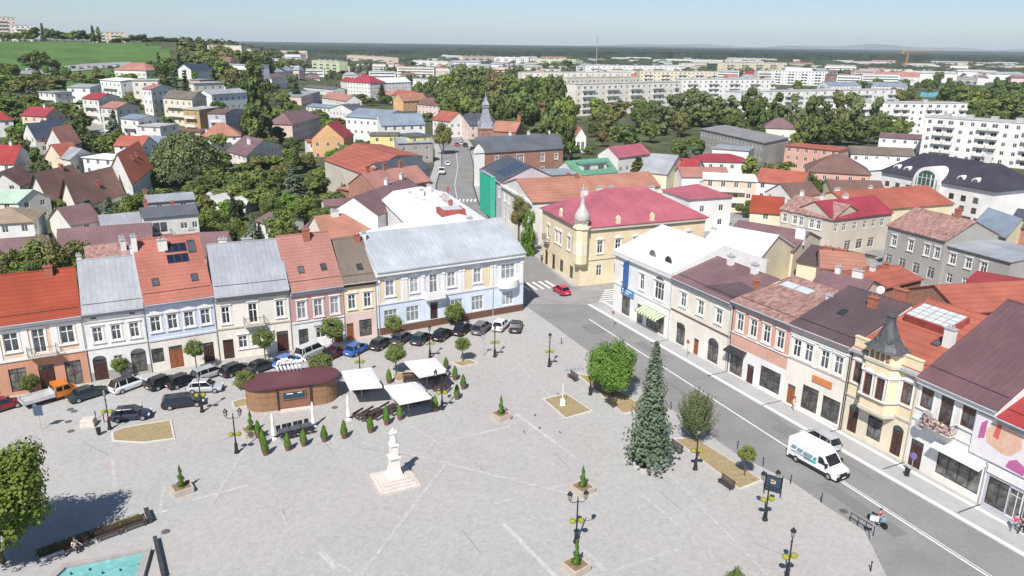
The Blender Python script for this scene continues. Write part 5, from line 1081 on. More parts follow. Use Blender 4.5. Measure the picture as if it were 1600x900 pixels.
def crown(kind, leaf, lod):
    """a few shared crown meshes for each kind"""
    v = rnd.randrange(3); k = (kind, leaf, lod, v)
    if k not in CM:
        sd = v*13+lod*7
        if kind == 'vase': b = vase_mesh(sd, 16000, .030)
        elif kind == 'conifer': b = conifer_mesh(sd, *((40, 26, .044), (22, 14, .085), (13, 9, .15))[lod])
        elif kind == 'weep': b = weep_mesh(sd, *((26000, .030), (15000, .034), (2400, .085))[lod])
        elif kind == 'ball': b = crown_mesh(sd, 60, *((9000, .036), (5000, .042), (900, .11))[lod], kind='ball')
        elif kind == 'tall': b = crown_mesh(sd, (90, 45, 26)[lod], *((16000, .032), (7000, .042), (2400, .078))[lod], kind='tall')
        else: b = crown_mesh(sd, (120, 50, 26)[lod], *((40000, .025), (10000, .038), (2800, .078))[lod])
        CM[k] = b.mesh('crown', LM[leaf])
    return CM[k]
def trunk_mesh(h, r, ch, limbs=5, white=False):
    k = ('trunk', round(h, 1), round(r, 2), round(ch, 1), white)
    if k in CM: return CM[k]
    rg = random.Random(3); b = MB(); b.tube((0, 0, -.5), (0, 0, h), r, r*.75, 7); b.tube((0, 0, h), (0, 0, h+ch*.6), r*.75, r*.3, 6)
    for i in range(limbs):
        a = 6.283*i/limbs+rg.random(); z = h+ch*.08*i; b.tube((0, 0, z), (math.cos(a)*ch*.3, math.sin(a)*ch*.3, z+ch*.32), r*.4, r*.12, 5)
    CM[k] = b.mesh('trunk', barkw if white else bark); return CM[k]
NT = 0
def tree(label, P, H_, R0, kind='round', leaf='green', lod=2, group=None, clear=.10, name=None, white=False):
    """P: base on the ground, H_: total height, R0: crown radius"""
    global NT; NT += 1
    nm = name or {'conifer':'spruce_tree', 'weep':'weeping_tree', 'tall':'birch_tree' if white else 'tall_tree', 'ball':'clipped_tree', 'round':'broadleaf_tree', 'vase':'upswept_tree'}[kind]
    t = thing(nm, label, 'tree', P, rnd.uniform(0, 6.28), group)
    if kind == 'conifer':
        link('crown', crown(kind, leaf, lod), t, (0, 0, H_*.12), 0, (R0, R0, H_*.88/3.05)); link('trunk', trunk_mesh(H_*.3, .02*H_, H_*.5), t)
    else:
        z0 = H_*clear; link('crown', crown(kind, leaf, lod), t, (0, 0, z0), 0, (R0, R0, (H_-z0)/2)); link('trunk', trunk_mesh(round(z0*1.1, 0)+.2, round(.018*H_+.03, 2), round(H_*.5, 0), white=white), t)
    return t
def top_tree(label, px, py, H_, wpx, **k):
    """tree whose top is seen at px,py in the photograph"""
    if k.get('kind') == 'tall': wpx *= 1.35
    P = S(px, py, H_); D = P.length; r = wpx/2*P.y*1.03/F_PX; P.z -= H_
    lod = 1 if D < 190 else 2
    return tree(label, P, H_, r, lod=k.pop('lod', lod), **k)
HS = {'in the wooded cemetery behind the tower':1.75,'between the cemetery and grey school':1.25,'before the long white blocks':1.38,'around the far right villas':1.5,'in the distant right band below the forest':1.3,'in the distant left band below the forest':1.35,'left of the distant white school':1.35,'in the park around the pink house':1.15,'among the lower left hillside houses':1.15,'by the cluster of orange roofs':1.2,'below the right end of the meadow':1.2}
RD = {'along the top of the meadow':790,'in the dark clump on the meadow':575}
def cluster(what, lst, cat_leaf='green', H_=9, kind='round', **k):
    hs = HS.get(what, 1.08); ws = 1.12
    lst = sorted(lst, key=lambda q: q[0]); n = len(lst)
    words = dict(green='mid green', dark='dark green', bright='bright green', olive='olive green', rust='rust brown', yellow='yellow green', spruce='blue green', fir='dark needled', birch='pale green')
    for i, q in enumerate(lst):
        px, py, w_ = q[:3]; lf = q[3] if len(q) > 3 else cat_leaf; hh = q[4] if len(q) > 4 else H_; kd = q[5] if len(q) > 5 else kind
        kw = {'conifer':'conifer', 'tall':'slender tree', 'weep':'drooping tree', 'round':'tree', 'ball':'round tree'}[kd]
        lab = '%s %s, %s %s' % (words[lf], kw, ordl(i), what)
        if what in RD:
            r = RD[what]+rnd.uniform(-12, 12); d_ = ray(px, py); y_ = r/math.hypot(1, d_.x/d_.y); P = Vector((d_.x/d_.y*y_, y_, 0)); P.z = T(P.x, P.y); tree(lab, P, max(4, CH+d_.z/d_.y*y_-P.z), w_*ws/2*y_*1.03/F_PX, kind=kd, leaf=lf, lod=2, **k); continue
        top_tree('%s %s, %s %s' % (words[lf], kw, ordl(i), what), px, py, hh*hs, w_*ws, kind=kd, leaf=lf, group='trees '+what.split(' of ')[0] if False else None, **k)
# --- garden trees behind the left-hand row
cluster('behind the orange roof at the left edge', [(6,376,70,'olive',11),(42,360,80,'green',11.5),(82,368,66,'olive',11),(114,364,56,'green',11),(62,392,60,'dark',9.5),(20,400,60,'green',9.5),(128,384,36,'olive',10)])
cluster('in the garden behind the grey roofed block', [(330,318,44,'green',7),(350,345,40,'dark',6),(372,335,40,'green',6),(362,300,22,'fir',7,'conifer'),(392,330,24,'spruce',8,'conifer'),(404,345,20,'fir',6,'conifer'),(440,322,58,'green',9),(455,350,40,'olive',6),(420,300,40,'dark',7),(340,362,36,'bright',4),(380,362,36,'dark',4)])
top_tree('large blue spruce standing in the middle of the gardens', 456, 250, 12, 46, kind='conifer', leaf='spruce', lod=1)
cluster('in the gardens around the large blue spruce', [(400,252,56,'green',9),(428,262,48,'dark',8),(490,262,60,'dark',9),(478,300,48,'green',7),(520,290,50,'dark',6),(438,300,40,'yellow',5),(400,290,40,'green',6),(372,270,44,'dark',7),(505,320,40,'dark',5),(540,282,30,'rust',5),(418,276,40,'green',6),(455,228,40,'green',8),(480,236,34,'olive',6),(500,254,40,'green',6)])
cluster('by the low flat shed in the gardens', [(250,292,44,'green',6),(300,280,46,'green',6),(322,272,40,'dark',6),(340,250,44,'dark',7),(200,300,50,'green',8),(222,290,50,'dark',8),(232,318,40,'green',6),(282,300,40,'dark',5),(366,266,44,'dark',6),(180,292,36,'yellow',4),(310,300,40,'green',5),(340,292,40,'green',5)])
top_tree('tall weeping tree with long hanging branches beside the red gabled house', 285, 202, 16, 100, kind='weep', leaf='birch', lod=1, clear=.05)
cluster('close around the tall weeping tree', [(248,232,36,'green',10),(322,222,36,'green',9),(340,232,40,'dark',8),(330,256,40,'green',7),(232,264,36,'dark',6)])
cluster('in the gardens beside the brown chalets', [(134,310,34,'spruce',6,'conifer'),(168,306,44,'spruce',8,'conifer'),(110,330,40,'green',5),(150,322,30,'fir',5,'conifer'),(82,310,34,'green',4),(92,322,40,'dark',4),(64,310,30,'green',4),(152,288,40,'yellow',4),(190,318,40,'green',7),(196,336,40,'dark',5),(208,324,34,'green',5)])
cluster('among the lower left hillside houses', [(20,195,30,'green',6),(28,215,40,'olive',6),(54,232,24,'dark',8,'tall'),(66,250,28,'dark',6),(82,262,24,'green',5),(96,150,50,'green',9),(118,165,40,'dark',9),(108,186,36,'dark',8),(122,178,30,'dark',9),(140,200,36,'dark',7),(160,206,36,'green',7),(178,198,40,'green',7),(176,170,26,'spruce',8,'conifer'),(136,155,34,'bright',4),(150,168,30,'green',4),(206,212,26,'green',5),(255,206,30,'green',6),(268,148,30,'dark',7),(262,180,24,'green',5),(196,150,30,'green',4),(228,206,30,'dark',4),(68,190,28,'green',5),(12,230,40,'dark',6),(340,202,34,'green',6),(310,222,30,'green',6)])
cluster('on the slope below the meadow', [(8,115,50,'green',8),(30,122,44,'olive',8),(12,140,50,'dark',8),(36,146,44,'green',7),(60,120,44,'olive',6),(84,118,40,'olive',6),(46,132,30,'spruce',8,'conifer'),(6,160,40,'dark',7),(30,168,34,'green',6),(92,134,36,'dark',7),(82,158,36,'dark',7),(50,112,36,'green',6),(18,98,30,'green',8),(2,92,30,'green',9),(34,86,16,'dark',6),(150,112,30,'olive',5),(120,112,30,'olive',5),(140,118,34,'green',5),(66,158,30,'green',6)])
cluster('in the dark clump on the meadow', [(46,82,30,'dark',10),(58,76,30,'dark',12),(68,78,26,'dark',11),(80,90,24,'dark',9),(50,92,24,'dark',8)])
cluster('along the top of the meadow', [(8,48,20,'green',12),(24,46,22,'olive',12),(42,46,22,'green',14),(52,40,20,'dark',16),(64,34,9,'fir',18,'conifer'),(74,42,20,'dark',15),(86,46,22,'dark',13),(98,48,22,'green',12),(112,46,24,'green',13),(126,45,22,'dark',13),(140,48,20,'dark',12),(148,52,16,'dark',10),(143,38,10,'fir',16,'conifer'),(152,42,8,'green',14,'tall'),(192,56,24,'dark',12),(208,53,24,'dark',14),(222,52,20,'dark',14),(238,56,20,'dark',12),(250,56,26,'dark',14),(266,58,26,'dark',14),(280,60,26,'dark',12),(292,64,20,'green',10),(180,60,20,'dark',9),(228,60,20,'dark',10)])
cluster('below the right end of the meadow', [(246,80,10,'fir',12,'conifer'),(262,86,24,'dark',9),(278,84,12,'fir',11,'conifer'),(290,90,26,'dark',9),(236,92,24,'dark',8),(250,98,30,'dark',8),(200,108,30,'green',8),(186,116,30,'olive',7),(268,104,14,'spruce',9,'conifer'),(287,106,18,'fir',14,'conifer'),(300,84,26,'green',10),(318,76,24,'green',12),(336,72,20,'green',10),(270,96,30,'dark',7),(320,90,26,'dark',9),(196,122,26,'green',5)])
cluster('left of the distant white school', [(346,66,30,'olive',14),(372,74,34,'dark',14),(400,68,36,'olive',16),(410,80,40,'dark',15),(392,96,34,'dark',16,'tall'),(398,120,38,'dark',18,'tall'),(384,104,30,'dark',12),(350,88,36,'green',12),(330,84,30,'green',10),(360,104,30,'olive',10),(378,126,28,'dark',9),(420,100,24,'dark',9),(442,84,26,'green',12),(456,78,26,'dark',12),(470,90,24,'olive',10),(474,104,20,'dark',9),(430,94,24,'green',10),(448,112,20,'dark',8),(490,104,18,'dark',8),(520,108,16,'green',7)])
cluster('in the park around the pink house', [(420,166,50,'green',9),(448,164,40,'green',8),(400,176,44,'dark',8),(428,190,40,'dark',7),(462,128,20,'fir',10,'conifer'),(440,142,30,'green',7),(376,220,30,'green',6),(420,214,40,'green',4),(440,240,40,'green',5),(404,240,44,'green',6),(500,170,40,'dark',6),(520,182,40,'green',5),(520,206,34,'green',5),(450,252,30,'olive',5),(425,125,24,'dark',7),(380,246,34,'dark',6),(530,230,30,'dark',5),(562,212,30,'dark',6),(548,228,24,'dark',5)])
cluster('by the cluster of orange roofs', [(560,142,34,'dark',7),(596,130,18,'fir',11,'conifer'),(604,146,26,'green',6),(578,148,26,'green',6),(660,160,24,'olive',5),(668,172,22,'olive',5)])
cluster('in the distant left band below the forest', [(490,74,22,'yellow',10),(508,72,24,'green',11),(524,64,16,'dark',14),(530,74,24,'olive',11),(546,76,16,'green',9),(580,74,24,'yellow',11),(594,78,14,'green',8),(624,72,26,'dark',13),(634,80,24,'green',11),(644,96,30,'birch',10,'tall'),(652,84,20,'green',10),(618,88,20,'dark',8),(440,66,24,'dark',10),(470,70,24,'dark',10),(550,98,20,'dark',7),(680,84,24,'olive',9),(700,92,24,'dark',9),(706,80,22,'green',9),(540,84,16,'olive',10),(360,72,20,'dark',10),(320,68,24,'dark',9)])
# cemetery wood
cluster('in the wooded cemetery behind the tower', [(700,104,40,'green',13),(722,100,36,'dark',14),(742,98,34,'green',14),(690,118,40,'dark',12),(712,124,44,'green',12),(736,118,44,'dark',13),(756,112,30,'green',12),(700,140,40,'green',10),(730,138,36,'green',10),(776,116,34,'olive',12),(792,110,36,'green',13),(812,118,36,'green',12),(832,112,34,'dark',14),(852,110,36,'green',15),(872,108,40,'dark',17),(886,126,40,'green',15),(792,132,44,'dark',12),(820,136,44,'dark',12),(868,140,50,'dark',15),(846,152,40,'rust',9),(776,140,30,'dark',11),(806,156,40,'dark',9),(828,160,30,'dark',8),(880,166,40,'dark',11),(890,190,30,'dark',8),(830,92,28,'dark',10),(850,96,28,'olive',10),(870,92,24,'olive',10),(890,92,28,'dark',10),(736,84,20,'green',9),(766,88,20,'green',8),(758,150,26,'dark',9),(856,184,36,'dark',6),(818,186,36,'dark',6)])
top_tree('tall leafy tree shading the north street beside the lemon house', 692, 186, 13, 36, leaf='olive', lod=1, clear=.15)
cluster('between the cemetery and grey school', [(940,154,40,'green',12),(966,152,44,'olive',12),(952,172,36,'olive',10),(980,182,50,'dark',11),(944,196,24,'rust',7),(1000,150,30,'green',11),(1018,152,36,'dark',12),(1032,164,36,'birch',11,'tall'),(1018,182,32,'green',9),(926,188,18,'dark',6),(1048,148,24,'birch',13,'tall'),(1066,146,26,'birch',14,'tall'),(1086,138,30,'birch',15,'tall'),(1100,144,30,'birch',14,'tall'),(1120,146,36,'green',13),(1140,150,30,'birch',13,'tall'),(1070,160,40,'dark',10),(1100,164,40,'green',9),(1126,170,36,'dark',8),(1086,212,30,'green',6),(1064,216,34,'green',6),(1080,226,28,'spruce',5),(1040,132,20,'dark',10),(1110,120,24,'birch',12,'tall')])
cluster('before the long white blocks', [(1176,138,30,'dark',15,'tall'),(1190,144,30,'dark',14),(1216,146,26,'dark',12,'tall'),(1242,148,24,'birch',12,'tall'),(1270,150,28,'dark',15,'tall'),(1284,152,30,'dark',14,'tall'),(1310,142,28,'olive',16,'tall'),(1330,144,30,'birch',15,'tall'),(1345,152,26,'birch',14,'tall'),(1320,176,44,'dark',10),(1300,186,36,'dark',8),(1376,152,24,'birch',13,'tall'),(1388,176,30,'green',9),(1364,180,36,'dark',9),(1410,176,36,'green',9),(1424,164,34,'dark',9),(1400,196,34,'dark',6),(1248,192,18,'yellow',8,'tall'),(1192,192,20,'dark',6),(1174,190,22,'dark',6),(1152,178,28,'dark',8),(1340,196,36,'dark',6),(1280,196,28,'dark',6),(1176,244,26,'yellow',6,'tall'),(1190,252,30,'spruce',5),(1212,254,28,'green',4),(1228,250,30,'green',4)])
top_tree('round dark clipped looking tree by the solar panelled red roof', 1262, 264, 9, 50, leaf='dark', lod=1)
top_tree('lower dark round tree just right of the other by the solar panelled roof', 1292, 274, 8, 42, leaf='dark', lod=1)
cluster('around the far right villas', [(1490,118,30,'dark',12),(1480,132,36,'dark',10),(1508,132,40,'green',10),(1524,138,44,'yellow',11),(1546,126,40,'dark',12),(1570,118,34,'dark',12),(1590,126,36,'dark',12),(1556,144,50,'green',11),(1584,146,44,'green',11),(1528,152,40,'green',9),(1470,110,20,'green',10),(1510,106,20,'olive',10),(1540,100,24,'olive',10),(1450,108,22,'dark',9),(1460,122,26,'dark',9),(1408,136,22,'olive',9),(1346,124,20,'dark',8),(1594,104,20,'green',10),(1600,140,40,'green',9)])
cluster('in the distant right band below the forest', [(936,90,26,'green',11),(950,86,24,'dark',13),(926,84,22,'green',11),(978,92,24,'yellow',9),(1092,86,20,'yellow',10),(1106,86,20,'yellow',10),(1122,92,20,'olive',9),(1058,92,16,'green',8),(1306,96,26,'green',12),(1200,102,12,'birch',9),(1382,110,14,'olive',8),(1262,98,14,'olive',7),(958,106,20,'green',7),(1010,116,16,'dark',9),(1026,112,20,'dark',9),(1150,102,16,'dark',7)])
top_tree('yellowing tree at the right edge in front of the white block', 1592, 196, 10, 44, leaf='yellow', lod=1)
cluster('in front of the right edge block', [(1520,232,30,'green',4),(1548,228,30,'yellow',5),(1566,238,30,'green',4),(1500,238,24,'green',3)])
cluster('near the green roofed house', [(896,226,30,'bright',3),(920,228,24,'green',3),(998,244,26,'dark',5,'conifer'),(942,250,22,'green',4),(1172,306,20,'dark',4),(1160,316,20,'green',3),(940,280,36,'rust',9),(1170,320,22,'dark',3)])
P = S(847, 372, 0); tree('ivy clad tree trunk against the yellow corner building', Vector((3.2,147,0)), 9.5, 1.9, 'tall', 'bright', 1, clear=.02); tree('thin tree with open crown in front of the stuccoed town house', Vector((1.2,150,0)), 12, 2.3, 'round', 'olive', 1, clear=.35)
# --- random small bushes and trees filling the hillside gardens
BL = [o for o in sc.objects if o.type == 'EMPTY' and o.get('category') in ('house', 'apartment block')]
CEN = []
for o in BL:
    w_ = [c for c in o.children if c.name.startswith('wall')]
    if w_:
        bb = [o.matrix_basis @ Vector(c) for c in w_[0].bound_box]; CEN.append((min(v.x for v in bb), max(v.x for v in bb), min(v.y for v in bb), max(v.y for v in bb)))
k = 0; tries = 0; rg = random.Random(21)
while k < 260 and tries < 4000:
    tries += 1; px, py = rg.uniform(0, 560), rg.uniform(112, 350)
    if py > 330-abs(px-250)*.02 and px < 320: continue
    P = S(px, py)
    if any(x0-2 < P.x < x1+2 and y0-2.5 < P.y < y1+2.5 for x0, x1, y0, y1 in CEN): continue
    if 100 < px < 175 and 140 < py < 225: continue
    k += 1; hh = rg.uniform(2.8, 7)
    tree('small green garden tree or bush among the houses on the left slope', P, hh, hh*rg.uniform(.4, .6), 'round', rg.choice(['green', 'dark', 'olive', 'green', 'bright']), 2, group='garden bushes on the left slope', clear=.05, name='garden_bush')
k = 0; tries = 0
while k < 285 and tries < 12000:      # park trees filling the ground between the blocks and houses beyond
    tries += 1; px, py = rg.uniform(300, 1640), rg.choice([rg.uniform(112, 215), rg.uniform(88, 125), rg.uniform(140, 215)])
    P = S(px, py)
    if (P.x < 20 and py > (165 if px > 560 else 122)) or (1150 < px < 1600 and py > 205): continue
    if any(x0-3 < P.x < x1+3 and y0-9 < P.y < y1+4 for x0, x1, y0, y1 in CEN): continue
    if abs(P.x+22) < 14 and P.y < 420: continue
    k += 1; hh = rg.uniform(7, 15)
    tree('leafy park tree among the distant blocks and houses right of the north street', P, hh, hh*rg.uniform(.34, .46), 'round', rg.choice(['green', 'dark', 'olive', 'green', 'dark']), 2, group='park trees among the distant blocks', clear=.05, name='park_tree')
# --- far woods
rg = random.Random(5)
def woods(name, x0, x1, y0, y1, st, z, amp, m, zf=None):
    b = MB(); nx, ny = int((x1-x0)/st), int((y1-y0)/st)
    for j in range(ny+1):
        for i in range(nx+1):
            x = x0+i*st+rg.uniform(-.35, .35)*st; y = y0+j*st+rg.uniform(-.35, .35)*st; e = (i in (0, nx) or j in (0, ny)); b.v.append((x, y, 0 if e else z+rg.uniform(-amp, amp)+(zf(x, y) if zf else 0)))
    for j in range(ny):
        for i in range(nx): a = j*(nx+1)+i; b.f.append((a, a+1, a+nx+2, a+nx+1)); b.m.append(0)
    return tag(b.build(name, m), {'forest': 'dark forest belt stretching across the plain below the horizon'}.get(name, name), 'forest', None, 'stuff')
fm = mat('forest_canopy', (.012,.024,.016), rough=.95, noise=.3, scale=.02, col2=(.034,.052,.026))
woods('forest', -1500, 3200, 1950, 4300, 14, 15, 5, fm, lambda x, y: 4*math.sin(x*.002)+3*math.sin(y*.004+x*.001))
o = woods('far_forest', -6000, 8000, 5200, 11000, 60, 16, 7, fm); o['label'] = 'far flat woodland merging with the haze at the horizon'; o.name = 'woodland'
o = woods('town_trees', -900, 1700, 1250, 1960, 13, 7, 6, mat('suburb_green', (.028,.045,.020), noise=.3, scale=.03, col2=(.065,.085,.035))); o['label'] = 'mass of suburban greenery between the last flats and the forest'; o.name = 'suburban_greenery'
b = MB(); rg2 = random.Random(77); n_ = 0
while n_ < 3000:
    px, py = rg2.uniform(285, 1660), 80+rg2.random()**1.5*48; P = S(px, py)
    if P.y < 380 or P.y > 2000 or abs(P.x+30) < 14 and P.y < 420: continue
    if any(x0-4 < P.x < x1+4 and y0-14 < P.y < y1+4 for x0, x1, y0, y1 in CEN): continue
    if math.sin(P.x*.013)+math.sin(P.y*.017+1)+rg2.uniform(-1, 1) < -.5: continue
    n_ += 1; R0 = rg2.uniform(2.5, 5.5); hh = rg2.uniform(5, 12)
    for k in range(22): d = rdir(rg2); leaf_quad(b, Vector((P.x+d.x*R0*.8, P.y+d.y*R0*.8, P.z+hh*.55+d.z*hh*.42)), d+Vector((0, 0, .3)), R0*.42, rg2)
tag(b.build('town_greenery', mat('far_leaves', (.045,.07,.028), rough=.9, noise=.3, scale=.05, col2=(.14,.17,.06))), 'mass of small far trees growing between the distant blocks and houses', 'trees', None, 'stuff')
# far low houses and sheds in front of the forest, each its own
for k in range(2600):
    px, py = rg.uniform(300, 1660), 84+rg.random()*50; P = S(px, py)
    if P.y < 400 or P.y > 1500 or abs(P.x+30) < 16 and P.y < 430: continue
    w_ = rg.choice([11, 14, 18, 26, 44]); d_ = 10
    if any(x0-w_*.7-3 < P.x < x1+w_*.7+3 and y0-16 < P.y < y1+14 for x0, x1, y0, y1 in CEN): continue
    if sum(1 for _ in [0]) and len(CEN) > 330: break
    hh = rg.uniform(5, 8) if w_ < 20 else rg.uniform(9, 15); CEN.append((P.x-w_/2, P.x+w_/2, P.y-6, P.y+6))
    t = thing('distant_building', 'small pale building with plain roof among the trees in the distant town', 'building', (P.x, P.y, P.z-.5), rg.uniform(-.5, .3), 'buildings in the distant town')
    b = MB(); b.box(-w_/2, w_/2, -5, 5, 0, hh); b.build('wall', W(rg.choice(['white', 'offwhite', 'cream', 'warmwhite', 'white', 'peach', 'palepink'])), t)
    if w_ < 20: b = MB(); b.loft([[(-w_/2-.4, -5.5, hh), (w_/2+.4, -5.5, hh), (w_/2+.4, 5.5, hh), (-w_/2-.4, 5.5, hh)], [(-w_/2+1.5, -.3, hh+3.4), (w_/2-1.5, -.3, hh+3.4), (w_/2-1.5, .3, hh+3.4), (-w_/2+1.5, .3, hh+3.4)]]); b.build('roof', RF(rg.choice(['salmon', 'grey', 'brown', 'orangered', 'plum', 'dgrey', 'gravel'])), t)
    else:
        b = MB(); b.box(-w_/2-.2, w_/2+.2, -5.2, 5.2, hh, hh+.4); b.build('roof', RF('gravel'), t); nf = int(hh/3)
        for f in range(nf): b = MB(); b.box(-w_/2+1, w_/2-1, -5.06, -5.003, f*3+1, f*3+2.2); b.build('window_band', glassm(), t)
fi = 0
for k in range(70):
    y = rg.uniform(1000, 1900); x = rg.uniform(-.12, .62)*y; w_ = rg.uniform(14, 50)
    if w_ > 30: w_ *= 1.2
    hh = rg.uniform(9, 12); t = thing('distant_building', 'tiny pale building in the distant suburb below the forest', 'building', (x, y, 0), rg.uniform(-.3, .3), 'distant suburb buildings')
    b = MB(); b.box(-w_/2, w_/2, -7, 7, 0, hh); b.build('wall', W(rg.choice(['white', 'offwhite', 'cream', 'white'])), t)
    b = MB(); b.loft([[(-w_/2-.5, -7.6, hh), (w_/2+.5, -7.6, hh), (w_/2+.5, 7.6, hh), (-w_/2-.5, 7.6, hh)], [(-w_/2+2, -.5, hh+2.5), (w_/2-2, -.5, hh+2.5), (w_/2-2, .5, hh+2.5), (-w_/2+2, .5, hh+2.5)]]); b.build('roof', RF(rg.choice(['grey', 'salmon', 'gravel', 'lgrey', 'gravel'])), t)
# distant hills
hm = mat('far_hills', (.10,.13,.08), rough=1, noise=.2, scale=.001, col2=(.22,.22,.16)); b = MB(); N = 120
for i in range(N+1):
    a = -.2+1.2*i/N; y = 13000; x = a*y*.95
    z = (62+24*math.sin(i*.21)+14*math.sin(i*.57+1))*sm(-.05, .35, a)+5; b.v += [(x, y-700, 0), (x, y, z), (x, y+900, z*.6)]
for i in range(N):
    for j in range(2): a = i*3+j; b.f.append((a, a+3, a+4, a+1)); b.m.append(0)
struct(b.build('hills', hm, smooth=True))
# haze
hz = MB(); hz.box(-14000, 14000, -400, 14600, -2, 190); o = hz.build('haze', None or mat('tmp_h', (1, 1, 1))); o.data.materials.clear()
m = bpy.data.materials.new('haze_air'); m.use_nodes = True; n = m.node_tree.nodes; n.remove(n['Principled BSDF']); pv = n.new('ShaderNodeVolumePrincipled'); pv.inputs['Color'].default_value = (.78,.88,1,1); pv.inputs['Density'].default_value = .00007; pv.inputs['Anisotropy'].default_value = 0
m.node_tree.links.new(pv.outputs[0], n['Material Output'].inputs['Volume']); o.data.materials.append(m); tag(o, 'thin blue summer haze over the town and plain', 'haze', None, 'stuff')
# ================================================================ beds, planters, trees on the square
drym = mat('dry_grass', (.44,.31,.19), rough=1, noise=.25, scale=2.6, col2=(.36,.30,.15)); soilm = mat('dry_soil', (.24,.17,.11), rough=1, noise=.2, scale=2)
kerb2 = mat('bed_kerb', (.58,.55,.50), rough=.9, noise=.06)
def bed(label, px, m=drym, kh=.10, kw=.22, n_t=250):
    q = [S(*p) for p in px]; c = sum(q, Vector())/len(q); t = thing('planting_bed', label, 'flower bed', (c.x, c.y, .02)); pts = [(p-c) for p in q]
    ar = sum(pts[i].x*pts[(i+1) % len(pts)].y-pts[(i+1) % len(pts)].x*pts[i].y for i in range(len(pts)))
    if ar < 0: pts = pts[::-1]
    ins = [(p.x*(1-kw/p.length), p.y*(1-kw/p.length)) for p in pts]; b = MB(); n = len(pts)
    for i in range(n):
        a, c2 = pts[i], pts[(i+1) % n]; ia, ic = ins[i], ins[(i+1) % n]; b.hexa([(a.x, a.y), (c2.x, c2.y), ic, ia], 0, kh)
    b.build('kerb', kerb2, t); b = MB(); b.poly([(x, y, kh*.6) for x, y in ins]); b.build('dry_turf', m, t); return t
bed('large dry grass bed with kerb beside the parked dark cars, lower left', [(174,676),(195,668),(268,657),(274,686),(225,693),(175,690)])
bed('square dry bed with a small white stone in front of the green maple', [(848,624),(884,615),(926,643),(884,655)])
bed('dry grass bed under the green maple along the road', [(901,584),(935,590),(1010,640),(975,648),(938,618)])
bed('long dry grass bed with two trees beside the road, right', [(1052,686),(1085,684),(1192,752),(1157,766)], n_t=300)
bed('square soil bed around the foot of the big blue spruce', [(976,717),(1010,705),(1044,727),(1005,741)], soilm, .3, .35)
bed('small dry bed at the foot of the clipped tree right of the tents', [(704,567),(735,562),(748,568),(720,574)]); bed('small dry bed behind the nearest tent', [(610,586),(640,580),(655,588),(620,598)]); bed('small dry bed left of the brown kiosk', [(362,628),(384,622),(392,634),(366,640)])
b = MB(); P = S(879,634); t = thing('stone_marker', 'small white stone marker standing in the square dry bed', 'stone', (P.x, P.y, .08)); b.loft([[(x*s_, y*s_, z) for x, y in ((-.3,-.2),(.3,-.2),(.3,.2),(-.3,.2))] for s_, z in ((1,0),(.9,.7),(.5,.85))]); b.build('block', trimw, t); b = MB(); b.tube((0,.3,0),(0,.3,2.6),.05); b.build('post', trimw, t)
def ball_tree(label, base, cy, wpx, leaf='green', lod=1, squash=.85):
    P = S(*base); D = P.y; zc = 0; lo, hi = 0, 14
    for _ in range(30):
        m_ = (lo+hi)/2
        if proj_y((P.x, P.y, m_)) > cy: lo = m_
        else: hi = m_
    r = wpx/2*P.y*1.05/F_PX; t = thing('clipped_tree', label, 'tree', (P.x, P.y, 0), rnd.uniform(0, 6))
    link('crown', crown('ball', leaf, lod), t, (0, 0, lo-r*squash), 0, (r, r, r*squash)); b = MB(); b.tube((0, 0, -.1), (0, 0, lo-r*squash*.5), .09, .06, 6)
    for k in range(4): b.tube((0, 0, lo-r*squash*.9), (math.cos(k*1.6)*r*.5, math.sin(k*1.6)*r*.5, lo-.1*r), .04, .02, 4)
    b.build('trunk', bark, t)
for lb, ba, cy, w_ in [('at the far left before the terracotta shop fronts', (49,618), 597, 34), ('before the white house, its trunk beside the white car', (191,592), 569, 32), ('before the lilac house with the orange door', (308,582), 544, 36), ('before the cream house with the balcony', (415,565), 527, 42), ('before the pink house', (521,549), 512, 46), ('before the yellow house at the left end of the blue facade', (616,531), 505, 34), ('before the middle of the blue and yellow facade', (711,509), 487, 38), ('beside the left end of the brown kiosk', (386,628), 594, 42), ('behind the right end of the brown kiosk', (503,600), 567, 46), ('beside the tents, between parked cars and white canopies', (619,585), 551, 40), ('alone in its round dry bed right of the tents', (723,565), 537, 30)]:
    ball_tree('clipped round tree '+lb, ba, cy, w_)
ball_tree('clipped round yellow green tree on a thin trunk in the long bed', (1163,744), 709, 36, 'yellow')
def stree(label, base, ty, wpx, **k):
    P = S(*base); lo, hi = 0, 30
    for _ in range(30):
        m_ = (lo+hi)/2
        if proj_y((P.x, P.y, m_)) > ty: lo = m_
        else: hi = m_
    return tree(label, Vector((P.x, P.y, 0)), lo, wpx/2*P.y*1.05/F_PX, **k)
stree('bright green maple with broad domed crown beside the road', (957,618), 527, 96, leaf='bright', lod=0, clear=.02)
stree('big blue green spruce with shaggy branches on the square', (1012,728), 528, 88, kind='conifer', leaf='spruce', lod=0)
stree('loose grey green tree with upswept branches in the long bed', (1085,690), 606, 74, leaf='birch', kind='vase', lod=0, clear=.05)
stree('tall leafy tree at the left edge casting a long shadow over the hedge', (4,880), 682, 215, leaf='maple', lod=0, clear=.1)
stree('bushy small tree cut by the bottom edge of the view', (1147,925), 886, 50, leaf='dark', lod=1, clear=.02)
terram = mat('terracotta_pot', (.20,.10,.07), noise=.15)
th_me = conifer_mesh(5, 16, 12, .10, .02).mesh('crown', LM['thuja'])
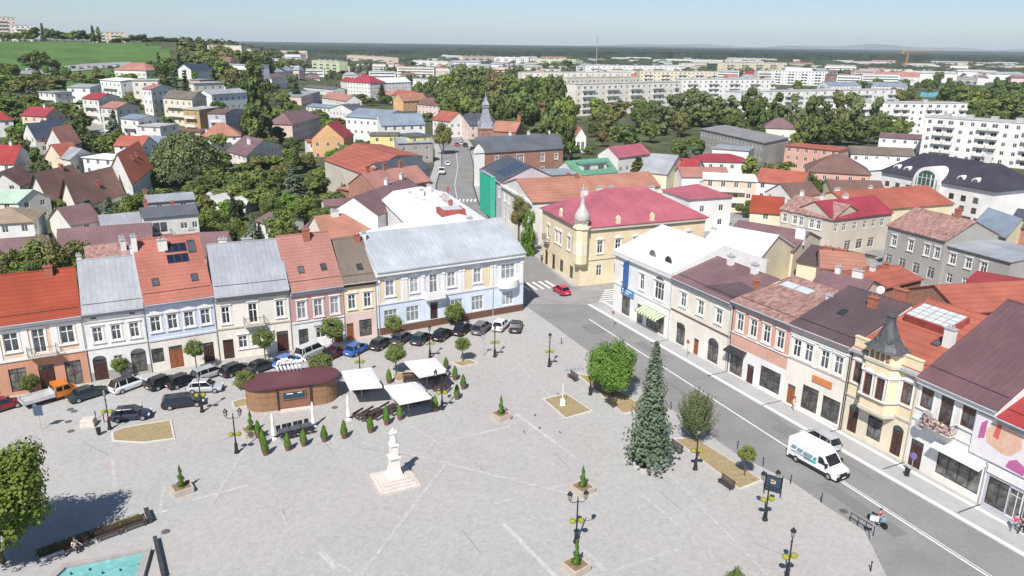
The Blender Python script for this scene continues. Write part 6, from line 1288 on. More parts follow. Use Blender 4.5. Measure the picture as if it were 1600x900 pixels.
def thuja_mesh():
    rg = random.Random(6); b = MB()
    for k in range(3200):
        f = rg.random()**.8; a = rg.uniform(0, 6.28); r = (.82*(1-f)**.55*(.55+.45*min(1, f*5+.3)))*(1+.1*math.sin(a*4+f*9)); r *= rg.uniform(.8, 1.0); leaf_quad(b, Vector((r*math.cos(a), r*math.sin(a), .02+f*2)), Vector((math.cos(a), math.sin(a), .35))+rdir(rg)*.5, .075, rg)
    return b
def thuja(base, h, label):
    P = S(*base); t = thing('potted_thuja', label, 'potted shrub', (P.x, P.y, .02), rnd.uniform(0, 6), 'potted thujas ringing the cafe')
    b = MB(); b.lathe([(.24, 0), (.34, .55), (.38, .55), (.38, .62), (.3, .62), (.28, .56)], 10); b.build('pot', terram, t); v = CM.setdefault('thuja', None) or thuja_mesh().mesh('crown', LM['thuja']); CM['thuja'] = v
    link('crown', v, t, (0, 0, .5), 0, (.5, .5, h/2))
TH = [(404,684,1.5),(411,697,1.4),(415,711,1.7),(450,704,1.5),(475,697,1.5),(507,690,1.4),(538,685,1.6),(579,676,1.4),(604,664,1.8),(625,656,1.5),(680,643,1.5),(714,624,1.4),(724,608,1.4),(711,594,1.4),(697,578,1.2),(608,599,1.4)]
TL = ['left of the dark tables, furthest back of three','left of the dark tables, middle of three','left of the dark tables, nearest of three','in front of the left half of the dark table group','in front of the right half of the dark table group','between the dark tables and the third parasol','slim, in line between the tables and the statue','just left of the statue head','tallest, left of the statue top by the picnic benches','right of the statue top at the corner of the near canopy','at the right corner of the near canopy','beyond the lamp with yellow flowers, nearest of the right line','in the right line, furthest to the right','in the right line, third from the near end','at the far corner of the back canopy','between the two canopies on the far side']
for (x, y, h), lb in zip(TH, TL): thuja((x, y), h, 'potted thuja '+lb)
boxm = mat('planter_box', (.50,.42,.34), rough=.9, noise=.08)
def spiral(base, label, w_=1.7, h=2.2):
    P = S(*base); t = thing('planter', label, 'planter', (P.x, P.y, .02), R_(38), 'square planters with a spiral cut conifer'); b = MB(); W2 = w_/2; b.hexa([(-W2,-W2),(W2,-W2),(W2,W2),(-W2,W2)], 0, .45)
    for i, (x0, x1, y0, y1) in enumerate(((-W2,W2,-W2,-W2+.12),(-W2,W2,W2-.12,W2),(-W2,-W2+.12,-W2+.12,W2-.12),(W2-.12,W2,-W2+.12,W2-.12))): b.box(x0, x1, y0, y1, .451, .6)
    b.build('box', boxm, t); b = MB(); b.box(-W2+.125, W2-.125, -W2+.125, W2-.125, .45, .53); b.build('soil', soilm, t)
    b = MB(); rg = random.Random(3)
    for k in range(1500):
        f = rg.random()**1.2; a = f*18; r = (.34*(1-f)+.06)*(1 if math.sin(a) > -.3 else .6); d = rdir(rg); c = Vector((math.cos(a)*.1*(1-f), math.sin(a)*.1*(1-f), .5+f*h)); leaf_quad(b, c+Vector((d.x*r, d.y*r, d.z*.1)), d, .05, rg)
    b.build('topiary', LM['thuja'], t); b = MB(); b.tube((0, 0, .4), (0, 0, h), .03, n=5); b.build('stem', bark, t)
for p, lb in [((285,768),'at left in front of the tree shadow'),((783,653),'in the middle of the square near the tents'),((910,768),'behind the double lamp in front'),((900,890),'at the bottom centre in front of the double lamp'),((393,678),'beside the left double lamp near the kiosk')]: spiral(p, 'pale planter with spiral cut conifer '+lb)
# ---------------------------------------------------------------- statue column
P = S(617,752); st = thing('statue_column', 'white stone column monument with a robed figure on stepped base', 'monument', (P.x, P.y, .02), R_(26)); pinks = mat('pink_stone', (.60,.53,.48), rough=.9, noise=.08, scale=2); wst = mat('white_stone', (.70,.67,.62), rough=.85, noise=.06, scale=3)
b = MB()
for i, (w_, z) in enumerate(((1.95,0),(1.65,.18),(1.35,.36),(1.05,.54))): b.box(-w_, w_, -w_, w_, z+(i > 0)*.001, z+.18)
b.build('steps', pinks, st)
b = MB(); q5 = lambda r, z: [(-r,-r,z),(r,-r,z),(r,r,z),(-r,r,z)]
b.loft([q5(.72,.721),q5(.72,.88),q5(.62,.93),q5(.46,1.6),q5(.40,2.5),q5(.54,2.58),q5(.55,2.74),q5(.36,2.8),q5(.32,3.8),q5(.42,3.88),q5(.42,3.98),q5(.32,4.1)]); b.build('pedestal', wst, st)
b = MB(); b.lathe([(.36,4.101),(.37,4.3),(.27,4.85),(.29,5.15),(.2,5.4)], 11); b.build('robe', wst, st)
def figure(parent, mats, joints, radii, edges, name='figure', loc=(0,0,0), rz=0, sub=1):
    me = bpy.data.meshes.new(name); me.from_pydata(joints, edges, []); o = link(name, me, parent, loc, rz); md = o.modifiers.new('skin', 'SKIN'); 
    for v, r in zip(me.skin_vertices[0].data, radii): v.radius = r if isinstance(r, tuple) else (r, r)
    me.skin_vertices[0].data[0].use_root = True; md.use_smooth_shade = True; s2 = o.modifiers.new('subdiv', 'SUBSURF'); s2.levels = s2.render_levels = sub; me.materials.append(mats)
    return o
figure(st, wst, [(0,0,4.75),(0,0,4.2),(0,.02,5.2),(0,.02,5.5),(0,-.03,5.72),(.24,0,5.38),(.36,-.18,5.1),(.1,-.34,5.25),(-.24,0,5.38),(-.36,-.14,5.1),(-.06,-.36,5.28)], [.22,.33,.24,.1,.14,.1,.08,.06,.1,.08,.06], [(0,1),(0,2),(2,3),(3,4),(2,5),(5,6),(6,7),(2,8),(8,9),(9,10)])
# ---------------------------------------------------------------- kiosk
P = (S(395,645)+S(522,630))/2; ang = R_(19); nrm = Vector((math.sin(ang)*-1, math.cos(ang), 0)); P = P+nrm*1.9
ks = thing('kiosk', 'rounded wooden kiosk with flat maroon roof and dark menu board', 'kiosk', (P.x, P.y, .02), ang)
kw = lines(lines(mat('kiosk_wood', (.30,.165,.09), rough=.6, noise=.15, scale=2), 2, .85, .04, .3), 0, 1.3, .03, .5)
def stad(L, r, z, n=12): 
    o_ = []
    for k in range(n+1): a = -math.pi/2+math.pi*k/n; o_.append((L/2+r*math.cos(a), r*math.sin(a), z))
    for k in range(n+1): a = math.pi/2+math.pi*k/n; o_.append((-L/2+r*math.cos(a), r*math.sin(a), z))
    return o_
b = MB(); b.loft([stad(6.2,2.0,0), stad(6.2,2.0,2.7)]); b.build('wall', kw, ks)
b = MB(); b.loft([stad(6.2,2.25,2.701), stad(6.2,2.35,2.75), stad(6.2,2.35,2.98), stad(6.2,2.2,3.02)]); b.build('roof', mat('maroon_roof', (.125,.046,.055), rough=.5, noise=.08), ks)
b = MB(); b.box(-1.7,2.0,-2.12,-2.003,.02,2.6); o = b.build('serving_front', mat('kiosk_wood_dark', (.24,.12,.075), noise=.1), ks); b = MB(); b.box(-1.75,-1.55,-2.2,-2.121,0,2.69); b.box(1.85,2.05,-2.2,-2.121,0,2.69); b.build('post', dark_f, ks)
b = MB(); b.box(-1.2,1.4,-2.25,-2.121,1.25,2.25,0); b.box(-1.1,1.3,-2.27,-2.251,1.35,2.15,1); b.box(-.7,0,-2.28,-2.271,1.9,2.02,2); b.box(.5,1,-2.28,-2.271,1.95,2.05,2); b.build('menu_board', [kw, mat('board_blue', (.03,.06,.09)), trimw], ks)
b = MB(); b.box(-1.5,1.9,-2.9,-2.201,0,.16); b.build('step', pinks, ks)
b = MB(); rg = random.Random(2)
for k in range(7):
    x = -1.2+k*.42; p_ = [(x, 1.6, 3.0), (x-.3, 1.5, 3.9), (x, 1.6, 4.5+.3*math.sin(k)), (x+.4, 1.5, 4.4), (x+.6, 1.5, 4.0)]; b.path(p_, .13, 6)
b.build('curled_ornament', trimw, ks, smooth=True)
# ---------------------------------------------------------------- tents, parasols, tables
canv = mat('white_canvas', (.80,.79,.76), rough=.9, noise=.04, scale=1)
def tent(c4, h, label):
    q = [S(x, y, h) for x, y in c4]; c = sum(q, Vector())/4; t = thing('canopy', label, 'canopy', (c.x, c.y, .02), 0, 'white square cafe canopies'); pts = [(p-c).xy for p in q]; b = MB(); z = h
    ar = sum(pts[i].x*pts[(i+1) % 4].y-pts[(i+1) % 4].x*pts[i].y for i in range(4))
    if ar < 0: pts = pts[::-1]
    for i in range(4):
        a, d = pts[i], pts[(i+1) % 4]; b.poly([(a.x, a.y, z), (d.x, d.y, z), (d.x*.05, d.y*.05, z+.7), (a.x*.05, a.y*.05, z+.7)]); b.poly([(a.x, a.y, z-.28), (d.x, d.y, z-.28), (d.x, d.y, z), (a.x, a.y, z)])
        m_ = (a+d)/2; b.poly([(a.x, a.y, z-.0), (a.x*.05, a.y*.05, z+.65), (d.x*.05, d.y*.05, z+.65), (d.x, d.y, z-.0)]) if False else None
    b.poly([(p.x*.05, p.y*.05, z+.7) for p in pts]); b.build('canvas', canv, t); b = MB(); b.tube((0, 0, 0), (0, 0, z+.6), .06, n=8); b.box(-.5,.5,-.5,.5,0,.12)
    for p in pts: b.tube((0, 0, z+.45), (p.x*.97, p.y*.97, z-.02), .025, n=4)
    b.build('frame', trimg, t); return c
c1 = tent([(533,580),(580,574),(597,603),(546,607)], 2.7, 'white square canopy next to the brown kiosk'); c2 = tent([(632,565),(680,559),(699,579),(655,588)], 2.7, 'white square canopy furthest from the kiosk, behind the others'); c3 = tent([(600,603),(650,597),(674,620),(624,630)], 2.7, 'white square canopy nearest to the statue')
def parasol(base, label, h=3.0):
    P = S(*base); t = thing('closed_parasol', label, 'parasol', (P.x, P.y, .02), 0, 'folded white parasols'); b = MB(); b.lathe([(.04,.25),(.28,.5),(.24,.9),(.14,1.6),(.18,2.0),(.15,2.5),(.09,2.85),(.02,h)], 10); b.build('canvas', canv, t); b = MB(); b.tube((0,0,0),(0,0,.6),.04); b.lathe([(.35,0),(.33,.1),(.06,.14)],10); b.build('stand', trimw, t)
parasol((428,686),'folded white parasol by the thujas, leftmost of three'); parasol((490,667),'folded white parasol in front of the kiosk corner, middle of three'); parasol((545,656),'folded white parasol beside the picnic benches, rightmost of three')
blk = mat('dark_furniture', (.03,.03,.035), rough=.5, noise=.1); bwood = mat('dark_slats', (.07,.045,.04), rough=.6, noise=.15)
def mk_chair():
    t = thing('cafe_chair', 'dark cafe chair', 'chair', (0,0,0)); b = MB(); b.box(-.24,.24,-.24,.24,.42,.47); b.build('seat', blk, t); b = MB(); b.box(-.24,.24,.2,.25,.5,.92); b.build('backrest', blk, t)
    for x in (-.2,.2):
        for y in (-.2,.2): b = MB(); b.tube((x,y,0),(x,y,.42),.02,n=4); b.build('leg', blk, t)
    return t
chair0 = mk_chair(); used = [False]
def chair(P, rz, label, grp):
    if not used[0]: used[0] = True; t = chair0; t.location = P; t.rotation_euler = (0,0,rz); t['label'] = label
    else: t = clone(chair0, P, rz, label)
    t['group'] = grp
def table(P, rz, label, w_=1.5, d=.85, m=blk):
    t = thing('cafe_table', label, 'table', P, rz, 'cafe tables'); b = MB(); b.box(-w_/2,w_/2,-d/2,d/2,.71,.75); b.build('tabletop', m, t)
    for x in (-w_/2+.08,w_/2-.08):
        for y in (-d/2+.08,d/2-.08): b = MB(); b.tube((x,y,0),(x,y,.71),.025,n=4); b.build('leg', blk, t)
A, B_ = S(441,683), S(482,673)
for k in range(3):
    P = lerp(A, B_, .08+k*.42); P.z = .02; a = math.atan2((B_-A).y, (B_-A).x); table(P, a, 'dark grey cafe table in the group behind the near thujas, %s of three' % ['left','middle','right'][k], 1.25, .9, mat('table_grey', (.09,.095,.11)))
    n_ = Vector((-math.sin(a), math.cos(a), 0)); u_ = Vector((math.cos(a), math.sin(a), 0))
    for q in (-.33,.33):
        chair(P+n_*.8+u_*q, a, 'dark cafe chair on the far side of the grey tables behind the thujas', 'chairs behind the grey tables'); chair(P-n_*.8+u_*q, a+math.pi, 'dark cafe chair on the near side of the grey tables behind the thujas', 'chairs in front of the grey tables')
def picnic(base, rz, label):
    P = S(*base); t = thing('picnic_table', label, 'picnic table', (P.x, P.y, .02), rz, 'dark wooden picnic tables'); b = MB()
    for k in range(5): b.box(-.9,.9,-.4+k*.165,-.4+k*.165+.14,.72,.76)
    b.build('tabletop', bwood, t)
    for sy in (-1,1):
        b = MB(); b.box(-.9,.9,sy*.75-.14,sy*.75-.01,.43,.47); b.box(-.9,.9,sy*.75+.01,sy*.75+.14,.43,.47); b.build('bench_seat', bwood, t)
        b = MB(); b.box(-.9,.9,sy*.95-.02,sy*.95+.02,.6,.85); b.build('backrest', bwood, t)
    for x in (-.7,.7): b = MB(); b.box(x-.04,x+.04,-.9,.9,.3,.38); b.tube((x,-.3,0),(x,-.3,.72),.04,n=4); b.tube((x,.3,0),(x,.3,.72),.04,n=4); b.build('leg', bwood, t)
for p, a, lb in [((570,655),60,'beside the right folded parasol'),((611,645),60,'between the tallest thuja and the near canopy'),((690,611),70,'behind the lamp with yellow flowers, right of the canopies'),((580,606),30,'in the shade under the canopy next to the kiosk'),((561,612),30,'under the left canopy, its left table'),((640,632),30,'in the shade under the near canopy, left'),((662,628),30,'in the shade under the near canopy, right'),((672,594),30,'in the shade under the back canopy'),((690,589),30,'under the right side of the back canopy'),((586,652),60,'right of the table by the right folded parasol'),((641,597),10,'between the back and near canopies')]: picnic(p, R_(a), 'dark picnic table '+lb)
# ---------------------------------------------------------------- benches
def bench(base, rz, label, L=1.8, ends=False, loc=None):
    P = loc or S(*base); t = thing('park_bench', label, 'bench', (P.x, P.y, .02), rz, 'dark slatted park benches'); b = MB()
    for k in range(4): b.box(-L/2,L/2,-.05+k*.115,-.05+k*.115+.09,.43,.46)
    b.build('seat', bwood, t); b = MB()
    for k in range(4): b.box(-L/2,L/2,.42+k*.03,.45+k*.03,.52+k*.115,.61+k*.115)
    b.build('backrest', bwood, t)
    for x in (-L/2+.15,L/2-.15): b = MB(); b.tube((x,0,0),(x,0,.43),.03,n=5); b.tube((x,.4,0),(x,.52,.95),.03,n=5); b.box(x-.03,x+.03,-.05,.45,.38,.43); b.build('leg', iron, t)
bench((892,594), R_(-62), 'dark bench behind the square bed, nearest the bicycle stand'); bench((951,634), R_(-62), 'dark bench between the square dry bed and the spruce'); bench((1052,706), R_(-62), 'dark bench half hidden behind the spruce'); bench((1131,762), R_(-62), 'dark bench at the near end of the long dry bed')
# left hedge with long bench
A, B_ = S(60,872), S(226,812); a = math.atan2((B_-A).y, (B_-A).x); L = (B_-A).length; t = thing('hedge_bed', 'low clipped hedge strip with pale edging behind the long benches', 'hedge', ((A+B_)/2).xy.to_3d(), a); b = MB(); b.box(-L/2,L/2,-.6,-.4,0,.25); b.box(-L/2,L/2,.7,.9,0,.25); b.box(L/2-.2,L/2,-.4,.7,0,.25); b.build('edging', kerb2, t)
b = MB(); rg = random.Random(8)
for k in range(9000): x, y, z = rg.uniform(-L/2,L/2-.25), rg.uniform(-.38,.68), rg.uniform(.05,.5); leaf_quad(b, Vector((x,y,z)), Vector((rg.uniform(-.5,.5),rg.uniform(-.5,.5),1)), .05, rg)
b.build('foliage', LM['olive'], t)
n_ = Vector((math.sin(a), -math.cos(a), 0)); u_ = Vector((math.cos(a), math.sin(a), 0))
for k, f in enumerate((.33,.62,.87)): P = A+u_*L*f+n_*1.05; bench(None, a, 'long dark bench in front of the hedge, %s of three' % ['left','middle','right'][k], L*.24, loc=P)
PB = A+u_*L*.30+n_*1.05
# fountain pool
q = [S(88,905),S(95,888),S(232,860),(0)][:3]+[S(247,920)]; tile = mat('granite_rim', (.36,.34,.32), rough=.8, noise=.12, scale=2)
inn = [S(98,903), S(104,893), S(225,868), S(236,915)]
flat('fountain_surround', [S(75,900).xy, S(78,872).xy, S(236,834).xy, S(252,845).xy, S(264,925).xy, S(80,960).xy], .026, mat('granite_floor', (.40,.385,.37), rough=.9, noise=.07, scale=1.5))
c = sum(inn, Vector())/4; t = thing('fountain', 'shallow fountain pool with turquoise water and granite rim at the bottom left', 'fountain', (c.x, c.y, .026)); ext = 6
o_ = [(p-c).xy for p in inn]; o_ = [Vector((o_[0].x-1, o_[0].y-ext)), o_[1], o_[2], Vector((o_[3].x+.5, o_[3].y-ext))]; big = [Vector((o_[0].x-.5,o_[0].y)), o_[1]+Vector((-.5,.4)), o_[2]+Vector((.45,.45)), Vector((o_[3].x+.5,o_[3].y))]
b = MB()
for i in range(3): b.hexa([o_[i], o_[i+1], big[i+1], big[i]], 0, .42)
b.build('rim', tile, t); b = MB(); b.poly([(p.x,p.y,.2) for p in o_][::-1]); b.build('water', mat('water_turquoise', (.19,.45,.43), rough=.06, noise=.15, scale=2.5, bump=.3, bscale=5, spec=.5), t)
for k in range(5): b = MB(); b.tube((0,0,0),(0,0,.34),.05,n=6); b.lathe([(.09,.34),(.05,.4)],6); b.build('nozzle', iron, t, loc=(-2.4+k*1.2, -.6+.35*math.sin(k*2)+.2*k, .0))
A, B_ = S(243,846), S(256,905); t = thing('low_wall', 'low dark wall edging the fountain floor on its right', 'wall', ((A+B_)/2).xy.to_3d(), math.atan2((B_-A).y,(B_-A).x)); L = (B_-A).length; b = MB(); b.box(-L/2,L/2,-.12,.12,0,.45); b.box(-L/2-.03,L/2+.03,-.16,.16,.451,.52); b.build('coping', mat('dark_stone', (.05,.05,.055), noise=.2), t)
A, B_ = S(229,802), S(236,818); t = thing('low_wall', 'short dark wall at the right end of the hedge', 'wall', ((A+B_)/2).xy.to_3d(), math.atan2((B_-A).y,(B_-A).x)); L = (B_-A).length; b = MB(); b.box(-L/2,L/2,-.15,.15,0,.5); b.box(-L/2-.04,L/2+.04,-.19,.19,.501,.57); b.build('coping', mat('dark_stone', (.05,.05,.055)), t)
# ---------------------------------------------------------------- lamps
lampg = mat('lamp_glass', (.35,.34,.30), rough=.2, noise=.1); yel = mat('flower_yellow', (.60,.50,.04), noise=.3, scale=9, col2=(.30,.36,.05))
def lantern(b, x, y, z):
    b.lathe([(.05,0),(.13,.06),(.2,.5),(.24,.52),(.1,.7),(.03,.82)], 6, (x, y, z), 1); b.lathe([(.245,.5),(.25,.54),(.1,.72),(.03,.85)], 6, (x, y, z), 0); b.lathe([(.14,.02),(.14,.08)],6,(x,y,z),0)
    for k in range(6): a = k*math.pi/3; b.tube((x+.13*math.cos(a), y+.13*math.sin(a), z+.06), (x+.21*math.cos(a), y+.21*math.sin(a), z+.5), .015, n=3)
def lamp(base, label, h=4.4, arms=2, rz=0.0, flowers=2):
    P = S(*base); t = thing('street_lamp', label, 'street lamp', (P.x, P.y, .02), rz, 'old style iron street lamps'); b = MB()
    b.lathe([(.26,0),(.26,.15),(.18,.3),(.16,.9),(.2,.95),(.12,1.1),(.075,1.4),(.06,h-.6),(.1,h-.55),(.05,h-.4),(.04,h-.05)], 8); b.build('post', iron, t)
    if arms == 2:
        b = MB()
        for s_ in (-1, 1): b.path([(0,0,h-.5),(s_*.3,0,h-.62),(s_*.6,0,h-.5),(s_*.68,0,h-.3)], .03, 5)
        b.build('arm', iron, t)
        for s_ in (-1, 1): b = MB(); lantern(b, s_*.68, 0, h-.3); b.build('lantern', [iron, lampg], t)
    else: b = MB(); lantern(b, 0, 0, h-.1); b.build('lantern', [iron, lampg], t)
    rg = random.Random(4)
    for k in range(flowers):
        b = MB(); cx = (-.42 if k == 0 else .42)
        for j in range(220): d = rdir(rg); leaf_quad(b, Vector((cx*.85, 0, 2.12))+Vector((d.x*.27, d.y*.27, d.z*.2)), d, .07, rg)
        b.tube((0,0,2.0),(cx,0,2.05),.02,n=3); b.build('flower_basket', yel, t)
for p, lb, a in [((370,708),'at left beside the spiral planter and the near thujas',2),((900,848),'in the foreground between two planters',2),((172,671),'beside the dark blue parked car at left',1),((316,644),'beside the dark car left of the kiosk',1),((773,558),'near the parked white car, beside the crossing path',1),((858,573),'standing alone between the clipped tree and the maple',1),((922,617),'between the two benches by the maple',1),((1086,734),'at the long dry bed behind the spruce',1),((1195,813),'beside the information board',2),((1229,905),'cut by the bottom edge at right',1),((691,640),'behind the right potted thujas beside the canopies',2),((563,590),'half hidden behind the canopy next to the kiosk',1),((672,560),'between the parked cars and the back canopy',1)]: lamp(p, 'iron lamp with yellow flowers '+lb, 4.5 if a == 2 else 4.0, a, R_(10))
# info board
P = S(1206,775); t = thing('information_board', 'tall dark framed information board with map beside the road lamp', 'notice board', (P.x, P.y, .02), R_(-30)); b = MB()
for x in (-.75,.75): b.tube((x,0,0),(x,0,2.3),.05,n=6)
b.build('post', iron, t); b = MB(); b.box(-.7,.7,-.03,.03,.9,2.1,0); b.box(-.62,.62,-.04,-.031,.98,2.02,1); b.box(-.3,.2,-.05,-.041,1.3,1.7,2); b.build('panel', [iron, mat('board_blue', (.03,.06,.09)), mat('map_print', (.45,.42,.36), noise=.5, scale=9)], t)
def post(base, label, h=.95, nm='bollard', cat='bollard', r=.05):
    P = S(*base); t = tag(link(nm, None, None, (P.x, P.y, .02)), label, cat, 'slim dark bollards'); b = MB(); b.lathe([(r*1.3,0),(r,.1),(r,h-.12),(r*1.4,h-.1),(r*1.2,h),(.01,h+.05)], 8); b.build('shaft', iron, t)
for p, lb in [((1048,640),'beside the spruce top by the road'),((1152,702),'behind the clipped yellow green tree'),((1192,728),'between the long bed and the white van'),((1235,756),'left of the white van front'),((1283,785),'by the road between van and motorcycle'),((877,538),'in line with the lone lamp beyond the maple'),((1360,893),'tall thin post at the bottom right'),((150,655),'beside the stone well block at left'),((163,660),'between the stone block and left lamp')]: post(p, 'slim dark bollard '+lb)
P = S(1328,815); Q = S(1364,838); t = thing('bicycle_rail', 'dark tubular guard rail at the road corner beside the motorcycle', 'railing', (P.x, P.y, .02), math.atan2((Q-P).y,(Q-P).x)); L = (Q-P).length; b = MB()
for k in range(4): b.tube((L*k/3,0,0),(L*k/3,0,.9),.04,n=5)
b.tube((0,0,.9),(L,0,.9),.04,n=5); b.tube((0,0,.45),(L,0,.45),.03,n=5); b.build('rail', iron, t)
P = S(1360,846); t = thing('road_sign', 'small pale road sign on a post beside the guard rail', 'sign', (P.x, P.y, .02), R_(-20)); b = MB(); b.tube((0,0,0),(0,0,2.6),.035,n=6); b.build('post', trimg, t); b = MB(); b.box(-.35,.35,-.03,0,2.0,2.5); b.build('plate', mat('sign_pale', (.62,.68,.72)), t)
P = S(65,672); t = thing('road_sign', 'blue parking sign on a grey post at the far left', 'sign', (P.x, P.y, .02), R_(10)); b = MB(); b.tube((0,0,0),(0,0,2.9),.04,n=6); b.build('post', trimg, t); b = MB(); b.box(-.45,.45,-.04,0,1.7,2.9); b.build('plate', mat('sign_navy', (.07,.10,.16)), t)
P = S(769,560); t = thing('road_sign', 'grey road sign post left of the lamp near the white car', 'sign', (P.x-1.2, P.y+.8, .02), R_(10)); b = MB(); b.tube((0,0,0),(0,0,3),.04,n=6); b.build('post', trimg, t); b = MB(); b.box(-.3,.3,-.04,0,2.4,3.0); b.build('plate', mat('sign_grey', (.35,.36,.42)), t)
P = S(1421,748); t = thing('road_sign', 'round violet grey road sign on a post at the kerb by the brown door', 'sign', (P.x, P.y, .12), R_(-60)); b = MB(); b.tube((0,0,0),(0,0,2.7),.035,n=6); b.build('post', trimg, t); b = MB(); b.tube((0,-.04,2.4),(0,0,2.4),.35,n=16); b.build('plate', mat('sign_violet', (.22,.17,.42)), t)
for p, lb in [((155,680),'at left below the stone block'),((1416,745),'on the pavement beside the round sign'),((872,290),'x')][:2]:
    P = S(*p); t = thing('litter_bin', 'small dark litter bin '+lb, 'litter bin', (P.x, P.y, .05)); b = MB(); b.lathe([(.2,.1),(.25,.75),(.28,.8),(.22,.82)],10); b.tube((0,0,0),(0,0,.12),.08); b.build('bin_body', iron, t)
P = S(139,665); t = thing('stone_block', 'pale concrete block like a well cover near the left lamp', 'stone block', (P.x, P.y, .02), .2); b = MB(); b.loft([[(x*s_, y*s_, z) for x, y in ((-.7,-.6),(.7,-.6),(.7,.6),(-.7,.6))] for s_, z in ((1,0),(1.02,.1),(.92,.8),(.85,.85))]); b.build('block', stone, t)
P = S(895,580); t = thing('bicycle_stand', 'row of pale blue bicycle racks beside the bench and maple', 'bicycle stand', (P.x, P.y, .02), R_(10)); b = MB()
for k in range(5): b.path([(-1+k*.5,0,0),(-1+k*.5,0,.7),(-.85+k*.5,.1,.8),(-.7+k*.5,.2,.7),(-.7+k*.5,.2,0)], .035, 4)
b.tube((-1.1,0,.1),(1.4,0,.1),.03); b.build('rack', mat('rack_blue', (.35,.45,.5)), t)
# ---------------------------------------------------------------- vehicles
tyre = mat('tyre_rubber', (.02,.02,.022), rough=.85); rim = mat('rim_metal', (.45,.45,.47), rough=.3, metal=.6); cg = mat('car_glass', (.012,.016,.02), rough=.05, spec=.9, noise=.05); redl = mat('tail_lamp', (.35,.01,.01), rough=.2); headl = mat('head_lamp', (.6,.62,.62), rough=.1); plm = mat('number_plate', (.7,.7,.66)); plas = mat('black_plastic', (.02,.02,.022), rough=.6)
def cpaint(c): return mat('paint_%.2f_%.2f_%.2f' % c, c, rough=.22, noise=.02, spec=.7)
SHAPES = dict(  # length, width, height, roof front/back fractions, belt height
 hatch=(4.1,1.75,1.42,.36,.86,.86), sedan=(4.5,1.78,1.38,.38,.78,.84), suv=(4.4,1.83,1.56,.34,.93,.94), wagon=(4.6,1.8,1.43,.35,.94,.86), van=(4.4,1.8,1.8,.25,.97,1.05))
def car(px, heading, col, kind, label, loc=None, name='parked_car', grp='cars parked beside the square', roofc=None):
    P = loc or S(*px); L, W_, Hh, rf, rb, bh = SHAPES[kind]; t = thing(name, label, 'car', (P.x, P.y, P.z+.03), heading, grp); pm = cpaint(col)
    # body along +x (front at +L/2)
    def X(f): return L/2-f*L     # f: 0 at the nose
    hood = bh-.06 if kind != 'van' else bh
    st_ = [(0.0,.72,.30,.50),(.02,.86,.22,.62),(.08,.96,.2,hood-.14),(.16,1,.2,hood-.06),(.30,1,.2,bh),(.55,1,.2,bh+.01),(.80,1,.2,bh+.01),(.93,.98,.2,bh-.0 if kind != 'sedan' else bh-.04),(.985,.92,.24,bh-.12),(1.0,.84,.34,bh-.28)]
    b = MB(); rings = []
    for f, w_, z0, z1 in st_:
        w2 = W_/2*w_; x = X(f); rings.append([(x,-w2*.86,z0),(x,-w2,z0+.18),(x,-w2,z1-.22 if z1-z0 > .45 else z1-.08),(x,-w2*.86,z1),(x,0,z1+.02),(x,w2*.86,z1),(x,w2,z1-.22 if z1-z0 > .45 else z1-.08),(x,w2,z0+.18),(x,w2*.86,z0)])
    b.loft(rings); b.build('body', pm, t, smooth=False)
    # greenhouse: glass volume with painted roof panel
    f0 = rf-.13 if kind != 'van' else rf-.10; f1 = min(.99, rb+.05); w2 = W_/2*.86; wr = W_/2*.68; b = MB()
    b.loft([[(X(f0),-w2,bh-.03),(X(f0),w2,bh-.03),(X(f1),w2,bh-.03),(X(f1),-w2,bh-.03)][::-1], [(X(rf+.06),-wr,Hh-.05),(X(rf+.06),wr,Hh-.05),(X(rb-.04),wr,Hh-.05),(X(rb-.04),-wr,Hh-.05)][::-1]]); b.build('windows', cg, t)
    b = MB(); wr2 = wr+.015; b.loft([[(X(rf+.05),-wr2,Hh-.06),(X(rf+.05),wr2,Hh-.06),(X(rb-.02),wr2,Hh-.06),(X(rb-.02),-wr2,Hh-.06)][::-1], [(X(rf+.09),-wr2*.93,Hh),(X(rf+.09),wr2*.93,Hh),(X(rb-.06),wr2*.93,Hh-.01),(X(rb-.06),-wr2*.93,Hh-.01)][::-1]])
    b.build('roof', cpaint(roofc) if roofc else pm, t)
    b = MB()
    for sy in (-1, 1):
        b.tube((X(f0+.01),sy*w2,bh-.02),(X(rf+.06),sy*wr,Hh-.04),.04,n=4)
        for q in ((rf+rb)/2-.02, rb-.1 if kind in ('suv','wagon','van') else rb-.05): b.tube((X(q),sy*w2*1.005,bh-.02),(X(q),sy*wr*1.01,Hh-.04),.045,n=4)
        b.tube((X(f1-.01),sy*w2,bh-.02),(X(rb-.04),sy*wr,Hh-.04),.05,n=4)
    b.build('pillars', pm, t)
    for sx in (.185,.80):
        for sy in (-1, 1):
            b = MB(); y = sy*(W_/2-.09); b.tube((0,-.11,0),(0,.11,0),.32,n=16); w_ = b.build('wheel', tyre, t, loc=(X(sx), y, .32)); b = MB(); b.tube((0,sy*.111,0),(0,sy*.125,0),.2,n=10); b.build('rim', rim, w_)
    for sy in (-1, 1):
        b = MB(); b.box(X(.05),X(.005),sy*W_*.36-.16,sy*W_*.36+.16,.55,.7); b.build('headlight', headl, t); b = MB(); b.box(X(.998),X(.975),sy*W_*.40-.1,sy*W_*.40+.1,bh-.32,bh-.1); b.build('tail_light', redl, t)
        b = MB(); b.box(X(f0+.05),X(f0+.01),sy*(W_/2+.02)-.08,sy*(W_/2+.02)+.1,bh-.0,bh+.13); b.build('wing_mirror', pm, t)
    b = MB(); b.box(X(1.004),X(.995),-.26,.26,.45,.57); b.build('number_plate', plm, t); b = MB(); b.box(X(.03),X(-.003),-.5,.5,.32,.5); b.build('grille', plas, t)
    return t
BLK, DG, NV = (.012,.012,.015), (.03,.033,.036), (.015,.022,.05)
